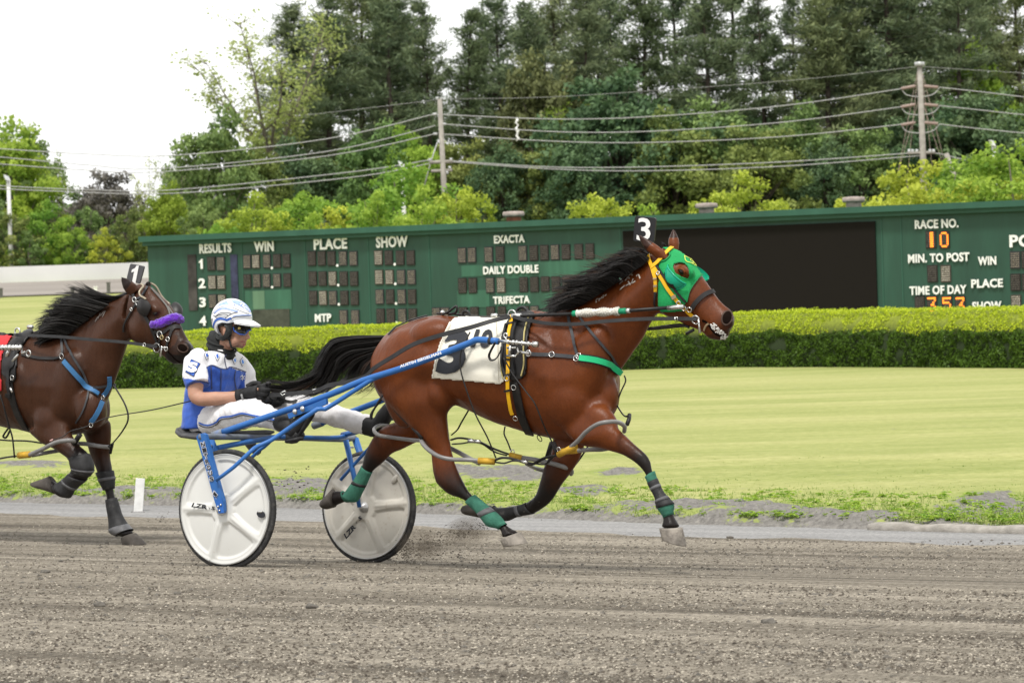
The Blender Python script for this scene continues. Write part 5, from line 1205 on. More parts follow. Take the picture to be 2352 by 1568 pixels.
# hobble hangers
obj('hanger', [tube([HP.at(*q) for q in [(*Q(3,(1300,510))[0],-.30),(*Q(3,(1222,680))[0],-.335),(*Q(3,(1213,830))[0],-.34),(*Q(3,(1258,1000))[0],-.345),(*Q(3,(1345,1240))[0],-.33),(*Q(4,(940,520))[0],-.30),(*Q(4,(1010,690))[0],-.24)]], .0095, 6, sub=5, flat=.45)], leather, hn)
obj('hanger', [tube([HP.at(*q) for q in [(*Q(3,(1600,740))[0],-.345),(*Q(3,(1680,880))[0],-.345),(*Q(3,(1800,1040))[0],-.35),(*Q(3,(1880,1150))[0],-.345),(*Q(3,(1950,1320))[0],-.31),(*Q(4,(1440,480))[0],-.26),(*Q(4,(1530,650))[0],-.22)]], .007, 6, sub=5, flat=.45)], leather, hn)
for _g in ([tube([HP.at(*Q(4,(a, b))[0], .2) for a, b in ((790,280),(720,400),(690,455),(640,500))], .008, 6, sub=3, flat=.5), tube([HP.at(*Q(4,(a, b))[0], .05) for a, b in ((1088,430),(1080,490),(1110,560),(1140,640))], .009, 6, sub=3, flat=.5), tube([HP.at(*Q(4,(a, b))[0], .2) for a, b in ((1790,580),(1720,690),(1650,780))], .009, 6, sub=3, flat=.5)]): obj('hanger', [_g], leather, hn)
obj('belly_loop', [torus(HP.at(*Q(4,(1376,528))[0], -.05), ND, .011, .003, 12, 5, ry=.02)], leather, hn)
obj('tail_strap', [tube([HP.at(*q) for q in ((880,905,-.2),(868,925,-.22),(856,946,-.22),(853,962,-.2))], .006, 6, sub=4), tube([HP.at(*Q(4,(a, b))[0], -.2) for a, b in ((0,40),(110,225),(230,365),(330,445))], .006, 6, sub=4), tube([HP.at(*Q(4,(a, b))[0], -.2) for a, b in ((320,440),(360,480),(395,530))], .014, 6)], leather, hn)
hb_ = thing('hobbles', HP.at(1150, 1040, 0), 'grey plastic hobbles with yellow sleeves looped round the bay horse legs', 'hobbles')
t4 = lambda *p: [HP.at(*Q(4,(a, b))[0], o) for a, b, o in p]
obj('loop', [tube(t4((390,545,-.10),(300,540,.02),(140,520,.06),(30,500,.04),(-8,455,.08),(40,420,.20),(110,425,.28),(165,450,.30)), .0118, 8, sub=6)], tube_grey, hb_)
obj('loop', [tube(t4((430,545,-.02),(395,515,-.10),(392,560,-.22),(450,625,-.30),(540,680,-.31),(650,703,-.29),(760,706,-.27),(870,714,-.24)), .0126, 8, sub=6), tube(t4((870,735,-.2),(790,695,-.08),(700,645,.0),(630,610,.02)), .0135, 8, sub=5)], tube_grey, hb_)
obj('loop', [tube(t4((1640,600,-.24),(1700,545,-.27),(1770,470,-.30),(1860,410,-.32),(1950,390,-.30),(2030,392,-.22),(2085,425,-.12),(2085,470,-.04)), .0126, 8, sub=6), tube(t4((1680,632,-.2),(1800,622,-.05),(1900,620,.0),(2000,600,.0)), .0125, 8, sub=4)], tube_grey, hb_)
obj('loop', [tube(t4((1225,690,-.02),(1330,705,.0),(1450,730,.02),(1560,760,.06),(1640,795,.16),(1640,825,.22)), .0135, 8, sub=5), tube(t4((1270,740,.0),(1340,775,.2),(1420,800,.26)), .012, 8, sub=4)], tube_grey, hb_)
obj('sleeve', [tube(t4((865,714,-.245),(1000,722,-.22)), .0185, 8)], yellow_d, hb_); obj('sleeve', [tube(t4((1535,665,-.22),(1680,590,-.24)), .0185, 8), tube(t4((1560,640,-.2),(1690,628,-.2)), .018, 8)], yellow_d, hb_); obj('sleeve', [tube(t4((1130,665,-.03),(1225,690,-.03)), .016, 8)], yellow_d, hb_)
obj('link_strap', [tube(t4((1000,712,-.21),(1060,690,-.2),(1130,695,-.18),(1220,720,-.15),(1310,745,-.15),(1380,710,-.17),(1440,685,-.19),(1530,668,-.21)), .014, 6, sub=4, flat=.5), tube(t4((1000,725,-.21),(1080,735,-.2),(1160,715,-.18),(1290,730,-.15),(1420,745,-.17),(1470,700,-.19),(1520,660,-.2)), .010, 6, sub=4, flat=.5),
    tube(t4((640,540,.15),(700,525,.1),(790,535,.08),(880,560,.04),(960,600,.0),(1060,640,-.02),(1135,665,-.03)), .012, 6, sub=4, flat=.5), tube(t4((650,575,.15),(730,570,.1),(800,560,.08),(900,575,.04),(1000,640,.0),(1100,670,-.02)), .009, 6, sub=4, flat=.5), tube(t4((1440,690,-.15),(1480,560,-.2)), .016, 6, flat=.5), tube(t4((1490,560,-.21),(1525,655,-.22)), .017, 6, flat=.5)], leather, hb_)
for a, b in ((1230,722),(780,545),(835,550)): obj('buckle', [tube(t4((a,b,-.2),(a+45,b+5,-.2)), .010, 6)], chrome, hb_)
for p_, o_ in (((1535,620),-.22),((1150,640),-.02)): obj('ring', [torus(HP.at(*Q(4,p_)[0], o_), ND, .012, .003, 12, 5)], chrome, hb_)
# hood
hood = thing('hood', HP.at(1560, 680, 0), 'bright green race hood with plastic eye cups on the bay horse', 'hood')
hp_ = Q(8,(488,402),(520,388),(590,395),(640,415),(690,440),(740,478),(820,540),(890,600),(945,660),(985,748),(930,705),(880,750),(835,820),(800,890),(778,985),(752,1030),(748,1085),(510,1090),(478,1010),(476,880),(490,700),(488,560))
holes = [Q(8,(480,420),(520,430),(570,450),(600,490),(598,520),(560,555),(505,570),(485,540)), Q(8,(645,590),(700,578),(760,598),(800,645),(808,690),(790,735),(730,720),(660,680),(640,630))]
obj('hood_cloth', [patch(B3, [hp_], 1.6, .006, .004, holes)], green_hood, hood)
obj('hood_edge', [strap(B3, Q(8,*p_), .008, .009, .003) for p_ in (((930,708),(880,752),(835,822),(800,892),(780,985)),((648,592),(700,580),(760,598),(800,645),(808,690)),((505,570),(560,555),(600,515),(598,485),(560,448)))], mat('hood_trim', (.008,.19,.06), .8), hood)
def cup(center, R_, ax, nrm, label=None):      # half bowl open toward ax
    vs, fs = [], []; w = nrm.cross(ax).normalized(); nu, nv = 16, 8
    for i_ in range(nv+1):
        el = math.pi/2*i_/nv
        for k in range(nu+1):
            az = math.pi/2+math.pi*k/nu
            d = (ax*math.cos(az)+w*math.sin(az))*math.cos(el)*R_+nrm*math.sin(el)*R_*.62
            vs.append(center+d)
    for i_ in range(nv):
        for k in range(nu): fs.append((i_*(nu+1)+k, i_*(nu+1)+k+1, (i_+1)*(nu+1)+k+1, (i_+1)*(nu+1)+k))
    m_ = len(vs); vs2 = vs+[v-(v-center)*.05 for v in vs]; fs2 = fs+[tuple(q+m_ for q in reversed(f)) for f in fs]
    rim = [vs[k] for k in range(nu+1)]
    front = [vs[i_*(nu+1)] for i_ in range(nv+1)]+[vs[i_*(nu+1)+nu] for i_ in range(nv, -1, -1)]
    return (vs2, fs2), rim, front
cq, cn = cast(B3, *Q(8,(690,690))[0], .004)
nn_ = (-ND*.8-TD*.1+Vector((0,0,.15))).normalized()
axd = (TD*.66+Vector((0, 0, .75))); axd = (axd-nn_*axd.dot(nn_)).normalized()
g, rim, fr_ = cup(cq-axd*.006, .082, axd, nn_)
o = obj('eye_cup', [g], green_cup, hood); obj('cup_rim', [tube(rim, .0055, 6), tube(fr_, .0045, 6)], green_cup, o)
g2, _, _ = cup(cq-axd*.007, .0832, axd, nn_); vv = g2[0][:len(g2[0])//2]; nu1 = 17
tf = [(i_*nu1+k, i_*nu1+k+1, (i_+1)*nu1+k+1, (i_+1)*nu1+k) for i_ in range(0, 4) for k in range(3, 12)]
obj('cup_tape', [(vv, tf)], mat('tape_black', (.012,.012,.012), .35), o)
cf = HP.at(*Q(8,(925,670))[0], .10); g, rim, fr_ = cup(cf, .058, (TD*.6+Vector((0,0,.7))).normalized(), (ND*.9+Vector((0,0,.1))).normalized()); o = obj('eye_cup', [g], green_cup, hood); obj('cup_rim', [tube(rim, .005, 6)], green_cup, o)
emb = mat('emblem_yellow', (.55,.62,.10), .7)
obj('emblem', [strap(B3, Q(8,*p_), .005, .0125, .001, 3) for p_ in (((742,518),(760,575),(805,590),(862,622),(838,566),(790,545),(742,518)),((838,566),(812,552),(800,565),(822,578),(832,592),(808,592)))], emb, hood)
# bridle
br = thing('bridle', HP.at(1560, 690, 0), 'yellow bridle with black noseband and chrome bit rings over the green hood', 'bridle')
def bs(k, pts, w, off=.011, th=.005): return strap(B3, Q(k,*pts), w, off, th, 5)
obj('head_strap', [bs(8,((380,470),(398,545),(425,620),(445,690),(462,760),(466,880)), .022)], yellow, br)
obj('brow_band', [bs(8,((418,630),(470,590),(520,540),(575,480),(630,432),(668,420),(700,440)), .022, .014)], yellow, br)
obj('cheek_strap', [bs(8,((430,600),(480,680),(530,750),(590,850),(645,930),(700,1000),(760,1050),(810,1100),(852,1140)), .020)], yellow, br)
obj('cheek_strap', [bs(8,((440,560),(520,680),(600,790),(690,900),(770,985)), .012, .010)], leather, br)
obj('noseband', [bs(8,((830,1060),(865,1005),(910,955),(960,915),(1020,890),(1086,886)), .026, .010)], leather, br)
obj('throat_lash', [bs(8,((466,880),(462,950),(460,1020)), .018)], leather, br)
obj('strap_keeper', [bs(8,((446,748),(482,745)), .008, .017), bs(8,((450,816),(484,814)), .012, .017), bs(8,((628,945),(672,920)), .020, .017)], mat('keeper_tan', (.34,.26,.16), .5), br)
def rg(k, x, y, R_, off=.018, r_=.0032):
    q, n = cast(B3, *Q(k,(x,y))[0], off); n = n if q is not None else -ND; q = q if q is not None else HP.at(*Q(k,(x,y))[0], -.1); return torus(q, n, R_, r_, 18, 6)
for g_ in (rg(8,757,1045,.013), rg(8,813,1060,.013), rg(8,700,992,.011), rg(8,496,690,.010)): obj('ring', [g_], chrome, br)
obj('bit_ring', [rg(8,888,1160,.0235, .022, .0042)], chrome, br)
q = cast(B3, *Q(8,(925,1150))[0], .03)[0]; q2 = HP.at(*Q(8,(915,1312))[0], -.09)
obj('bit_shank', [tube([q, q.lerp(q2, .5), q2], [.006, .005, .009], 6)], chrome, br)
obj('mouth_strap', [bs(8,((962,1282),(972,1250),(990,1222),(1008,1212)), .010, .004)], mat('strap_tan', (.36,.27,.16), .6), br)
obj('chin_strap', [tube([HP.at(*Q(8,(a,b))[0], o) for a, b, o in ((390,1265,.0),(560,1240,.0),(720,1225,-.02),(800,1250,-.03))], .008, 6, sub=3), tube([HP.at(*Q(8,(a,b))[0], -.03) for a, b in ((770,1320),(850,1275))], .009, 6)], leather, br)
hp2 = lambda *p: [HP.at(*q) for q in p]
pole_pts = hp2((1177,726,-.15),(1300,721,-.17),(1437,714,-.16),(*Q(8,(590,1045))[0],-.15))
hpn = thing('head_pole', pole_pts[0], 'black head pole with white gauze wrap beside the bay horse neck', 'head pole')
obj('rod', [tube(pole_pts, .010, 8)], leather, hpn); obj('end_sleeve', [tube(hp2((*Q(8,(578,1047))[0],-.15),(*Q(8,(742,1036))[0],-.15)), .0135, 8)], chrome, hpn); obj('end_sleeve', [tube(hp2((1176,726,-.15),(1197,725,-.152)), .014, 8)], chrome, hpn)
lerpP = lambda x: (x, interp(x, [1177,1300,1437], [726,721,714]))
gz_pts = [HP.at(x, lerpP(x)[1], -.166) for x in np.linspace(1326, 1424, 60)]
obj('gauze_wrap', [tube(gz_pts, [.019+.0055*math.sin(k*1.9)+.004*math.sin(k*4.1+1) for k in range(60)], 10)], gauze, hpn)
gw = mat('tape_green', (.012,.26,.13), .5)
for a, b in ((1316,1327),(1423,1438)): obj('tape_band', [tube([HP.at(a, lerpP(a)[1], -.166), HP.at(b, lerpP(b)[1], -.166)], .0165, 10)], gw, hpn)
obj('tape_band', [tube([HP.at(1438, 714, -.16), HP.at(1447, 713.4, -.16)], .0145, 10)], alu, hpn)
# number plate 3
def plate(pl, quad, off, s, tq, label, mback, th=.012, bold=.015):
    P = [pl.at(*q, off) for q in quad]; nrm = (P[1]-P[0]).cross(P[3]-P[0]).normalized(); nrm = nrm if nrm.dot(CAMP-P[0]) > 0 else -nrm
    rp = []
    for i_ in range(4):
        A_, B_0, C_0 = P[i_], P[i_-1], P[(i_+1) % 4]
        for t_ in (.0, .35, .65, 1.0):
            p_ = A_.lerp(B_0, .10); r_ = A_.lerp(C_0, .08); rp.append(p_.lerp(A_, 2*t_*(1-t_)*.75).lerp(r_.lerp(A_, 2*t_*(1-t_)*.75), t_))
    k = len(rp); f = [tuple(range(k)), tuple(range(2*k-1, k-1, -1))]+[(j, j+k, (j+1) % k+k, (j+1) % k) for j in range(k)]
    if (rp[1]-rp[0]).cross(rp[5]-rp[0]).dot(nrm) < 0: pass
    t = thing('number_plate', (P[2]+P[3])/2, label, 'number plate'); obj('plate', [(rp+[p-nrm*th for p in rp], f)], mback, t, False)
    TQ = [pl.at(*q, off)+nrm*.004 for q in tq]; v, f = text2d(s, bold)
    vs = [(TQ[3]*(1-float(a))+TQ[2]*float(a))*(1-float(b))+(TQ[0]*(1-float(a))+TQ[1]*float(a))*float(b) for a, b in v]
    obj('numeral', [(vs, f)], white, t, False); return t, P
plt_b = mat('plate_black', (.018,.018,.02), .35, var=.15); plt_g = mat('plate_grey', (.075,.075,.08), .4, var=.1)
t3, P = plate(HP, Q(8,(235,88),(455,108),(432,368),(215,350)), .03, '3', Q(8,(272,106),(405,112),(398,350),(252,345)), 'black plate with a white 3 standing behind the bay horse ears', plt_b)
obj('stem', [tube([HP.at(*Q(8,(330,350))[0], .035), HP.at(*Q(8,(385,500))[0], .02)], .006, 6)], leather, t3)
# ================================================================== SULKY
blue = mat('sulky_blue', (.030,.125,.37), .38, var=.1, nscale=5, dirt=((.25,.24,.22), .60, .5), dscale=9)
bar_grey = mat('dusty_bar', (.16,.18,.21), .6, .1, var=.3, nscale=7, dirt=((.03,.10,.36), .56, .7), dscale=7)
seat_blk = mat('seat_grey', (.07,.07,.072), .6, var=.3, nscale=10, dirt=((.22,.21,.19), .55, .5))
tyre = mat('tyre_rubber', (.035,.035,.036), .8, var=.3, nscale=30, bump=.6, bscale=160, dirt=((.16,.15,.13), .52, .6), dscale=20)
wheel_w = mat('wheel_white', (.60,.60,.575), .42, var=.04, nscale=4, dirt=((.40,.34,.26), .60, .55), dscale=24); wheel_d = mat('wheel_dirty', (.52,.495,.44), .5, var=.08, nscale=5, dirt=((.33,.26,.19), .56, .7), dscale=26)
NHUB = HP.at(522, 1169, -.71); FHUB = HP.at(847, 1164, .71); AX = (FHUB-NHUB).normalized()
WU = (Vector((0, 0, 1))-AX*AX.z).normalized(); WF = AX.cross(WU); WF = WF if WF.x > 0 else -WF
WR = .3455
def rp(px, py, p0, n):
    d = ray(px, py); return CAMP+d*((p0-CAMP).dot(n)/d.dot(n))
sulky = thing('race_sulky', (NHUB+FHUB)/2-Vector((0, 0, WR)), 'blue two wheeled racing sulky with white disc wheels', 'sulky')
def wheel(hub, phase, m_, face):
    w = obj('wheel', [torus(hub, AX, WR-.0165, .0165, 72, 12)], tyre, sulky); w['label'] = 'cleaner white disc wheel lettered LZR' if m_ is wheel_w else 'muddy white disc wheel lettered LZR'
    tr = []
    for k in range(96):
        t_ = 2*math.pi*k/96; c = hub+(WF*math.cos(t_)+WU*math.sin(t_))*(WR-.0035); tg = -WF*math.sin(t_)+WU*math.cos(t_)
        for s in (-1, 1): tr.append(tube([c+AX*s*.0025, c+AX*s*.011+tg*.003], .0022, 4))
    obj('tread', tr, tyre, w, False)
    RR = .3165; nr, na = 46, 200
    for sgn in (-1, 1):
        vs, fs = [], []
        for i_ in range(nr+1):
            r_ = RR*(.04+.96*i_/nr)
            for k in range(na):
                t_ = 2*math.pi*k/na
                sp = min(abs(((t_-math.radians(phase+72*j)+math.pi) % (2*math.pi))-math.pi) for j in range(5))
                arc = r_*math.sin(min(sp, math.pi/2))
                half = .017+.012*max(0, 1-r_/.16)+.016*max(0, (r_-.24)/.05)**2
                d = min(arc-half, .287-r_, r_-.075)
                dep = .013*float(ss(np.array(d), 0.0, .018))
                ridge = .006*math.exp(-(arc/.012)**2)*float(ss(np.array(r_), .06, .1))
                h = .020+.030*(1-(r_/RR)**2)-dep+ridge
                if r_ > .298: h = .026+.002
                vs.append(hub+(WF*math.cos(t_)+WU*math.sin(t_))*r_+AX*(sgn*h))
        for i_ in range(nr):
            for k in range(na):
                k2 = (k+1) % na; q = (i_*na+k, i_*na+k2, (i_+1)*na+k2, (i_+1)*na+k); fs.append(q if sgn < 0 else q[::-1])
        obj('disc', [(vs, fs)], m_, w)
    obj('rim', [torus(hub-AX*.024, AX, .3125, .0055, 64, 6), torus(hub+AX*.024, AX, .3125, .0055, 64, 6), loft([ring(hub+AX*s, WF*.316, WU*.316, 64) for s in (-.027, .027)], False)], mat('rim_alu', (.45,.45,.44), .35, .6), w)
    obj('hub', [loft([ring(hub+AX*s, WF*r_, WU*r_, 20) for s, r_ in ((-.092,.008),(-.09,.014),(-.075,.014),(-.074,.024),(-.062,.026),(-.058,.034),(-.05,.034),(.06,.03),(.09,.012))])], alu, w)
    return w
wn = wheel(NHUB, 36, wheel_w, -1); wf_ = wheel(FHUB, 5, wheel_d, -1)
def wdecal(hub, quad, h): return [rp(*q, hub-AX*h, AX) for q in quad]
def ltext(s, quadw, m_, par, bold=.03, name='lettering', lift=0):
    v, f = text2d(s, bold); TL, TR, BR, BL = quadw; up = (CAMP-TL).normalized()*lift
    vs = [(BL*(1-float(a))+BR*float(a))*(1-float(b))+(TL*(1-float(a))+TR*float(a))*float(b)+up for a, b in v]; return obj(name, [(vs, f)], m_, par, False)
ltext('LZR', wdecal(NHUB, Z(2,(338,705),(452,722),(448,756),(322,738)), .056), ink, wn, .05); ltext('5', wdecal(NHUB, Z(2,(484,732),(510,735),(506,764),(480,761)), .056), ink, wn, .05); ltext('v', wdecal(NHUB, Z(2,(458,738),(474,740),(472,758),(458,756)), .056), ink, wn, .0)
ltext('LZR', wdecal(FHUB, Z(2,(1518,952),(1596,868),(1618,898),(1538,992)), .056), ink, wf_, .05); ltext('5', wdecal(FHUB, Z(2,(1628,820),(1650,806),(1664,832),(1642,848)), .056), ink, wf_, .05); ltext('v', wdecal(FHUB, Z(2,(1608,862),(1618,850),(1630,862),(1622,872)), .056), ink, wf_, .0)
def disc_on(hub, px, py, a_, b_, ang, h):
    c = rp(px, py, hub-AX*h, AX); u = WF*math.cos(ang)+WU*math.sin(ang); v = -WF*math.sin(ang)+WU*math.cos(ang)
    return [c+u*(a_*math.cos(t_))+v*(b_*math.sin(t_)) for t_ in np.linspace(0, 2*math.pi, 20, endpoint=False)]
pts = disc_on(NHUB, *Z(2,(870,795))[0], .031, .020, -.2, .034); obj('valve_hole', [(pts, [tuple(range(20))])], ink, wn, False)  # flat dark disc paints the shade of the cutout on an uncut wheel
c = rp(*Z(2,(862,775))[0], NHUB-AX*.036, AX); obj('valve_glint', [ellipsoid(c, WF*.018, AX*.003, WU*.007, 10, 6)], chrome, wn)
c = rp(*Z(2,(1920,520))[0], FHUB-AX*.022, AX); u = (WF*.6+WU*.8); obj('valve_cover', [ellipsoid(c, u*.034, AX*.014, u.cross(AX)*.017, 16, 10)], wheel_d, wf_)
zP = lambda k, pt, off: HP.at(*Z(k, pt)[0], off)
def plate_poly(name, pts, n, th, m_, par, sm=False):
    k = len(pts); v = list(pts)+[p+n*th for p in pts]; f = [tuple(range(k)), tuple(range(2*k-1, k-1, -1))]+[(j, (j+1) % k, (j+1) % k+k, j+k) for j in range(k)]
    return obj(name, [(v, f)], m_, par, sm)
# forks
fo = -.80
plate_poly('fork', [zP(2, p_, fo) for p_ in ((362,190),(378,168),(410,160),(432,172),(500,430),(572,690),(578,770),(570,788),(540,788),(505,690),(440,450))], ND, .028, blue, sulky)
plate_poly('dropout', [zP(2, p_, fo-.004) for p_ in ((512,690),(560,672),(575,735),(578,782),(538,788))], ND, .003, mat('dropout_blue', (.03,.13,.45), .4), sulky)
obj('bolt', [tube([zP(2, p_, fo-.010), zP(2, p_, fo+.03)], .006, 8) for p_ in ((535,735),(545,765),(555,720))], chrome, sulky)
obj('fork', [tube([zP(1,(505,1375),-.60), NHUB+AX*.10], [.022,.018], 10)], blue, sulky)
obj('fork', [tube([zP(2,(1535,215),.60), zP(2,(1600,500),.61), FHUB-AX*.10], [.023,.021,.017], 10, flat=.75)], blue, sulky)
obj('fork', [tube([zP(1,(1715,1365),.80), FHUB+AX*.10], [.022,.018], 10)], blue, sulky)
obj('fork_tie', [tube([zP(1,(480,1420),-.79), zP(1,(520,1425),-.60)], .006, 6), tube([zP(1,(1640,1435),.60), zP(1,(1700,1440),.80)], .006, 6)], alu, sulky)
# crossbar, seat, braces
obj('crossbar', [tube([zP(1,(425,1350),-.80), zP(1,(520,1350),-.66), zP(1,(900,1357),-.15), zP(1,(1300,1362),.30), zP(1,(1600,1372),.66), zP(1,(1712,1360),.80)], .0175, 12, sub=3)], bar_grey, sulky)
obj('brace', [tube([zP(1,(560,1445),-.58), zP(1,(760,1405),-.35), zP(1,(1090,1350),.02)], .016, 8, sub=3)], blue, sulky); obj('brace', [tube([zP(1,(1640,1345),.55), zP(1,(1500,1360),.35), zP(1,(1090,1350),.0)], .013, 8, sub=3)], blue, sulky)
obj('brace', [tube([zP(1,(1610,1335),.55), zP(1,(1700,1315),.5), zP(1,(1790,1290),.42)], .017, 8, sub=3)], blue, sulky)
srings = []
for (x, y, hw_, th) in ((318,1278,.12,.012),(345,1300,.16,.018),(400,1325,.19,.022),(520,1338,.20,.024),(720,1338,.19,.024),(900,1325,.15,.02),(960,1318,.10,.012)):
    C = zP(1, (x, y), 0); srings.append(ring(C, Vector((0, 0, th)), ND*hw_, 20, e=.7))
obj('seat', [loft(srings)], seat_blk, sulky); obj('seat_back', [loft([ring(zP(1,(x, y),0), Vector((0, 0, .012))+TD*.012, ND*w, 16, e=.7) for x, y, w in ((330,1262,.10),(352,1275,.14),(395,1300,.16),(430,1340,.17))])], seat_blk, sulky)
obj('seat_post', [tube([zP(1,(780,1340),-.05), zP(1,(860,1440),0), zP(1,(900,1470),.05)], .03, 8)], seat_blk, sulky)
# shafts
def mirror(ps): return [p+ND*(2*(HP.c-p.dot(ND))) for p in ps]
sh = [zP(1,(590,1318),-.50), zP(1,(1000,1178),-.47), zP(1,(1480,1008),-.43), zP(3,(340,945),-.40), zP(3,(700,832),-.385), zP(3,(1040,706),-.37), zP(3,(1285,612),-.36), zP(3,(1340,586),-.355), zP(3,(1400,580),-.35), zP(3,(1555,594),-.345)]
for s_ in (sh, mirror(sh)):
    obj('shaft', [tube(s_, .0185, 14, sub=3)], blue, sulky)
    obj('shaft_collar', [tube([s_[0]-(s_[1]-s_[0])*.16, s_[0]+(s_[1]-s_[0])*.05], .0225, 12)], bar_grey, sulky)
st_ = [zP(3,(500,905),-.385), zP(3,(420,935),-.40), zP(3,(200,1075),-.45), zP(3,(0,1200),-.50), zP(1,(1400,1120),-.53), zP(1,(1160,1282),-.60), zP(1,(1010,1382),-.66), zP(1,(900,1430),-.71), zP(1,(840,1475),-.76), zP(1,(700,1605),-.80), zP(2,(520,528),-.815)]
st2 = [zP(1,(1010,1385),-.655), zP(1,(950,1440),-.63), zP(1,(860,1515),-.61), zP(2,(560,640),-.60)]
for s_, q_ in ((st_, st2), (mirror(st_), mirror(st2))):
    obj('stay', [tube(s_, [.0135,.0135,.011], 10, sub=2)], blue, sulky); obj('stay', [tube(q_, .0105, 8, sub=2)], blue, sulky)
obj('shaft_band', [tube([zP(3,(1470,588),-.348), zP(3,(1495,590),-.347)], .021, 12)], ink, sulky)
plate_poly('foot_bracket', [zP(1, p_, -.47) for p_ in ((1148,1160),(1300,1100),(1470,1030),(1476,1078),(1390,1115),(1290,1150),(1162,1200))], ND, .02, blue, sulky)
obj('wing_nut', [ellipsoid(zP(1,(a,b),-.49), TD*.016, ND*.012, Vector((0,0,.016)), 8, 6) for a, b in ((1212,1142),(1275,1118))]+[tube([zP(1,(a-12,b-18),-.49), zP(1,(a+10,b+18),-.49)], .005, 5) for a, b in ((1212,1142),(1275,1118))], chrome, sulky)
obj('foot_rest', [tube([zP(1,(1150,1390),-.46), zP(1,(1262,1365),-.46)], .03, 8, flat=.4), tube([zP(1,(1360,1130),-.45), zP(1,(1300,1250),-.44), zP(1,(1230,1370),-.45)], .012, 6)], boot_black, sulky)
obj('foot_rest', [tube([zP(1,(2035,1090),.34), zP(1,(2015,1130),.34), zP(1,(2030,1165),.34), zP(1,(2090,1160),.34)], .012, 6, sub=3), tube([zP(1,(1980,1215),.36), zP(1,(2095,1180),.36)], .02, 6, flat=.5)], blue, sulky)
obj('toe_strap', [tube([zP(1,(1960,1015),.30), zP(1,(1880,1110),.28), zP(1,(1845,1170),.27), zP(1,(1855,1205),.27)], .006, 6, sub=3)], leather, sulky)
# lettering on the frame
def lq(k, quad, off): return [zP(k, q_, off) for q_ in quad]
wl = mat('lettering_white', (.74,.76,.80), .5, var=.05)
ltext('AUSTIN SIEGELMAN', lq(3, ((668,805),(1035,683),(1045,707),(672,832)), -.408), wl, sulky, .05)
ltext('NITROUS', lq(1, ((1258,1062),(1345,1034),(1350,1052),(1255,1086)), -.455), wl, sulky, .06)
L1 = Z(2, (392,232))[0]; L2 = Z(2, (470,548))[0]
for i_, ch in enumerate('NITROUS'):
    t0, t1 = i_/7, (i_+.86)/7; ex = 10.5; ey = -2.6
    A0 = (L1[0]+(L2[0]-L1[0])*t0, L1[1]+(L2[1]-L1[1])*t0); A1 = (L1[0]+(L2[0]-L1[0])*t1, L1[1]+(L2[1]-L1[1])*t1)
    qd = [HP.at(*A0, fo-.003), HP.at(A0[0]+ex, A0[1]+ey, fo-.003), HP.at(A1[0]+ex, A1[1]+ey, fo-.003), HP.at(*A1, fo-.003)]
    ltext(ch, qd, wl, sulky, .12); c_ = sum(qd, Vector())/4; ltext(ch, [c_+(p_-c_)*.86 for p_ in qd], ink, sulky, .03, lift=.003)
lf = [(0,1),(.16,.62),(.42,.72),(.36,.36),(.72,.44),(.62,.24),(.95,.05),(.45,-.28),(.5,-.5),(.06,-.42),(.05,-1),(-.05,-1),(-.06,-.42),(-.5,-.5),(-.45,-.28),(-.95,.05),(-.62,.24),(-.72,.44),(-.36,.36),(-.42,.72),(-.16,.62)]
cL = Z(2,(510,640))[0]
for sc_, m_, e_ in ((9.2, wl, .003), (7.0, ink, .006)):
    obj('leaf_emblem', [([HP.at(cL[0]+a*sc_*.82+b*sc_*-.28, cL[1]-b*sc_*1.15+a*1, fo-e_) for a, b in lf], [tuple(range(len(lf)))])], m_, sulky, False)
# ================================================================== DRIVER
skin = mat('skin', (.42,.235,.165), .5, var=.10, nscale=18, bump=.15, bscale=200); skin_n = skin.node_tree.nodes['Principled BSDF']; skin_n.inputs['Subsurface Weight'].default_value = .12; skin_n.inputs['Subsurface Radius'].default_value = (.012,.004,.002)
silk_w = (.74,.74,.76); silk_b = (.028,.105,.50)
def masked(name, ca, cb, rough=.6, bump=.35, bscale=22):
    m, t, b = nodes(name); at = N(t, 'ShaderNodeAttribute', attribute_name='mask'); tc = N(t, 'ShaderNodeTexCoord')
    f = ramp(t, at.outputs['Fac'], [(.42, (0,0,0)), (.58, (1,1,1))]); c = mix(t, f, ca, cb); c = mix(t, .12, c, ramp(t, nz(t, tc.outputs['Object'], 9, 5, .6), [(.3, (.2,.2,.22)), (.7, (1,1,1))]), 'MULTIPLY')
    t.links.new(c, b.inputs['Base Color']); b.inputs['Roughness'].default_value = rough; b.inputs['Sheen Weight'].default_value = .15
    mp = N(t, 'ShaderNodeMapping'); mp.inputs['Scale'].default_value = (1, 1, .45); mp.inputs['Rotation'].default_value = (.4, .3, 0); t.links.new(tc.outputs['Object'], mp.inputs[0])
    bp = N(t, 'ShaderNodeBump', i_Strength=bump, i_Distance=.03); t.links.new(nz(t, mp.outputs[0], bscale, 3, .55), bp.inputs['Height']); t.links.new(bp.outputs[0], b.inputs['Normal']); return m
m_silk = masked('silk_jacket', silk_w, silk_b); m_trou = masked('white_trousers', (.70,.69,.70), (.4,.38,.36), .7, .45, 18)
m_glove = mat('glove_black', (.016,.016,.017), .7, var=.3, nscale=30, bump=.3, bscale=120); m_boot = mat('boot_rubber', (.018,.018,.019), .55, var=.35, nscale=14, dirt=((.12,.11,.10), .6, .5))
m_gait = mat('gaiter_black', (.018,.019,.019), .8, var=.4, nscale=30, dirt=((.35,.36,.36), .70, .7), dscale=30)
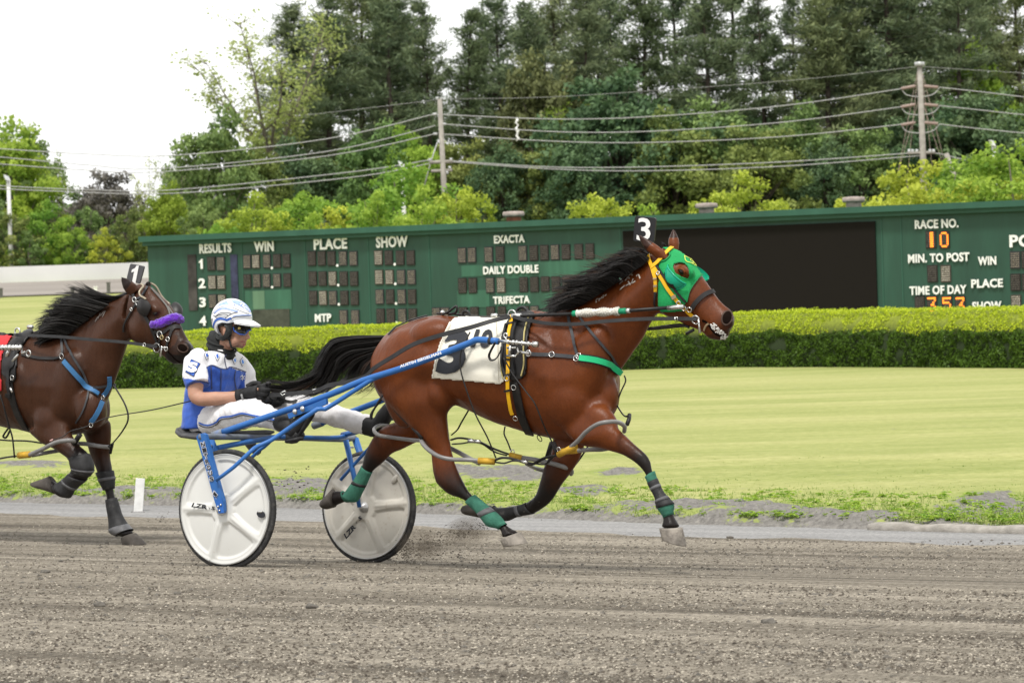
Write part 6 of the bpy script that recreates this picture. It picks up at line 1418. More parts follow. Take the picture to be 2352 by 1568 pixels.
m_hel = mat('helmet_white', (.78,.79,.80), .22, var=.04); m_hb = mat('helmet_blue', (.045,.12,.45), .25, var=.15, nscale=12); m_hl = mat('helmet_pale_blue', (.30,.40,.72), .25, var=.25, nscale=30); m_hg = mat('helmet_grey', (.34,.36,.40), .3); m_hk = mat('helmet_line', (.03,.035,.05), .35)
m_padk = mat('helmet_pad', (.028,.030,.030), .55, var=.4, nscale=40, dirt=((.3,.3,.28), .68, .6), dscale=34)
d1 = lambda x, y, o=0: HP.at(*Z(1, (x, y))[0], o)
man = thing('person', d1(560, 1300, 0), 'driver in white and blue silks and helmet, seated in the sulky holding reins', 'person')
yt = math.radians(47); tF = Vector((math.cos(yt), -math.sin(yt), 0)); tL = Vector((math.sin(yt), math.cos(yt), 0))
def torso_rings(rows, n=24, e=.88):
    out = []
    for q in catmull(rows, 3):
        C = d1(q[0], q[1], q[2]); y_ = q[5] if len(q) > 5 else yt; f_ = Vector((math.cos(y_), -math.sin(y_), 0)); l_ = Vector((math.sin(y_), math.cos(y_), 0))
        up = Vector((0, 0, 1)); out.append(ring(C, f_*q[3]+up*0.0, l_*q[4], n, e=e))
    return out
hF = Vector((math.cos(math.radians(17)), -math.sin(math.radians(17)), -.06)).normalized(); hL = Vector((math.sin(math.radians(17)), math.cos(math.radians(17)), 0)); hU = hL.cross(hF); hU = hU if hU.z > 0 else -hU
HC = d1(690, 408, 0)
def hd(f, l, u): return HC+hF*f+hL*l+hU*u
def hel(f, l, u, rf_, rl_, ru_, tilt=0):
    c, s = math.cos(tilt), math.sin(tilt); return ellipsoid(hd(f, l, u), (hF*c+hU*s)*rf_, hL*rl_, (hU*c-hF*s)*ru_, 18, 12)
body_t = [(500,1275,0,.075,.10),(500,1215,0,.09,.125),(490,1090,0,.095,.125),(520,950,0,.088,.13),(555,800,0,.09,.145),(570,705,0,.068,.125),(590,640,0,.052,.055),(605,590,0,.05,.055)]
near_arm = [d1(372,715,-.17), d1(385,870,-.215), d1(392,1022,-.245), d1(560,1032,-.215), d1(755,1012,-.165)]
far_arm = [d1(755,755,.155), d1(800,870,.20), d1(840,985,.22), d1(940,1030,.15), d1(985,1045,.10)]
near_leg = [d1(500,1225,-.09), d1(700,1180,-.15), d1(890,1150,-.24), d1(1010,1195,-.33), d1(1135,1245,-.40)]
far_leg = [d1(560,1215,.09), d1(900,1130,.14), d1(1240,1100,.19), d1(1540,1185,.24), d1(1830,1265,.28)]
geo = [loft(torso_rings(body_t)), tube(near_arm, [.055,.05,.044,.042,.030], 14, sub=5), tube(far_arm, [.055,.05,.044,.040,.030], 14, sub=5), tube(near_leg, [.07,.07,.055,.048,.04], 14, sub=5), tube(far_leg, [.07,.07,.055,.05,.04], 14, sub=5),
       tube([d1(598,640,0), d1(640,540,0), hd(-.02,0,-.05)], [.066,.056,.056], 16), hel(0,0,.01,.098,.076,.112), hel(.032,0,-.075,.062,.056,.066), hel(.058,0,-.124,.026,.028,.021), hel(.088,0,-.052,.020,.014,.034,-.35), hel(.100,0,-.076,.015,.014,.013), hel(.094,-.012,-.080,.010,.010,.009), hel(.094,.012,-.080,.010,.010,.009),
       hel(.078,0,-.104,.013,.022,.0075), hel(.074,0,-.117,.013,.020,.008), hel(.055,-.042,-.052,.032,.025,.03), hel(.055,.042,-.052,.032,.025,.03), hel(.086,0,.012,.018,.055,.016), hel(-.012,-.080,-.045,.020,.010,.032), hel(-.012,.080,-.045,.020,.010,.032), hel(.02,-.045,-.105,.045,.022,.03,.5), hel(.02,.045,-.105,.045,.022,.03,.5)]
# hands (gloved): palm + five fingers each, closed on the reins
def hand(wr, palm, ks, fingers, thumb):
    g = [tube([wr, wr.lerp(palm, .5), palm, (palm+sum(ks, Vector())/4)/2, sum(ks, Vector())/4], [.030,.034,.041,.042,.036], 14, sub=2, flat=.8)]
    for f_ in fingers: g.append(tube(f_, [.0125,.0120,.0112,.0095], 8, sub=3))
    g.append(tube(thumb, [.0145,.013,.0105], 8, sub=3)); return g
ks = [d1(905,925,-.155), d1(918,955,-.160), d1(915,988,-.158), d1(900,1020,-.150)]
fin = [[k, k+TD*.034+Vector((0,0,-.004)), k+TD*.036+ND*.035+Vector((0,0,-.008)), k+TD*.004+ND*.048+Vector((0,0,-.010))] for k in ks]
fin = [[p if i_ == 0 else f_[0]+(p-f_[0])*s_ for i_, p in enumerate(f_)] for f_, s_ in zip(fin, (.95, 1.05, 1.0, .82))]
nh_g = hand(d1(752,1010,-.165), d1(825,985,-.15), ks, fin, [d1(815,935,-.125), d1(865,905,-.105), d1(925,908,-.095)])
ks2 = [d1(1062,1000,.085), d1(1076,1028,.090), d1(1072,1056,.085), d1(1052,1080,.078)]
fin2 = [[k, k+TD*.032, k+TD*.032-ND*.036+Vector((0,0,-.004)), k-TD*.002-ND*.045+Vector((0,0,-.006))] for k in ks2]
fin2 = [[p if i_ == 0 else f_[0]+(p-f_[0])*s_ for i_, p in enumerate(f_)] for f_, s_ in zip(fin2, (.95, 1.05, 1.0, .82))]
fh_g = hand(d1(985,1045,.10), d1(1020,1042,.09), ks2, fin2, [d1(1010,1005,.05), d1(1050,985,.035), d1(1095,992,.03)])
fine_me = remesh(geo+nh_g+fh_g, .0062, 3, 'body'); BM = bvh_of(fine_me)
link('body', fine_me, skin, man)
for g in (nh_g, fh_g):
    me = remesh([(v, f) for v, f in g], .005, 2, 'glove')
    co = verts_of(me); nr = np.empty(len(me.vertices)*3); me.vertices.foreach_get('normal', nr); co = co+nr.reshape(-1, 3)*.004; me.vertices.foreach_set('co', co.ravel()); link('glove', me, m_glove, man)
obj('glove_cuff', [tube([d1(738,1012,-.165), d1(772,1006,-.162)], .041, 14)], m_glove, man); obj('glove_cuff', [tube([d1(972,1046,.102), d1(992,1045,.098)], .040, 14)], m_glove, man)
obj('glove_tag', [strap(BM, Z(1,(780,992),(783,1020)), .012, .02, .003, 3)], mat('tag_grey', (.3,.3,.3), .6), man)
# jacket
jt = [(470,1275,0,.118,.158),(480,1200,0,.122,.158),(478,1100,0,.118,.150),(510,960,0,.124,.165),(552,810,0,.130,.186),(570,715,0,.112,.184),(588,655,0,.082,.105),(598,622,0,.070,.075)]
jg = [loft(torso_rings(jt)), tube([d1(450,690,-.12), d1(385,728,-.17), d1(383,830,-.205), d1(402,922,-.228)], [.066,.074,.074,.074], 18, sub=4), tube([d1(710,735,.11), d1(752,775,.165), d1(785,840,.19), d1(812,925,.212)], [.062,.068,.068,.064], 18, sub=4)]
jm = remesh(jg, .0068, 4, 'jacket'); co = verts_of(jm); px, py = projn(co); zx = (px*1.7415-600)*2.0909; zy = (py*1.7415-1100)*2.0909
blue_p = [(468,772),(515,748),(575,775),(630,786),(665,765),(730,795),(800,806),(796,880),(792,930),(760,1100),(560,1400),(300,1400),(250,1000),(235,840),(290,862),(300,880),(335,1000),(440,1000),(492,925),(480,840)]
mk = inpoly(zx, zy, blue_p)|((zy > 868+(zx-330)*.16) & (zx < 500) & (zy < 1000))|(zy > 1050); mk |= (zx < 300) & (zy > 868); mk &= ~((zx > 805) & (zy < 1000))
# the hidden back follows the same hem line
ripple(jm, .011, (10, 10, 17), 2, .004, (34, 34, 20)); setattr_pt(jm, 'mask', mk.astype(float)); BJ = bvh_of(jm); jk = link('jacket', jm, m_silk, man)
def dia(c, w, h, sk=0): return [(c[0]-w, c[1]-sk), (c[0]+w*.1, c[1]-h), (c[0]+w, c[1]+sk), (c[0]-w*.1, c[1]+h)]
m_b2 = mat('badge_blue', (.03,.11,.46), .6); m_b3 = mat('badge_pale', (.10,.26,.66), .6); m_ln = mat('seam_dark', (.05,.06,.12), .7)
for c, m_, s_ in (((472,672),m_b2,1),((562,680),m_b2,1.05),((706,712),m_b3,.95),((770,724),m_b3,1)):
    for w, h, mm, o_ in ((23*s_,42*s_,m_ln,.003),(19*s_,36*s_,m_hel,.005),(11*s_,22*s_,m_,.007)):
        obj('badge', [patch(BJ, [Z(1, *dia(c, w*1.05, h, 6))], .7, o_, 0)], mm, jk)
obj('badge', [patch(BJ, [Z(1,(345,700),(422,740),(368,854),(296,812))], .8, .004, 0)], m_ln, jk); obj('badge', [patch(BJ, [Z(1,(347,706),(415,742),(366,846),(303,808))], .8, .006, 0)], m_b2, jk)
obj('badge_letter', [text_cast(BJ, 'S', Z(1,(325,722),(402,738),(388,825),(308,812)), .0135, .06, 5)], m_hel, jk)
sl = lambda w, *p: strap(BJ, Z(1, *p), w, .003, .002, 5)
obj('seam', [sl(.006,(510,760),(512,830),(515,950)), sl(.006,(590,780),(592,850),(588,960)), sl(.006,(712,800),(705,870),(720,960)), sl(.005,(470,775),(515,752),(590,780),(640,785),(680,768),(800,808)), sl(.005,(640,660),(620,700),(640,790)), sl(.005,(330,905),(400,880),(490,900))], m_ln, jk)
obj('chest_script', [sl(.005,(750,850),(765,838),(775,850),(790,840)), sl(.005,(755,868),(775,858),(790,868)), sl(.004,(768,832),(772,880))], m_hel, jk)
# trousers
tr_g = [loft(torso_rings([(500,1300,0,.10,.12),(505,1255,0,.108,.135),(510,1195,0,.108,.135),(515,1150,0,.10,.12)])), tube([d1(500,1235,-.09), d1(620,1195,-.13), d1(760,1165,-.18), d1(890,1160,-.24), d1(1010,1200,-.33), d1(1138,1250,-.40)], [.095,.094,.088,.076,.062,.054], 18, sub=4),
        tube([d1(560,1225,.09), d1(760,1165,.12), d1(1000,1110,.155), d1(1235,1092,.19), d1(1420,1140,.22), d1(1620,1200,.25), d1(1828,1262,.28)], [.095,.09,.08,.070,.066,.064,.061], 18, sub=4)]
tm = remesh(tr_g, .007, 3, 'trousers')
ripple(tm, .010, (15, 15, 9), 5, .004, (36, 36, 22)); setattr_pt(tm, 'mask', np.zeros(len(tm.vertices))); BT = bvh_of(tm); trs = link('trousers', tm, m_trou, man)
tl = lambda w, o_, *p: strap(BT, Z(1, *p), w, o_, .002, 6)
obj('stripe', [tl(.009,.003,(412,1232),(450,1250),(500,1252),(555,1228),(590,1190),(680,1178),(770,1155),(860,1172),(960,1192),(1050,1212),(1130,1228))], m_b2, trs)
obj('stripe', [tl(.005,.003,(410,1248),(450,1268),(500,1270),(560,1246),(596,1206),(690,1192),(775,1170),(870,1188),(960,1208),(1050,1230),(1125,1246))], m_hk, trs)
# boots
def boot(shin, foot, rs, sole):
    me = remesh([tube(shin, rs[0], 14, sub=3), tube(foot, rs[1], 14, sub=3)], .008, 3, 'boot'); o = link('boot', me, m_boot, man); obj('sole', [sole], boot_black, o); return o
boot([d1(1090,1225,-.38), d1(1150,1255,-.41), d1(1195,1290,-.42)], [d1(1185,1330,-.42), d1(1215,1290,-.42), d1(1280,1210,-.42), d1(1350,1140,-.42)], ([.056,.056,.05],[.045,.05,.046,.030]), tube([d1(1165,1350,-.42), d1(1210,1350,-.42), d1(1250,1310,-.42)], .040, 10, sub=2))
boot([d1(1800,1255,.277), d1(1850,1270,.28), d1(1895,1300,.285)], [d1(1870,1335,.285), d1(1905,1280,.285), d1(1960,1180,.29), d1(2010,1090,.295)], ([.060,.058,.05],[.04,.05,.050,.034]), tube([d1(1890,1350,.285), d1(1930,1290,.285), d1(1985,1190,.29)], .026, 10, sub=2))
# gaiter
gr = [(d1(580,500,-.01), .058, .060), (d1(586,540,0), .070, .070), (d1(595,588,0), .082, .081), (d1(602,628,0), .087, .087), (d1(600,654,0), .080, .082), (d1(590,672,0), .05, .055)]
tilt = (Vector((0, 0, 1))*.42+TD*-.0); grs = []
for C, a_, b_ in gr: grs.append(ring(C, (tF*1.0-Vector((0, 0, .50)))*a_, tL*b_, 24))
obj('neck_gaiter', [remesh_g] if False else [loft(grs)], m_gait, man)
obj('gaiter_fold', [torus(d1(588,556,0), (Vector((0,0,1))+tF*.45).normalized(), .077, .009, 30, 6, .077, tF), torus(d1(598,604,0), (Vector((0,0,1))+tF*.45).normalized(), .086, .009, 30, 6, .086, tF)], m_gait, man)
# helmet
helm = []; nu, nv = 56, 22; HCt = (-.006, 0, .030); rF, rL, rU = .126, .104, .122
def umin(f, l):
    return interp(f, [-.13,-.10,-.085,-.06,-.02,.02,.05,.13], [-.115,-.105,-.075,-.005,.012,.008,.018,.012])
vs = []
for i_ in range(nv+1):
    for k in range(nu):
        az = 2*math.pi*k/nu; ca, sa = math.cos(az), math.sin(az)
        # lower limit of the shell at this azimuth
        um = umin(rF*ca*.98, sa); cpm = max(-.97, min(.97, (um-HCt[2])/rU)); pm = math.acos(cpm); p = pm*i_/nv
        vs.append(hd(HCt[0]+rF*math.sin(p)*ca, rL*math.sin(p)*sa, HCt[2]+rU*math.cos(p)))
fs = [(i_*nu+k, (i_+1)*nu+k, (i_+1)*nu+(k+1) % nu, i_*nu+(k+1) % nu) for i_ in range(nv) for k in range(nu)]
cH = hd(*HCt); inner = [v+(cH-v)*.06 for v in vs]; n_ = len(vs); rimE = [(nv*nu+k, nv*nu+(k+1) % nu, nv*nu+(k+1) % nu+n_, nv*nu+k+n_) for k in range(nu)]
hme = meshdata('helmet', [(vs+inner, fs+[tuple(q+n_ for q in reversed(f)) for f in fs]+rimE)])
BH = BVHTree.FromPolygons(vs, fs); ho = link('helmet', hme, m_hel, man)
obj('helmet_edge', [tube([vs[nv*nu+k % nu] for k in range(nu+1)], .005, 6)], m_hg, ho)
pk = []
for i_ in range(7):
    row = []
    for k in range(17):
        az = math.radians(-66+132*k/16); ext = .056*math.cos(az*.9)**.8*i_/6; row.append(hd(HCt[0]+(rF*.985+ext)*math.cos(az), (rL*.985+ext*.75)*math.sin(az), .022-.030*(i_/6)**1.3*math.cos(az)-.004))
    pk.append(row)
v1 = [p for r_ in pk for p in r_]; v2 = [p+hU*.007 for p in v1]; n_ = len(v1); ix = lambda a, b: a*17+b
fs = [(ix(a,b), ix(a+1,b), ix(a+1,b+1), ix(a,b+1)) for a in range(6) for b in range(16)]
fs = fs+[tuple(q+n_ for q in reversed(f)) for f in fs]+[(ix(6,b), ix(6,b+1), ix(6,b+1)+n_, ix(6,b)+n_) for b in range(16)]
obj('peak', [(v1+v2, fs)], m_hel, ho)
hs2 = lambda w, m_, *p: obj('helmet_stripe', [strap(BH, Z(23, *p), w, .0012, .001, 6)], m_, ho)
pt = lambda m_, *p: obj('helmet_panel', [patch(BH, [Z(23, *p)], .6, .001, 0)], m_, ho)
pt(m_hl,(215,240),(300,160),(425,112),(485,195),(350,195)); pt(m_hl,(505,105),(640,100),(760,140),(860,205),(930,300),(955,345),(860,330),(700,225),(560,165)); pt(m_hb,(545,175),(580,185),(640,225),(570,205))
hs2(.011,m_hl,(180,360),(270,290),(380,262),(500,285),(640,325)); hs2(.004,m_hg,(140,370),(230,280),(370,225),(520,240),(720,320),(860,372)); hs2(.004,m_hk,(165,395),(215,430),(250,455)); hs2(.004,m_hk,(205,420),(270,370),(360,345),(510,358)); hs2(.004,m_hk,(225,410),(310,385),(380,378),(450,390))
hs2(.006,m_hg,(250,440),(320,420),(410,418)); hs2(.004,m_hk,(400,448),(470,395),(560,352),(640,338)); hs2(.014,m_hb,(118,640),(160,650),(172,575),(215,495),(290,462),(370,470),(430,488),(470,468),(520,455)); hs2(.004,m_hk,(500,480),(560,440),(700,420),(960,402)); hs2(.006,m_hl,(540,425),(620,400),(800,392),(950,395)); hs2(.004,m_hg,(480,520),(600,470),(760,445),(970,450))
hs2(.003,m_hk,(120,520),(135,470),(150,470),(130,560)); hs2(.012,m_hb,(112,590),(118,640),(150,690))
gwh = [(690,190),(720,160),(760,180),(740,220),(790,235),(830,260),(860,300)]; hs2(.008,m_hel,*gwh); hs2(.006,m_hel,(760,250),(800,290),(850,320))
# ear guard, chin strap, goggles
zb = lambda x, y, o_=.0: HP.at(*Z(23, (x, y))[0], o_)
def earpatch(polys, holes, off, th, m_, nm): obj(nm, [patch(BM, [Z(23, *p) for p in polys], .6, off, th, [Z(23, *h) for h in holes])], m_, ho)
earpatch([[(240,600),(300,555),(480,560),(545,540),(540,700),(525,800),(515,880),(420,885),(300,870),(190,800),(160,760),(200,740)]], [[(265,640),(310,610),(380,608),(408,650),(410,720),(385,775),(320,790),(265,760),(240,700)]], .022, .016, m_padk, 'ear_guard')
obj('chin_strap', [tube([cast(BM, *Z(23, p_)[0], .006)[0] or zb(*p_) for p_ in ((480,870),(500,930),(515,990),(560,1040),(610,1075))], .007, 6, sub=3, flat=.6)], m_padk, ho)
gl = Z(23,(556,612),(600,580),(690,558),(800,570),(925,600),(918,690),(890,735),(862,700),(830,720),(790,755),(730,768),(650,745),(590,705),(560,660))
obj('goggles', [patch(BM, [gl], .5, .016, .010)], mat('lens_dark', (.012,.011,.010), .12), man); go_ = bpy.data.objects[[o.name for o in man.children if o.name.startswith('goggles')][0]]
obj('goggle_rim', [tube([cast(BM, a, b, .014)[0] for a, b in catmull(Z(23,(560,620),(572,670),(610,720),(670,752),(740,765),(795,748),(835,705),(862,690)), 3) if cast(BM, a, b, .014)[0] is not None], .0045, 6)], m_hb, go_)
q, n = cast(BM, *Z(23,(660,648))[0], .019); obj('strap_button', [loft([ring(q, n.orthogonal().normalized()*.0095, n.cross(n.orthogonal().normalized())*.0095, 14), ring(q+n*.003, n.orthogonal().normalized()*.008, n.cross(n.orthogonal().normalized())*.008, 14)])], mat('button_gold', (.55,.40,.12), .4), go_)
obj('lip', [strap(BM, Z(23,(700,915),(750,905),(800,925)), .006, .001, .002, 4), strap(BM, Z(23,(740,955),(770,975),(790,955)), .007, .001, .003, 4)], mat('lip_pink', (.36,.13,.11), .5), man)
obj('stubble', [patch(BM, [Z(23,(660,960),(720,990),(755,1000),(750,1060),(680,1075),(600,1050),(580,1000))], .6, .0006, 0)], mat('stubble', (.26,.15,.11), .7, var=.3, nscale=120), man)
# ---------------------------------------------------------------- whip and reins
wp = [d1(1000,905,-.135), d1(930,918,-.135), d1(860,935,-.135), d1(780,950,-.14)]
wh = thing('whip', d1(780, 950, -.14), 'long thin black whip held back from the driver gloved hand', 'whip')
obj('handle', [tube(wp, [.0085,.007,.006,.005], 8)], leather, wh); obj('knob', [tube([d1(975,908,-.135), d1(1004,904,-.135)], .0115, 8)], leather, wh)
obj('lash', [tube(wp[-1:]+[d1(560,1000,-.17), d1(300,1062,-.2), d1(0,1130,-.22), HP.at(250,958,-.24), HP.at(*Z(21,(840,1338))[0],-.25), HP.at(*Z(21,(680,1385))[0],-.25), HP.at(*Z(21,(600,1440))[0],-.25), HP.at(*Z(21,(490,1472))[0],-.25)], [.0042,.0038,.0034,.003,.0028,.0026], 6, sub=4)], leather, wh)
obj('lash_tip', [tube([HP.at(*Z(21,(510,1465))[0],-.25), HP.at(*Z(21,(482,1478))[0],-.25)], .005, 6)], mat('tip_pink', (.5,.3,.28), .7), wh)
rein_m = mat('rein_leather', (.02,.02,.021), .5, var=.3, nscale=18)
r1 = [d1(930,985,-.13), d1(1000,1000,-.13), d1(1080,1000,-.14), d1(1250,985,-.18), d1(1390,968,-.24), d1(1500,922,-.28), d1(1650,895,-.31), d1(1800,848,-.33), zP(3,(440,835),-.345), zP(3,(600,735),-.35), zP(3,(800,618),-.34), zP(3,(1050,535),-.335), zP(3,(1300,470),-.31), zP(3,(1500,410),-.25), zP(3,(1660,372),-.165)]
r2 = [zP(3,(1685,372),-.16), zP(3,(1800,402),-.21), zP(3,(1950,428),-.25), zP(5,(0,1070),-.255), zP(5,(200,1104),-.26), zP(5,(450,1112),-.25), zP(5,(700,1088),-.22), zP(5,(1000,1068),-.17), zP(5,(1300,1062),-.14), zP(5,(1540,1066),-.13)]
def smooth(ps, n=6): return [Vector(p) for p in catmull(ps, n)]
def reinribbon(ps, w):
    P_ = smooth(ps); return ribbon(P_, [(-ND+Vector((0, 0, .25))).normalized() for _ in P_], w, .004)
rn = thing('rein', d1(1080, 1000, -.14), 'near black rein from the gloved hands past the blue shaft to the bit ring', 'rein', 'driving reins')
obj('rein_strap', [reinribbon(r1, .026), reinribbon(r2, .021)], rein_m, rn)
obj('buckle', [tube([zP(5,(1345,1048),-.145), zP(5,(1345,1080),-.145)], .006, 6), tube([zP(5,(1345,1048),-.145), zP(5,(1365,1050),-.145), zP(5,(1368,1075),-.145)], .004, 6), tube([d1(1090,985,-.15), d1(1130,968,-.15), d1(1148,985,-.15), d1(1110,1005,-.15), d1(1090,985,-.15)], .005, 6), tube([d1(1360,960,-.235), d1(1395,952,-.235), d1(1405,972,-.235), d1(1370,982,-.235)], .005, 6)], chrome, rn)
obj('hand_loop', [reinribbon([d1(900,960,-.14), d1(960,990,-.13), d1(1020,1020,-.06), d1(1060,1035,.02)], .02), reinribbon([d1(1080,1005,-.10), d1(1130,1010,-.1), d1(1240,995,-.16), d1(1400,985,-.22)], .012)], rein_m, rn)
r3 = [d1(1080,1030,.05), d1(1180,1060,.1), d1(1300,1010,.2), d1(1500,950,.28), zP(3,(300,850),.34), zP(3,(600,700),.35), zP(3,(1000,560),.34), zP(3,(1400,450),.27), zP(3,(1660,385),.15), zP(3,(1800,410),.2), zP(5,(300,1130),.24), zP(5,(800,1150),.2), zP(5,(1110,1152),.16), zP(5,(1300,1135),.13), zP(5,(1480,1118),.10)]
rn2 = thing('rein', r3[0], 'far black rein showing below the bay horse neck, mostly hidden by its body', 'rein', 'driving reins'); obj('rein_strap', [reinribbon(r3, .02)], rein_m, rn2)
# ---------------------------------------------------------------- thrown dirt (uncountable)
rr = random.Random(9); pts, sz_ = [], []
def spray(k, n, box_, off, s0, s1, along=None, pw=2.5):
    for _ in range(n):
        if along:
            t_ = rr.random(); a, b = along; x = a[0]+(b[0]-a[0])*t_+rr.gauss(0, 18*(1.3-t_*.6)); y = a[1]+(b[1]-a[1])*t_+rr.gauss(0, 22*(1.3-t_*.6))
        else: x = rr.gauss((box_[0]+box_[2])/2, (box_[2]-box_[0])/4); y = rr.gauss((box_[1]+box_[3])/2, (box_[3]-box_[1])/4)
        p = HP.at(*Z(k, (x, y))[0], off+rr.gauss(0, .15)); z0 = gz(p.x, p.y)
        if p.z > z0: pts.append(tuple(p)); sz_.append(s0+(s1-s0)*rr.random()**pw)
spray(17, 900, None, .55, .0012, .006, ((1880,480),(2340,330))); spray(17, 600, (1860,400,1960,560), .6, .0012, .006); spray(17, 260, (1960,430,2300,560), .5, .001, .007)
spray(2, 95, (920,430,1300,620), .2, .0015, .009, None, 3); spray(17, 60, (700,300,860,350), -.1, .0015, .008); spray(17, 26, (0,100,900,500), .2, .0015, .006); spray(18, 26, (60,640,200,760), .1, .001, .004); spray(17, 40, (860,470,1000,540), -.7, .0012, .005)
lumps('thrown_dirt', pts, sz_, mat('dirt_dark', (.07,.06,.05), .95, var=.4, nscale=40))
for (k, x, y, s_, lab) in ((17,470,732,.036,'flat dark clod lying on the track below the number 1 horse'),(17,1468,740,.034,'dark rounded clod on the open track at mid left'),(17,832,676,.022,'small black clod on the track below the near wheel'),(18,1033,843,.028,'lone stone on the track edge right of the lifted front hoof'),(18,1205,1225,.036,'flat dark clod at the lower middle of the track'),(17,215,577,.035,'clump of dark clods at the left of the track')):
    p_ = Z(k, (x, y))[0]; d = ray(*p_); t_ = 18.0
    for _ in range(8):
        q = CAMP+d*t_; t_ = (CAMZ-gz(q.x, q.y)-.012)/(-d.z)
    q = CAMP+d*t_; g_ = ellipsoid(q+Vector((0, 0, s_*.15)), TD*s_, ND*s_*.6, Vector((0, 0, s_*.42)), 12, 8); g_ = ([v+(Vector((MN.noise(v*60), MN.noise(v*60+Vector((3,0,0))), MN.noise(v*55)))*s_*.3) for v in g_[0]], g_[1])
    top('clod', [g_], clod, lab, 'clod')

# soft dust behind the hooves
dm = bpy.data.materials.new('dust_air'); dm.use_nodes = True; _t = dm.node_tree; _t.nodes.clear()
_o = _t.nodes.new('ShaderNodeOutputMaterial'); _v = _t.nodes.new('ShaderNodeVolumePrincipled'); _v.inputs['Color'].default_value = (.33, .27, .20, 1)
_tc = N(_t, 'ShaderNodeTexCoord'); _n = nz(_t, _tc.outputs['Object'], 7, 5, .7); _g = N(_t, 'ShaderNodeTexGradient', gradient_type='SPHERICAL')
_mp = N(_t, 'ShaderNodeMapping'); _mp.inputs['Location'].default_value = (-1, -1, -1); _mp.inputs['Scale'].default_value = (2, 2, 2); _t.links.new(_tc.outputs['Generated'], _mp.inputs[0]); _t.links.new(_mp.outputs[0], _g.inputs[0])
_d = mathn(_t, 'MULTIPLY', mathn(_t, 'MAXIMUM', mathn(_t, 'MULTIPLY', mathn(_t, 'SUBTRACT', _n, .40), 46.0), 0.0), mathn(_t, 'POWER', _g.outputs['Fac'], 1.2))
_t.links.new(_d, _v.inputs['Density']); _t.links.new(_v.outputs[0], _o.inputs['Volume'])
for a_, b_, w_ in (((1895,500),(2080,440),.12),((2050,460),(2330,350),.09),((880,505),(960,520),.06)):
    pa, pb = HP.at(*Z(17, a_)[0], .55 if a_[0] > 1000 else -.7), HP.at(*Z(17, b_)[0], .45 if a_[0] > 1000 else -.7); d_ = (pb-pa)*.62; u_ = d_.cross(ND).normalized()
    tag(link('dust_puff', meshdata('dust_puff', [ellipsoid((pa+pb)/2+Vector((0, 0, .03)), d_, ND*w_*1.6, u_*w_, 20, 12)]), dm, None), kind='stuff')
# ================================================================== HORSE 1 (behind, cut by the left border)
HP1 = Plane(P3(290, 1150, 22.4), math.radians(38)); A1 = HP1.at
z7 = lambda a, b: (Z(7, a)[0], Z(7, b)[0])
def zr(k, rows, extra=()): return [(*Z(k, (r_[0], r_[1]))[0], *Z(k, (r_[2], r_[3]))[0], *r_[4:]) for r_ in rows]
torso1 = zr(7, [(-375,480,-385,580,.09),(-345,450,-370,720,.19),(-270,425,-290,820,.255),(-160,428,-170,840,.27),(-50,432,-50,868,.285),(50,425,45,892,.285),(130,408,135,908,.275),(200,405,222,925,.25),(280,412,320,932,.235),(360,445,410,922,.21),(440,565,478,900,.165),(490,700,520,860,.10)])
neck1 = zr(7, [(170,425,340,905,.2),(255,425,470,852,.165),(335,412,535,745,.13),(430,342,572,655,.11),(515,278,600,565,.098),(588,238,628,490,.09),(650,212,650,445,.085)])
head1 = zr(22, [(440,305,335,1070,.085),(600,312,450,1130,.098),(735,425,580,1178,.11),(865,565,690,1225,.10),(955,705,775,1275,.085),(1045,885,855,1325,.072),(1128,1055,910,1378,.066),(1205,1150,1000,1408,.060),(1232,1215,1110,1388,.042)])
def tf(rows, sx=.80, s=.83, X=Z(7, (-235,650))[0]):
    return [(((a[0]-945)*sx+X[0], (a[1]-850)*s+X[1]), ((b[0]-945)*sx+X[0], (b[1]-850)*s+X[1]), k) for a, b, k in [q[:3] for q in rows]]
q7 = lambda *r_: [(*z7(a, b), k) for a, b, k in r_]
nf1 = q7(((330,860),(150,905),.42),((368,950),(205,960),.5),((402,990),(285,1005),.6),((438,1020),(350,1048),.75),((461,1085),(362,1075),.78),((452,1128),(368,1100),.8),((418,1165),(345,1125),.85),((372,1205),(318,1150),.85),((345,1245),(282,1170),.85),((318,1248),(272,1158),.95),((285,1222),(262,1135),.95))
ff1 = q7(((552,860),(405,880),.45),((553,950),(432,945),.55),((550,1030),(460,1040),.68),((560,1090),(482,1100),.8),((570,1150),(505,1165),.82),((572,1210),(528,1220),.85),((590,1270),(540,1290),.88),((608,1330),(552,1355),.88),((640,1385),(562,1415),.9),((662,1402),(600,1440),.95),((672,1420),(612,1445),.95))
legs1 = [dict(rows=nf1, off=-.14, dark=[0,.1,.4,.8,1,1,1,1,1,1,1], hoof=(z7((282,1225),(250,1133)), z7((215,1198),(162,1166))), hmat=hoof_dark),
         dict(rows=ff1, off=.14, dark=[0,.1,.3,.7,1,1,1,1,1,1,1], hoof=(z7((676,1418),(612,1446)), z7((730,1476),(620,1482))), hmat=hoof_dark),
         dict(rows=tf(fh), off=-.15, dark=[0,.1,.25,.5,.8,1,1,1,1,1,1,1], hoof=tuple(tuple(((p[0]-945)*.8+Z(7,(-235,650))[0][0], (p[1]-850)*.83+Z(7,(-235,650))[0][1]) for p in pr_) for pr_ in (((768,1165),(763.5,1122)),((752,1169),(742,1148)))), hmat=hoof_dark),
         dict(rows=tf(fh), off=.15, dark=[0,.1,.25,.5,.8,1,1,1,1,1,1,1], hoof=tuple(tuple(((p[0]-945)*.8+Z(7,(-235,650))[0][0], (p[1]-850)*.83+Z(7,(-235,650))[0][1]) for p in pr_) for pr_ in (((768,1165),(763.5,1122)),((752,1169),(742,1148)))), hmat=hoof_dark)]
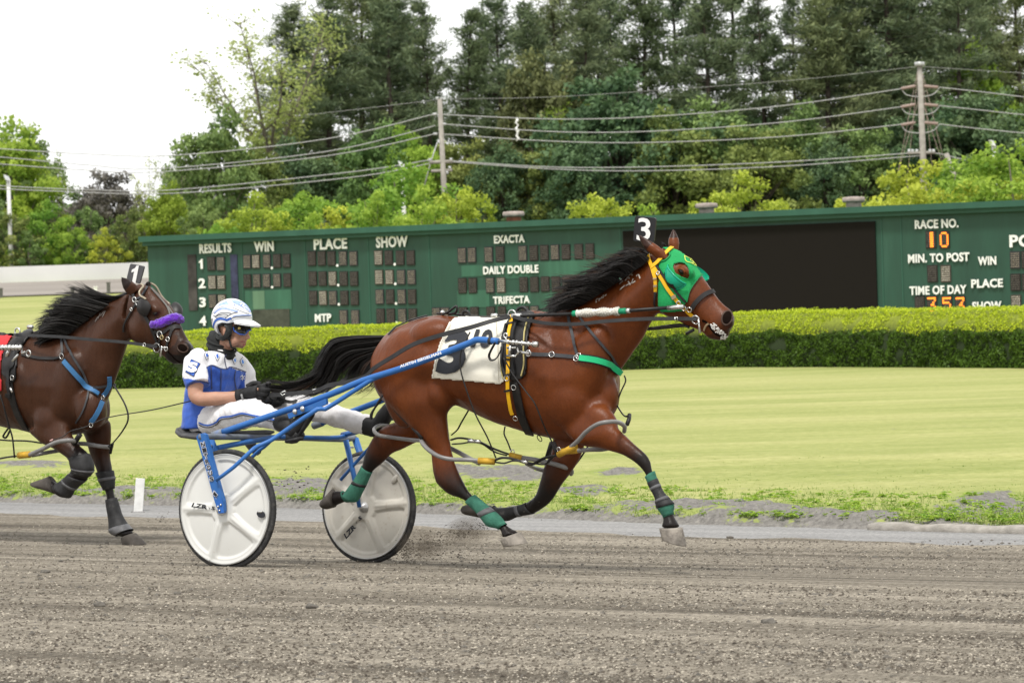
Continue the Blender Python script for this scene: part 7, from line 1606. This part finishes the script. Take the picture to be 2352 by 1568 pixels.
P7 = lambda x, y: Z(7, (x, y))[0]; P22 = lambda x, y: Z(22, (x, y))[0]
mus1 = [(*P7(-240,640),-.13,.22,.22,.12,.4),(*P7(-240,640),.13,.22,.22,.12,.4),(*P7(330,700),-.12,.15,.30,.095,-.45),(*P7(330,700),.12,.15,.30,.095,-.45),(*P7(240,850),-.155,.13,.12,.07,-.3),(*P7(455,800),-.07,.12,.15,.11),(*P7(470,800),.09,.11,.15,.11),(*P22(480,900),-.055,.10,.11,.055),(*P22(480,900),.055,.10,.11,.055),(*P22(690,640),-.085,.05,.035,.03,-.6),(*P22(690,640),.085,.05,.035,.03,-.6),(*P22(1080,1340),0,.05,.04,.045,-.3),(*P22(1120,1200),-.03,.055,.055,.035,-.5),(*P7(60,660),-.13,.35,.2,.15)]
mcoat1 = coat('coat_dark_bay', (.050,.019,.009), (.010,.008,.008))
horse1, B1, LS1 = build_horse(HP1, 'horse', 'dark brown trotting horse with blue breastplate and purple noseband, cut by the left border', torso1, neck1, head1, legs1, mus1, mcoat1,
    [((P22(335,452),P22(455,345)), P22(224,200), -.07, .019, -.03), ((P22(560,330),P22(620,330)), P22(600,270), .09, .028, .02)], [(*P22(1050,1150),.06,0),(*P22(1130,1220),.09,.6),(*P22(1190,1260),.09,.9),(*P22(1050,1370),.07,.85)], hoof_dark)
nostril_on(B1, *P22(1085,1190), 12.0, 9.0, .35, horse1, mrim)
q, n = cast(B1, *P22(690,705), -.012); obj('eye', [ellipsoid(q, HP1.t*.022, n*.02, Vector((0,0,.02)))], sclera, horse1)
obj('mouth', [strap(B1, [P22(*p_) for p_ in ((880,1240),(930,1290),(985,1350),(1050,1390))], .012, .001, .002)], nost, horse1)
g7 = lambda *p: [(*P7(a, b), o) for a, b, o in p]
mane1 = [g7((640,225,0),(560,235,-.02),(480,225,-.04),(400,185,-.04)), g7((590,245,0),(520,235,-.02),(440,205,-.04),(370,165,-.04)), g7((545,262,0),(470,245,-.03),(380,225,-.05),(270,225,-.05)), g7((500,290,0),(420,275,-.04),(330,270,-.06),(230,275,-.05)),
         g7((450,330,0),(370,305,-.05),(280,310,-.08),(210,320,-.06)), g7((400,365,0),(320,345,-.05),(240,350,-.08),(180,375,-.06)), g7((350,405,0),(280,380,-.05),(215,390,-.08),(150,430,-.06)), g7((300,430,0),(250,430,-.06),(200,450,-.09),(150,470,-.07))]
obj('mane', [hair_mesh(HP1, mane1, 1100, .0034, 6.5, .025, seed=31), hair_mesh(HP1, [[(x, y+6, o-.06) for x, y, o in g] for g in mane1[2:]], 330, .0045, 5, .02, seed=33)], hair_black, horse1)
obj('mane_tips', [hair_mesh(HP1, mane1[:5], 90, .002, 11, .03, seed=32, segs=11)], hair_black, horse1)
obj('forelock', [hair_mesh(HP1, [[(*P22(540,330),0),(*P22(555,300),0),(*P22(575,290),0),(*P22(620,310),0)],[(*P22(600,320),0),(*P22(605,295),0),(*P22(625,300),0),(*P22(660,340),0)]], 60, .003, 3, .02, seed=35)], hair_black, horse1)
tl1 = [[(((x-945)*.8+P7(-235,650)[0]), ((y-850)*.83+P7(-235,650)[1]), o) for x, y, o in g] for g in tail_a]
obj('tail', [hair_mesh(HP1, tl1, 260, .006, 5, .025, seed=36)], hair_black, horse1)
obj('neck_brand', [strap(B1, [P7(*p_) for p_ in pp], .009, .0015, .001, 3) for pp in (((478,360),(492,335)),((492,345),(505,315)),((505,330),(522,308)),((515,335),(530,305)))], mat('brand_grey_b', (.30,.27,.25), .7, var=.3, nscale=60), horse1)
bands(LS1[0], [('knee_boot', 12, 21, 1.14, boot_black), ('tendon_boot', 23, 32, 1.18, boot_black), ('boot_strap', 18, 19, 1.2, boot_grey), ('boot_strap', 27, 28, 1.24, boot_grey)], None, horse1)
bands(LS1[1], [('knee_boot', 13, 19, 1.12, boot_black), ('tendon_boot', 22, 35, 1.15, boot_black), ('boot_strap', 15, 16, 1.18, boot_grey), ('fetlock_boot', 31, 35, 1.22, boot_grey)], None, horse1)
# tack of horse 1
red = mat('cloth_red', (.52,.035,.04), .8, var=.1, nscale=6, bump=.3, bscale=14)
c1 = thing('saddle_cloth', A1(*P7(-60,640), 0), 'bright red saddle cloth on the dark brown horse at the left border', 'saddle cloth')
c21 = lambda *p: Z(21, *p)
obj('cloth', [patch(B1, [c21((-330,450),(-330,1010),(-100,1005),(35,1003),(25,900),(10,780),(35,640),(95,520),(140,465),(60,458),(-120,455))], 3, .012, .006)], red, c1)
h1 = thing('harness', A1(*P7(70,620), 0), 'black racing harness with light blue breastplate on the dark brown horse', 'harness')
s21 = lambda w, *p, o_=.008, th=.006: strap(B1, c21(*p), w, o_, th, 5)
obj('harness_pad', [patch(B1, [c21((230,445),(300,405),(340,440),(230,560),(180,650),(170,800),(160,900),(110,925),(50,850),(25,830),(40,650),(110,530))], 2.5, .022, .016)], leather, h1)
obj('girth', [s21(.055,(95,900),(110,1000),(140,1110),(190,1240),(260,1360),o_=.008,th=.01), s21(.03,(60,1030),(100,1060),(160,1180))], leather, h1)
obj('pad_strap', [s21(.022,(160,640),(145,760),(105,800),(100,900),(110,1050),o_=.03)], boot_black, h1)
blueb = mat('breast_blue', (.04,.14,.30), .5, var=.1)
obj('breast_strap', [s21(.022,(215,645),(300,668),(400,685),(520,688),(595,680))], leather, h1)
obj('breast_collar', [s21(.045,(615,705),(700,800),(790,905),(870,980),(950,1040),o_=.007)], leather, h1)
obj('breast_pad', [s21(.034,(625,712),(700,800),(790,905),(860,970),(945,1035),o_=.013), s21(.034,(975,1100),(950,1170),(920,1230),(880,1290),o_=.013)], blueb, h1)
def fr1(x, y, o_): return A1(*Z(7, (x, y))[0], o_)
obj('breast_pad', [strap(B1, Z(7,(510,735),(530,710),(545,680),(549,650),(549,632)), .032, .012, .006, 4)], blueb, h1)
obj('neck_strap', [s21(.016,(605,440),(640,530),(690,640),(760,760),(830,880),(860,960)), s21(.016,(595,500),(600,580),(605,660)), s21(.012,(860,980),(845,1070),(800,1200),(740,1300))], leather_g, h1)
obj('fork_strap', [strap(B1, Z(7,(470,688),(510,684),(545,676)), .016, .012, .005, 4), tube([fr1(545,676,0), fr1(580,678,.02)], .012, 6)], leather_g, h1)
t1r = lambda x, y, R_, o_=.018: torus(cast(B1, *c21((x, y))[0], o_)[0] or A1(*c21((x, y))[0], -.2), HP1.n, R_, .0035, 14, 5)
for g_ in (t1r(612,675,.02), t1r(880,1310,.016), t1r(140,870,.016,.03), t1r(975,1068,.014)): obj('ring', [g_], chrome, h1)
hg = [tube([A1(*c21((a, b))[0], -.36) for a, b in ((-60,582),(210,577))], .013, 8)]
for x in range(-40, 200, 34): hg.append(tube([A1(*c21((x-7, 579))[0], -.36), A1(*c21((x+7, 579))[0], -.36)], .021, 8))
hg += [tube([A1(*c21(p_)[0], -.345) for p_ in ((88,600),(68,665))], .020, 6, flat=.6), tube([A1(*c21(p_)[0], -.345) for p_ in ((175,645),(120,710))], .010, 6), tube([A1(*c21(p_)[0], -.33) for p_ in ((205,595),(215,635),(240,620))], .009, 6), torus(A1(*c21((275,636))[0], -.31), HP1.n, .022, .006, 12, 5), torus(A1(*c21((168,425))[0], -.15), HP1.n, .026, .006, 14, 5), tube([A1(*c21(p_)[0], -.1) for p_ in ((270,378),(315,380))], .014, 6), tube([A1(*c21(p_)[0], -.35) for p_ in ((100,965),(118,1010))], .008, 6)]
obj('hitch_fitting', hg[:-4], chrome, h1)
for _g in hg[-4:]: obj('buckle', [_g], chrome, h1)
obj('hanger', [tube([A1(*c21(p_)[0], o_) for p_, o_ in (((0,1030),-.35),((40,1160),-.34),((85,1330),-.3),((120,1450),-.28),((140,1640),-.26))], .012, 6, sub=4, flat=.5)], leather, h1); obj('hanger', [tube([A1(*c21(p_)[0], .1) for p_ in ((85,1350),(30,1430),(60,1445),(95,1380))], .008, 6, sub=3)], leather, h1)
hang = [(568,676,.0),(585,700,.0),(630,780,.0),(643,850,.0),(610,915,.0),(565,970,.1)]; obj('martingale', [tube([fr1(*q) for q in hang], .008, 6, sub=4, flat=.5)], leather, h1)
hb1 = thing('hobbles', A1(*P7(250,980), 0), 'grey plastic hobbles with a yellow sleeve round the dark brown horse front legs', 'hobbles')
obj('loop', [tube([fr1(145,1028,-.2), fr1(210,1000,-.24), fr1(280,965,-.27), fr1(340,955,-.27), fr1(372,958,-.22), fr1(385,965,-.12)], .016, 8, sub=5), tube([fr1(160,1030,-.18), fr1(240,1015,-.1), fr1(300,1005,.0)], .014, 8, sub=4)], tube_grey, hb1)
obj('loop', [tube([fr1(370,970,.0), fr1(430,972,-.01), fr1(490,982,.0), fr1(540,988,.06), fr1(560,985,.18)], .015, 8, sub=4)], tube_grey, hb1)
obj('sleeve', [tube([fr1(95,1030,-.2), fr1(150,1025,-.2)], .024, 8)], yellow_d, hb1)
obj('link_strap', [tube([fr1(-120,1050,-.2), fr1(-20,1048,-.2), fr1(40,1038,-.2), fr1(95,1032,-.2)], .013, 6, sub=3, flat=.5), tube([fr1(-60,945,.1), fr1(40,955,.1), fr1(130,957,.1), fr1(210,968,.12)], .012, 6, sub=3, flat=.5), tube([fr1(370,975,-.2), fr1(395,935,-.2), fr1(402,925,-.2)], .02, 6), tube([fr1(545,990,.0), fr1(565,970,.02), fr1(553,1020,.02)], .012, 6)], leather, hb1)
b1 = thing('bridle', A1(*P22(650,800), 0), 'black bridle with blinkers and fluffy purple noseband on the dark brown horse', 'bridle')
s22 = lambda w, *p, o_=.008, th=.005: strap(B1, [P22(*q) for q in p], w, o_, th, 5)
obj('cheek_strap', [s22(.022,(400,440),(430,530),(480,620),(560,740),(620,830),(650,900)), s22(.020,(650,900),(690,1000),(730,1100),(750,1160))], leather, b1)
obj('brow_band', [s22(.016,(420,520),(500,490),(540,440),(570,390),(590,345))], leather_g, b1)
obj('face_strap', [s22(.011,(640,370),(740,480),(830,580),(875,650),(905,740)), s22(.012,(870,620),(910,680),(945,740))], mat('strap_pale', (.13,.125,.115), .5, var=.2), b1)
obj('throat_lash', [s22(.014,(440,580),(390,660),(320,780),(275,880),(265,960))], leather, b1)
obj('noseband', [s22(.022,(690,960),(800,985),(880,930),(960,885),(1040,905)), s22(.018,(930,960),(970,910),(1050,915))], leather, b1)
obj('jaw_strap', [s22(.018,(920,870),(930,940),(910,1020),(880,1110),(870,1190)), s22(.016,(790,1040),(760,1110),(750,1150))], leather, b1)
fur = mat('fur_purple', (.11,.012,.42), .95, var=.35, nscale=40, bump=1.0, bscale=130, sheen=.6)
fp = [cast(B1, a, b, .016) for a, b in catmull([P22(*q) for q in ((660,865),(740,860),(830,830),(900,800),(960,785),(1010,800),(1035,845))], 6)]; fp = [q for q, n in fp if q is not None]
fm = remesh([tube(fp, [.026,.032,.033,.032,.030], 14)], .007, 1, 'shadow_roll'); co = verts_of(fm).copy(); nr = np.empty(len(fm.vertices)*3); fm.vertices.foreach_get('normal', nr); nr = nr.reshape(-1, 3)
co += nr*np.array([MN.noise(Vector(c*95))*.006+MN.noise(Vector(c*40))*.005 for c in co])[:, None]; fm.vertices.foreach_set('co', co.ravel()); link('fur_roll', fm, fur, b1)
q, n = cast(B1, *P22(590,630), .03)
def blinker(C, u, v, n_, a_, b_):
    vs = []; 
    for i_ in range(9):
        for k in range(9):
            x, y = -1+2*i_/8, -1+2*k/8; s_ = 1-.12*(x*x*y*y)*2; vs.append(C+u*(x*a_*s_)+v*(y*b_*s_)+n_*(.035*(1-x*x*.6)*(1-y*y*.6)))
    fs = [(i_*9+k, i_*9+k+1, (i_+1)*9+k+1, (i_+1)*9+k) for i_ in range(8) for k in range(8)]; n0 = len(vs)
    return vs+[p-n_*.008 for p in vs], fs+[tuple(j+n0 for j in reversed(f)) for f in fs]
obj('blinker', [blinker(q, HP1.t*.8+Vector((0,0,-.6)), HP1.t*.6+Vector((0,0,.8)), (-HP1.n+HP1.t*.2).normalized(), .062, .058)], leather, b1)
cfa = A1(*P22(985,665), .12); obj('blinker', [blinker(cfa, HP1.t*.7+Vector((0,0,-.72)), HP1.n*.8+Vector((0,0,.5)), (HP1.t*.8+Vector((0,0,.5))).normalized(), .058, .05)], leather, b1)
wk = mat('blinker_wire', (.34,.29,.21), .4, .3)
obj('blinker_wire', [tube([A1(*P22(a, b), o_) for a, b, o_ in ((505,300,-.05),(535,325,-.07),(510,360,-.1),(478,410,-.125),(490,460,-.13),(540,490,-.135),(570,510,-.135))], .0075, 6, sub=4)], wk, b1); obj('blinker_wire', [tube([A1(*P22(a, b), o_) for a, b, o_ in ((590,285,.03),(640,290,.05),(710,335,.07),(770,440,.09),(830,520,.1),(905,580,.11))], .0075, 6, sub=4)], wk, b1)
r22 = lambda x, y, R_, o_=.018: torus(cast(B1, *P22(x, y), o_)[0] or A1(*P22(x, y), -.1), HP1.n, R_, .0042, 16, 6)
for g_ in (r22(780,1000,.022), r22(890,1070,.015), r22(875,1195,.014), r22(435,525,.017), r22(478,575,.014), r22(395,655,.01)): obj('ring', [g_], chrome, b1); obj('bit_ring', [r22(755,1170,.031,.024)], chrome, b1)
obj('bit_shank', [tube([A1(*P22(a, b), -.12) for a, b in ((795,1165),(785,1230),(770,1310))], [.007,.006,.009], 6), tube([A1(*P22(a, b), -.12) for a, b in ((795,1180),(850,1185))], .007, 6)], chrome, b1)
obj('keyring', [r22(825,1042,.014,.03)], mat('brass', (.45,.36,.18), .35, .7), b1)
t1, P = plate(HP1, [P22(352,15),P22(546,52),P22(478,300),P22(300,225)], .04, '1', [P22(392,38),P22(478,44),P22(428,298),P22(342,288)], 'dark grey plate with a white 1 standing behind the dark horse ears', plt_g, .012, -.01)
obj('stem', [tube([A1(*P22(400,270), .045), A1(*P22(440,420), .02)], .006, 6)], leather, t1)
rn3 = thing('rein', A1(*P7(300,440), -.2), 'black rein along the neck of the dark brown horse to its bit', 'rein', 'driving reins')
def rrb(ps, w):
    P_ = smooth(ps); return ribbon(P_, [(-HP1.n+Vector((0, 0, .25))).normalized() for _ in P_], w, .004)
obj('rein_strap', [rrb([A1(*P7(a, b), o_) for a, b, o_ in ((-420,420,-.35),(-200,418,-.34),(0,420,-.30),(80,425,-.17),(150,428,-.22),(300,435,-.25),(450,448,-.22),(600,460,-.17),(720,475,-.14),(790,485,-.13))], .022)], rein_m, rn3)
obj('buckle', [torus(A1(*P22(548,1145), -.15), HP1.n, .012, .003, 12, 5)], chrome, rn3)
hp1 = thing('overcheck', A1(*P7(560,240), 0), 'thin black check line above the neck of the dark brown horse', 'check line')
obj('line', [tube([A1(*P7(a, b), 0.0) for a, b in ((505,262),(560,240),(620,222),(665,205))], .008, 6, sub=3), tube([A1(*P7(a, b), 0.02) for a, b in ((510,272),(560,252),(600,232))], .006, 6, sub=3)], leather, hp1)
s1 = thing('race_sulky', A1(*P7(-600,900), -.3), 'silver shaft tip of a second sulky entering at the left border', 'sulky')
sh1 = [A1(*c21((-1500,1000))[0], -.45), A1(*c21((-900,760))[0], -.42), A1(*c21((-350,590))[0], -.38), A1(*c21((-60,582))[0], -.36)]
obj('shaft', [tube(sh1, .02, 10, sub=3)], alu, s1); obj('shaft', [tube([p+HP1.n*.75 for p in sh1], .02, 10, sub=3)], alu, s1)
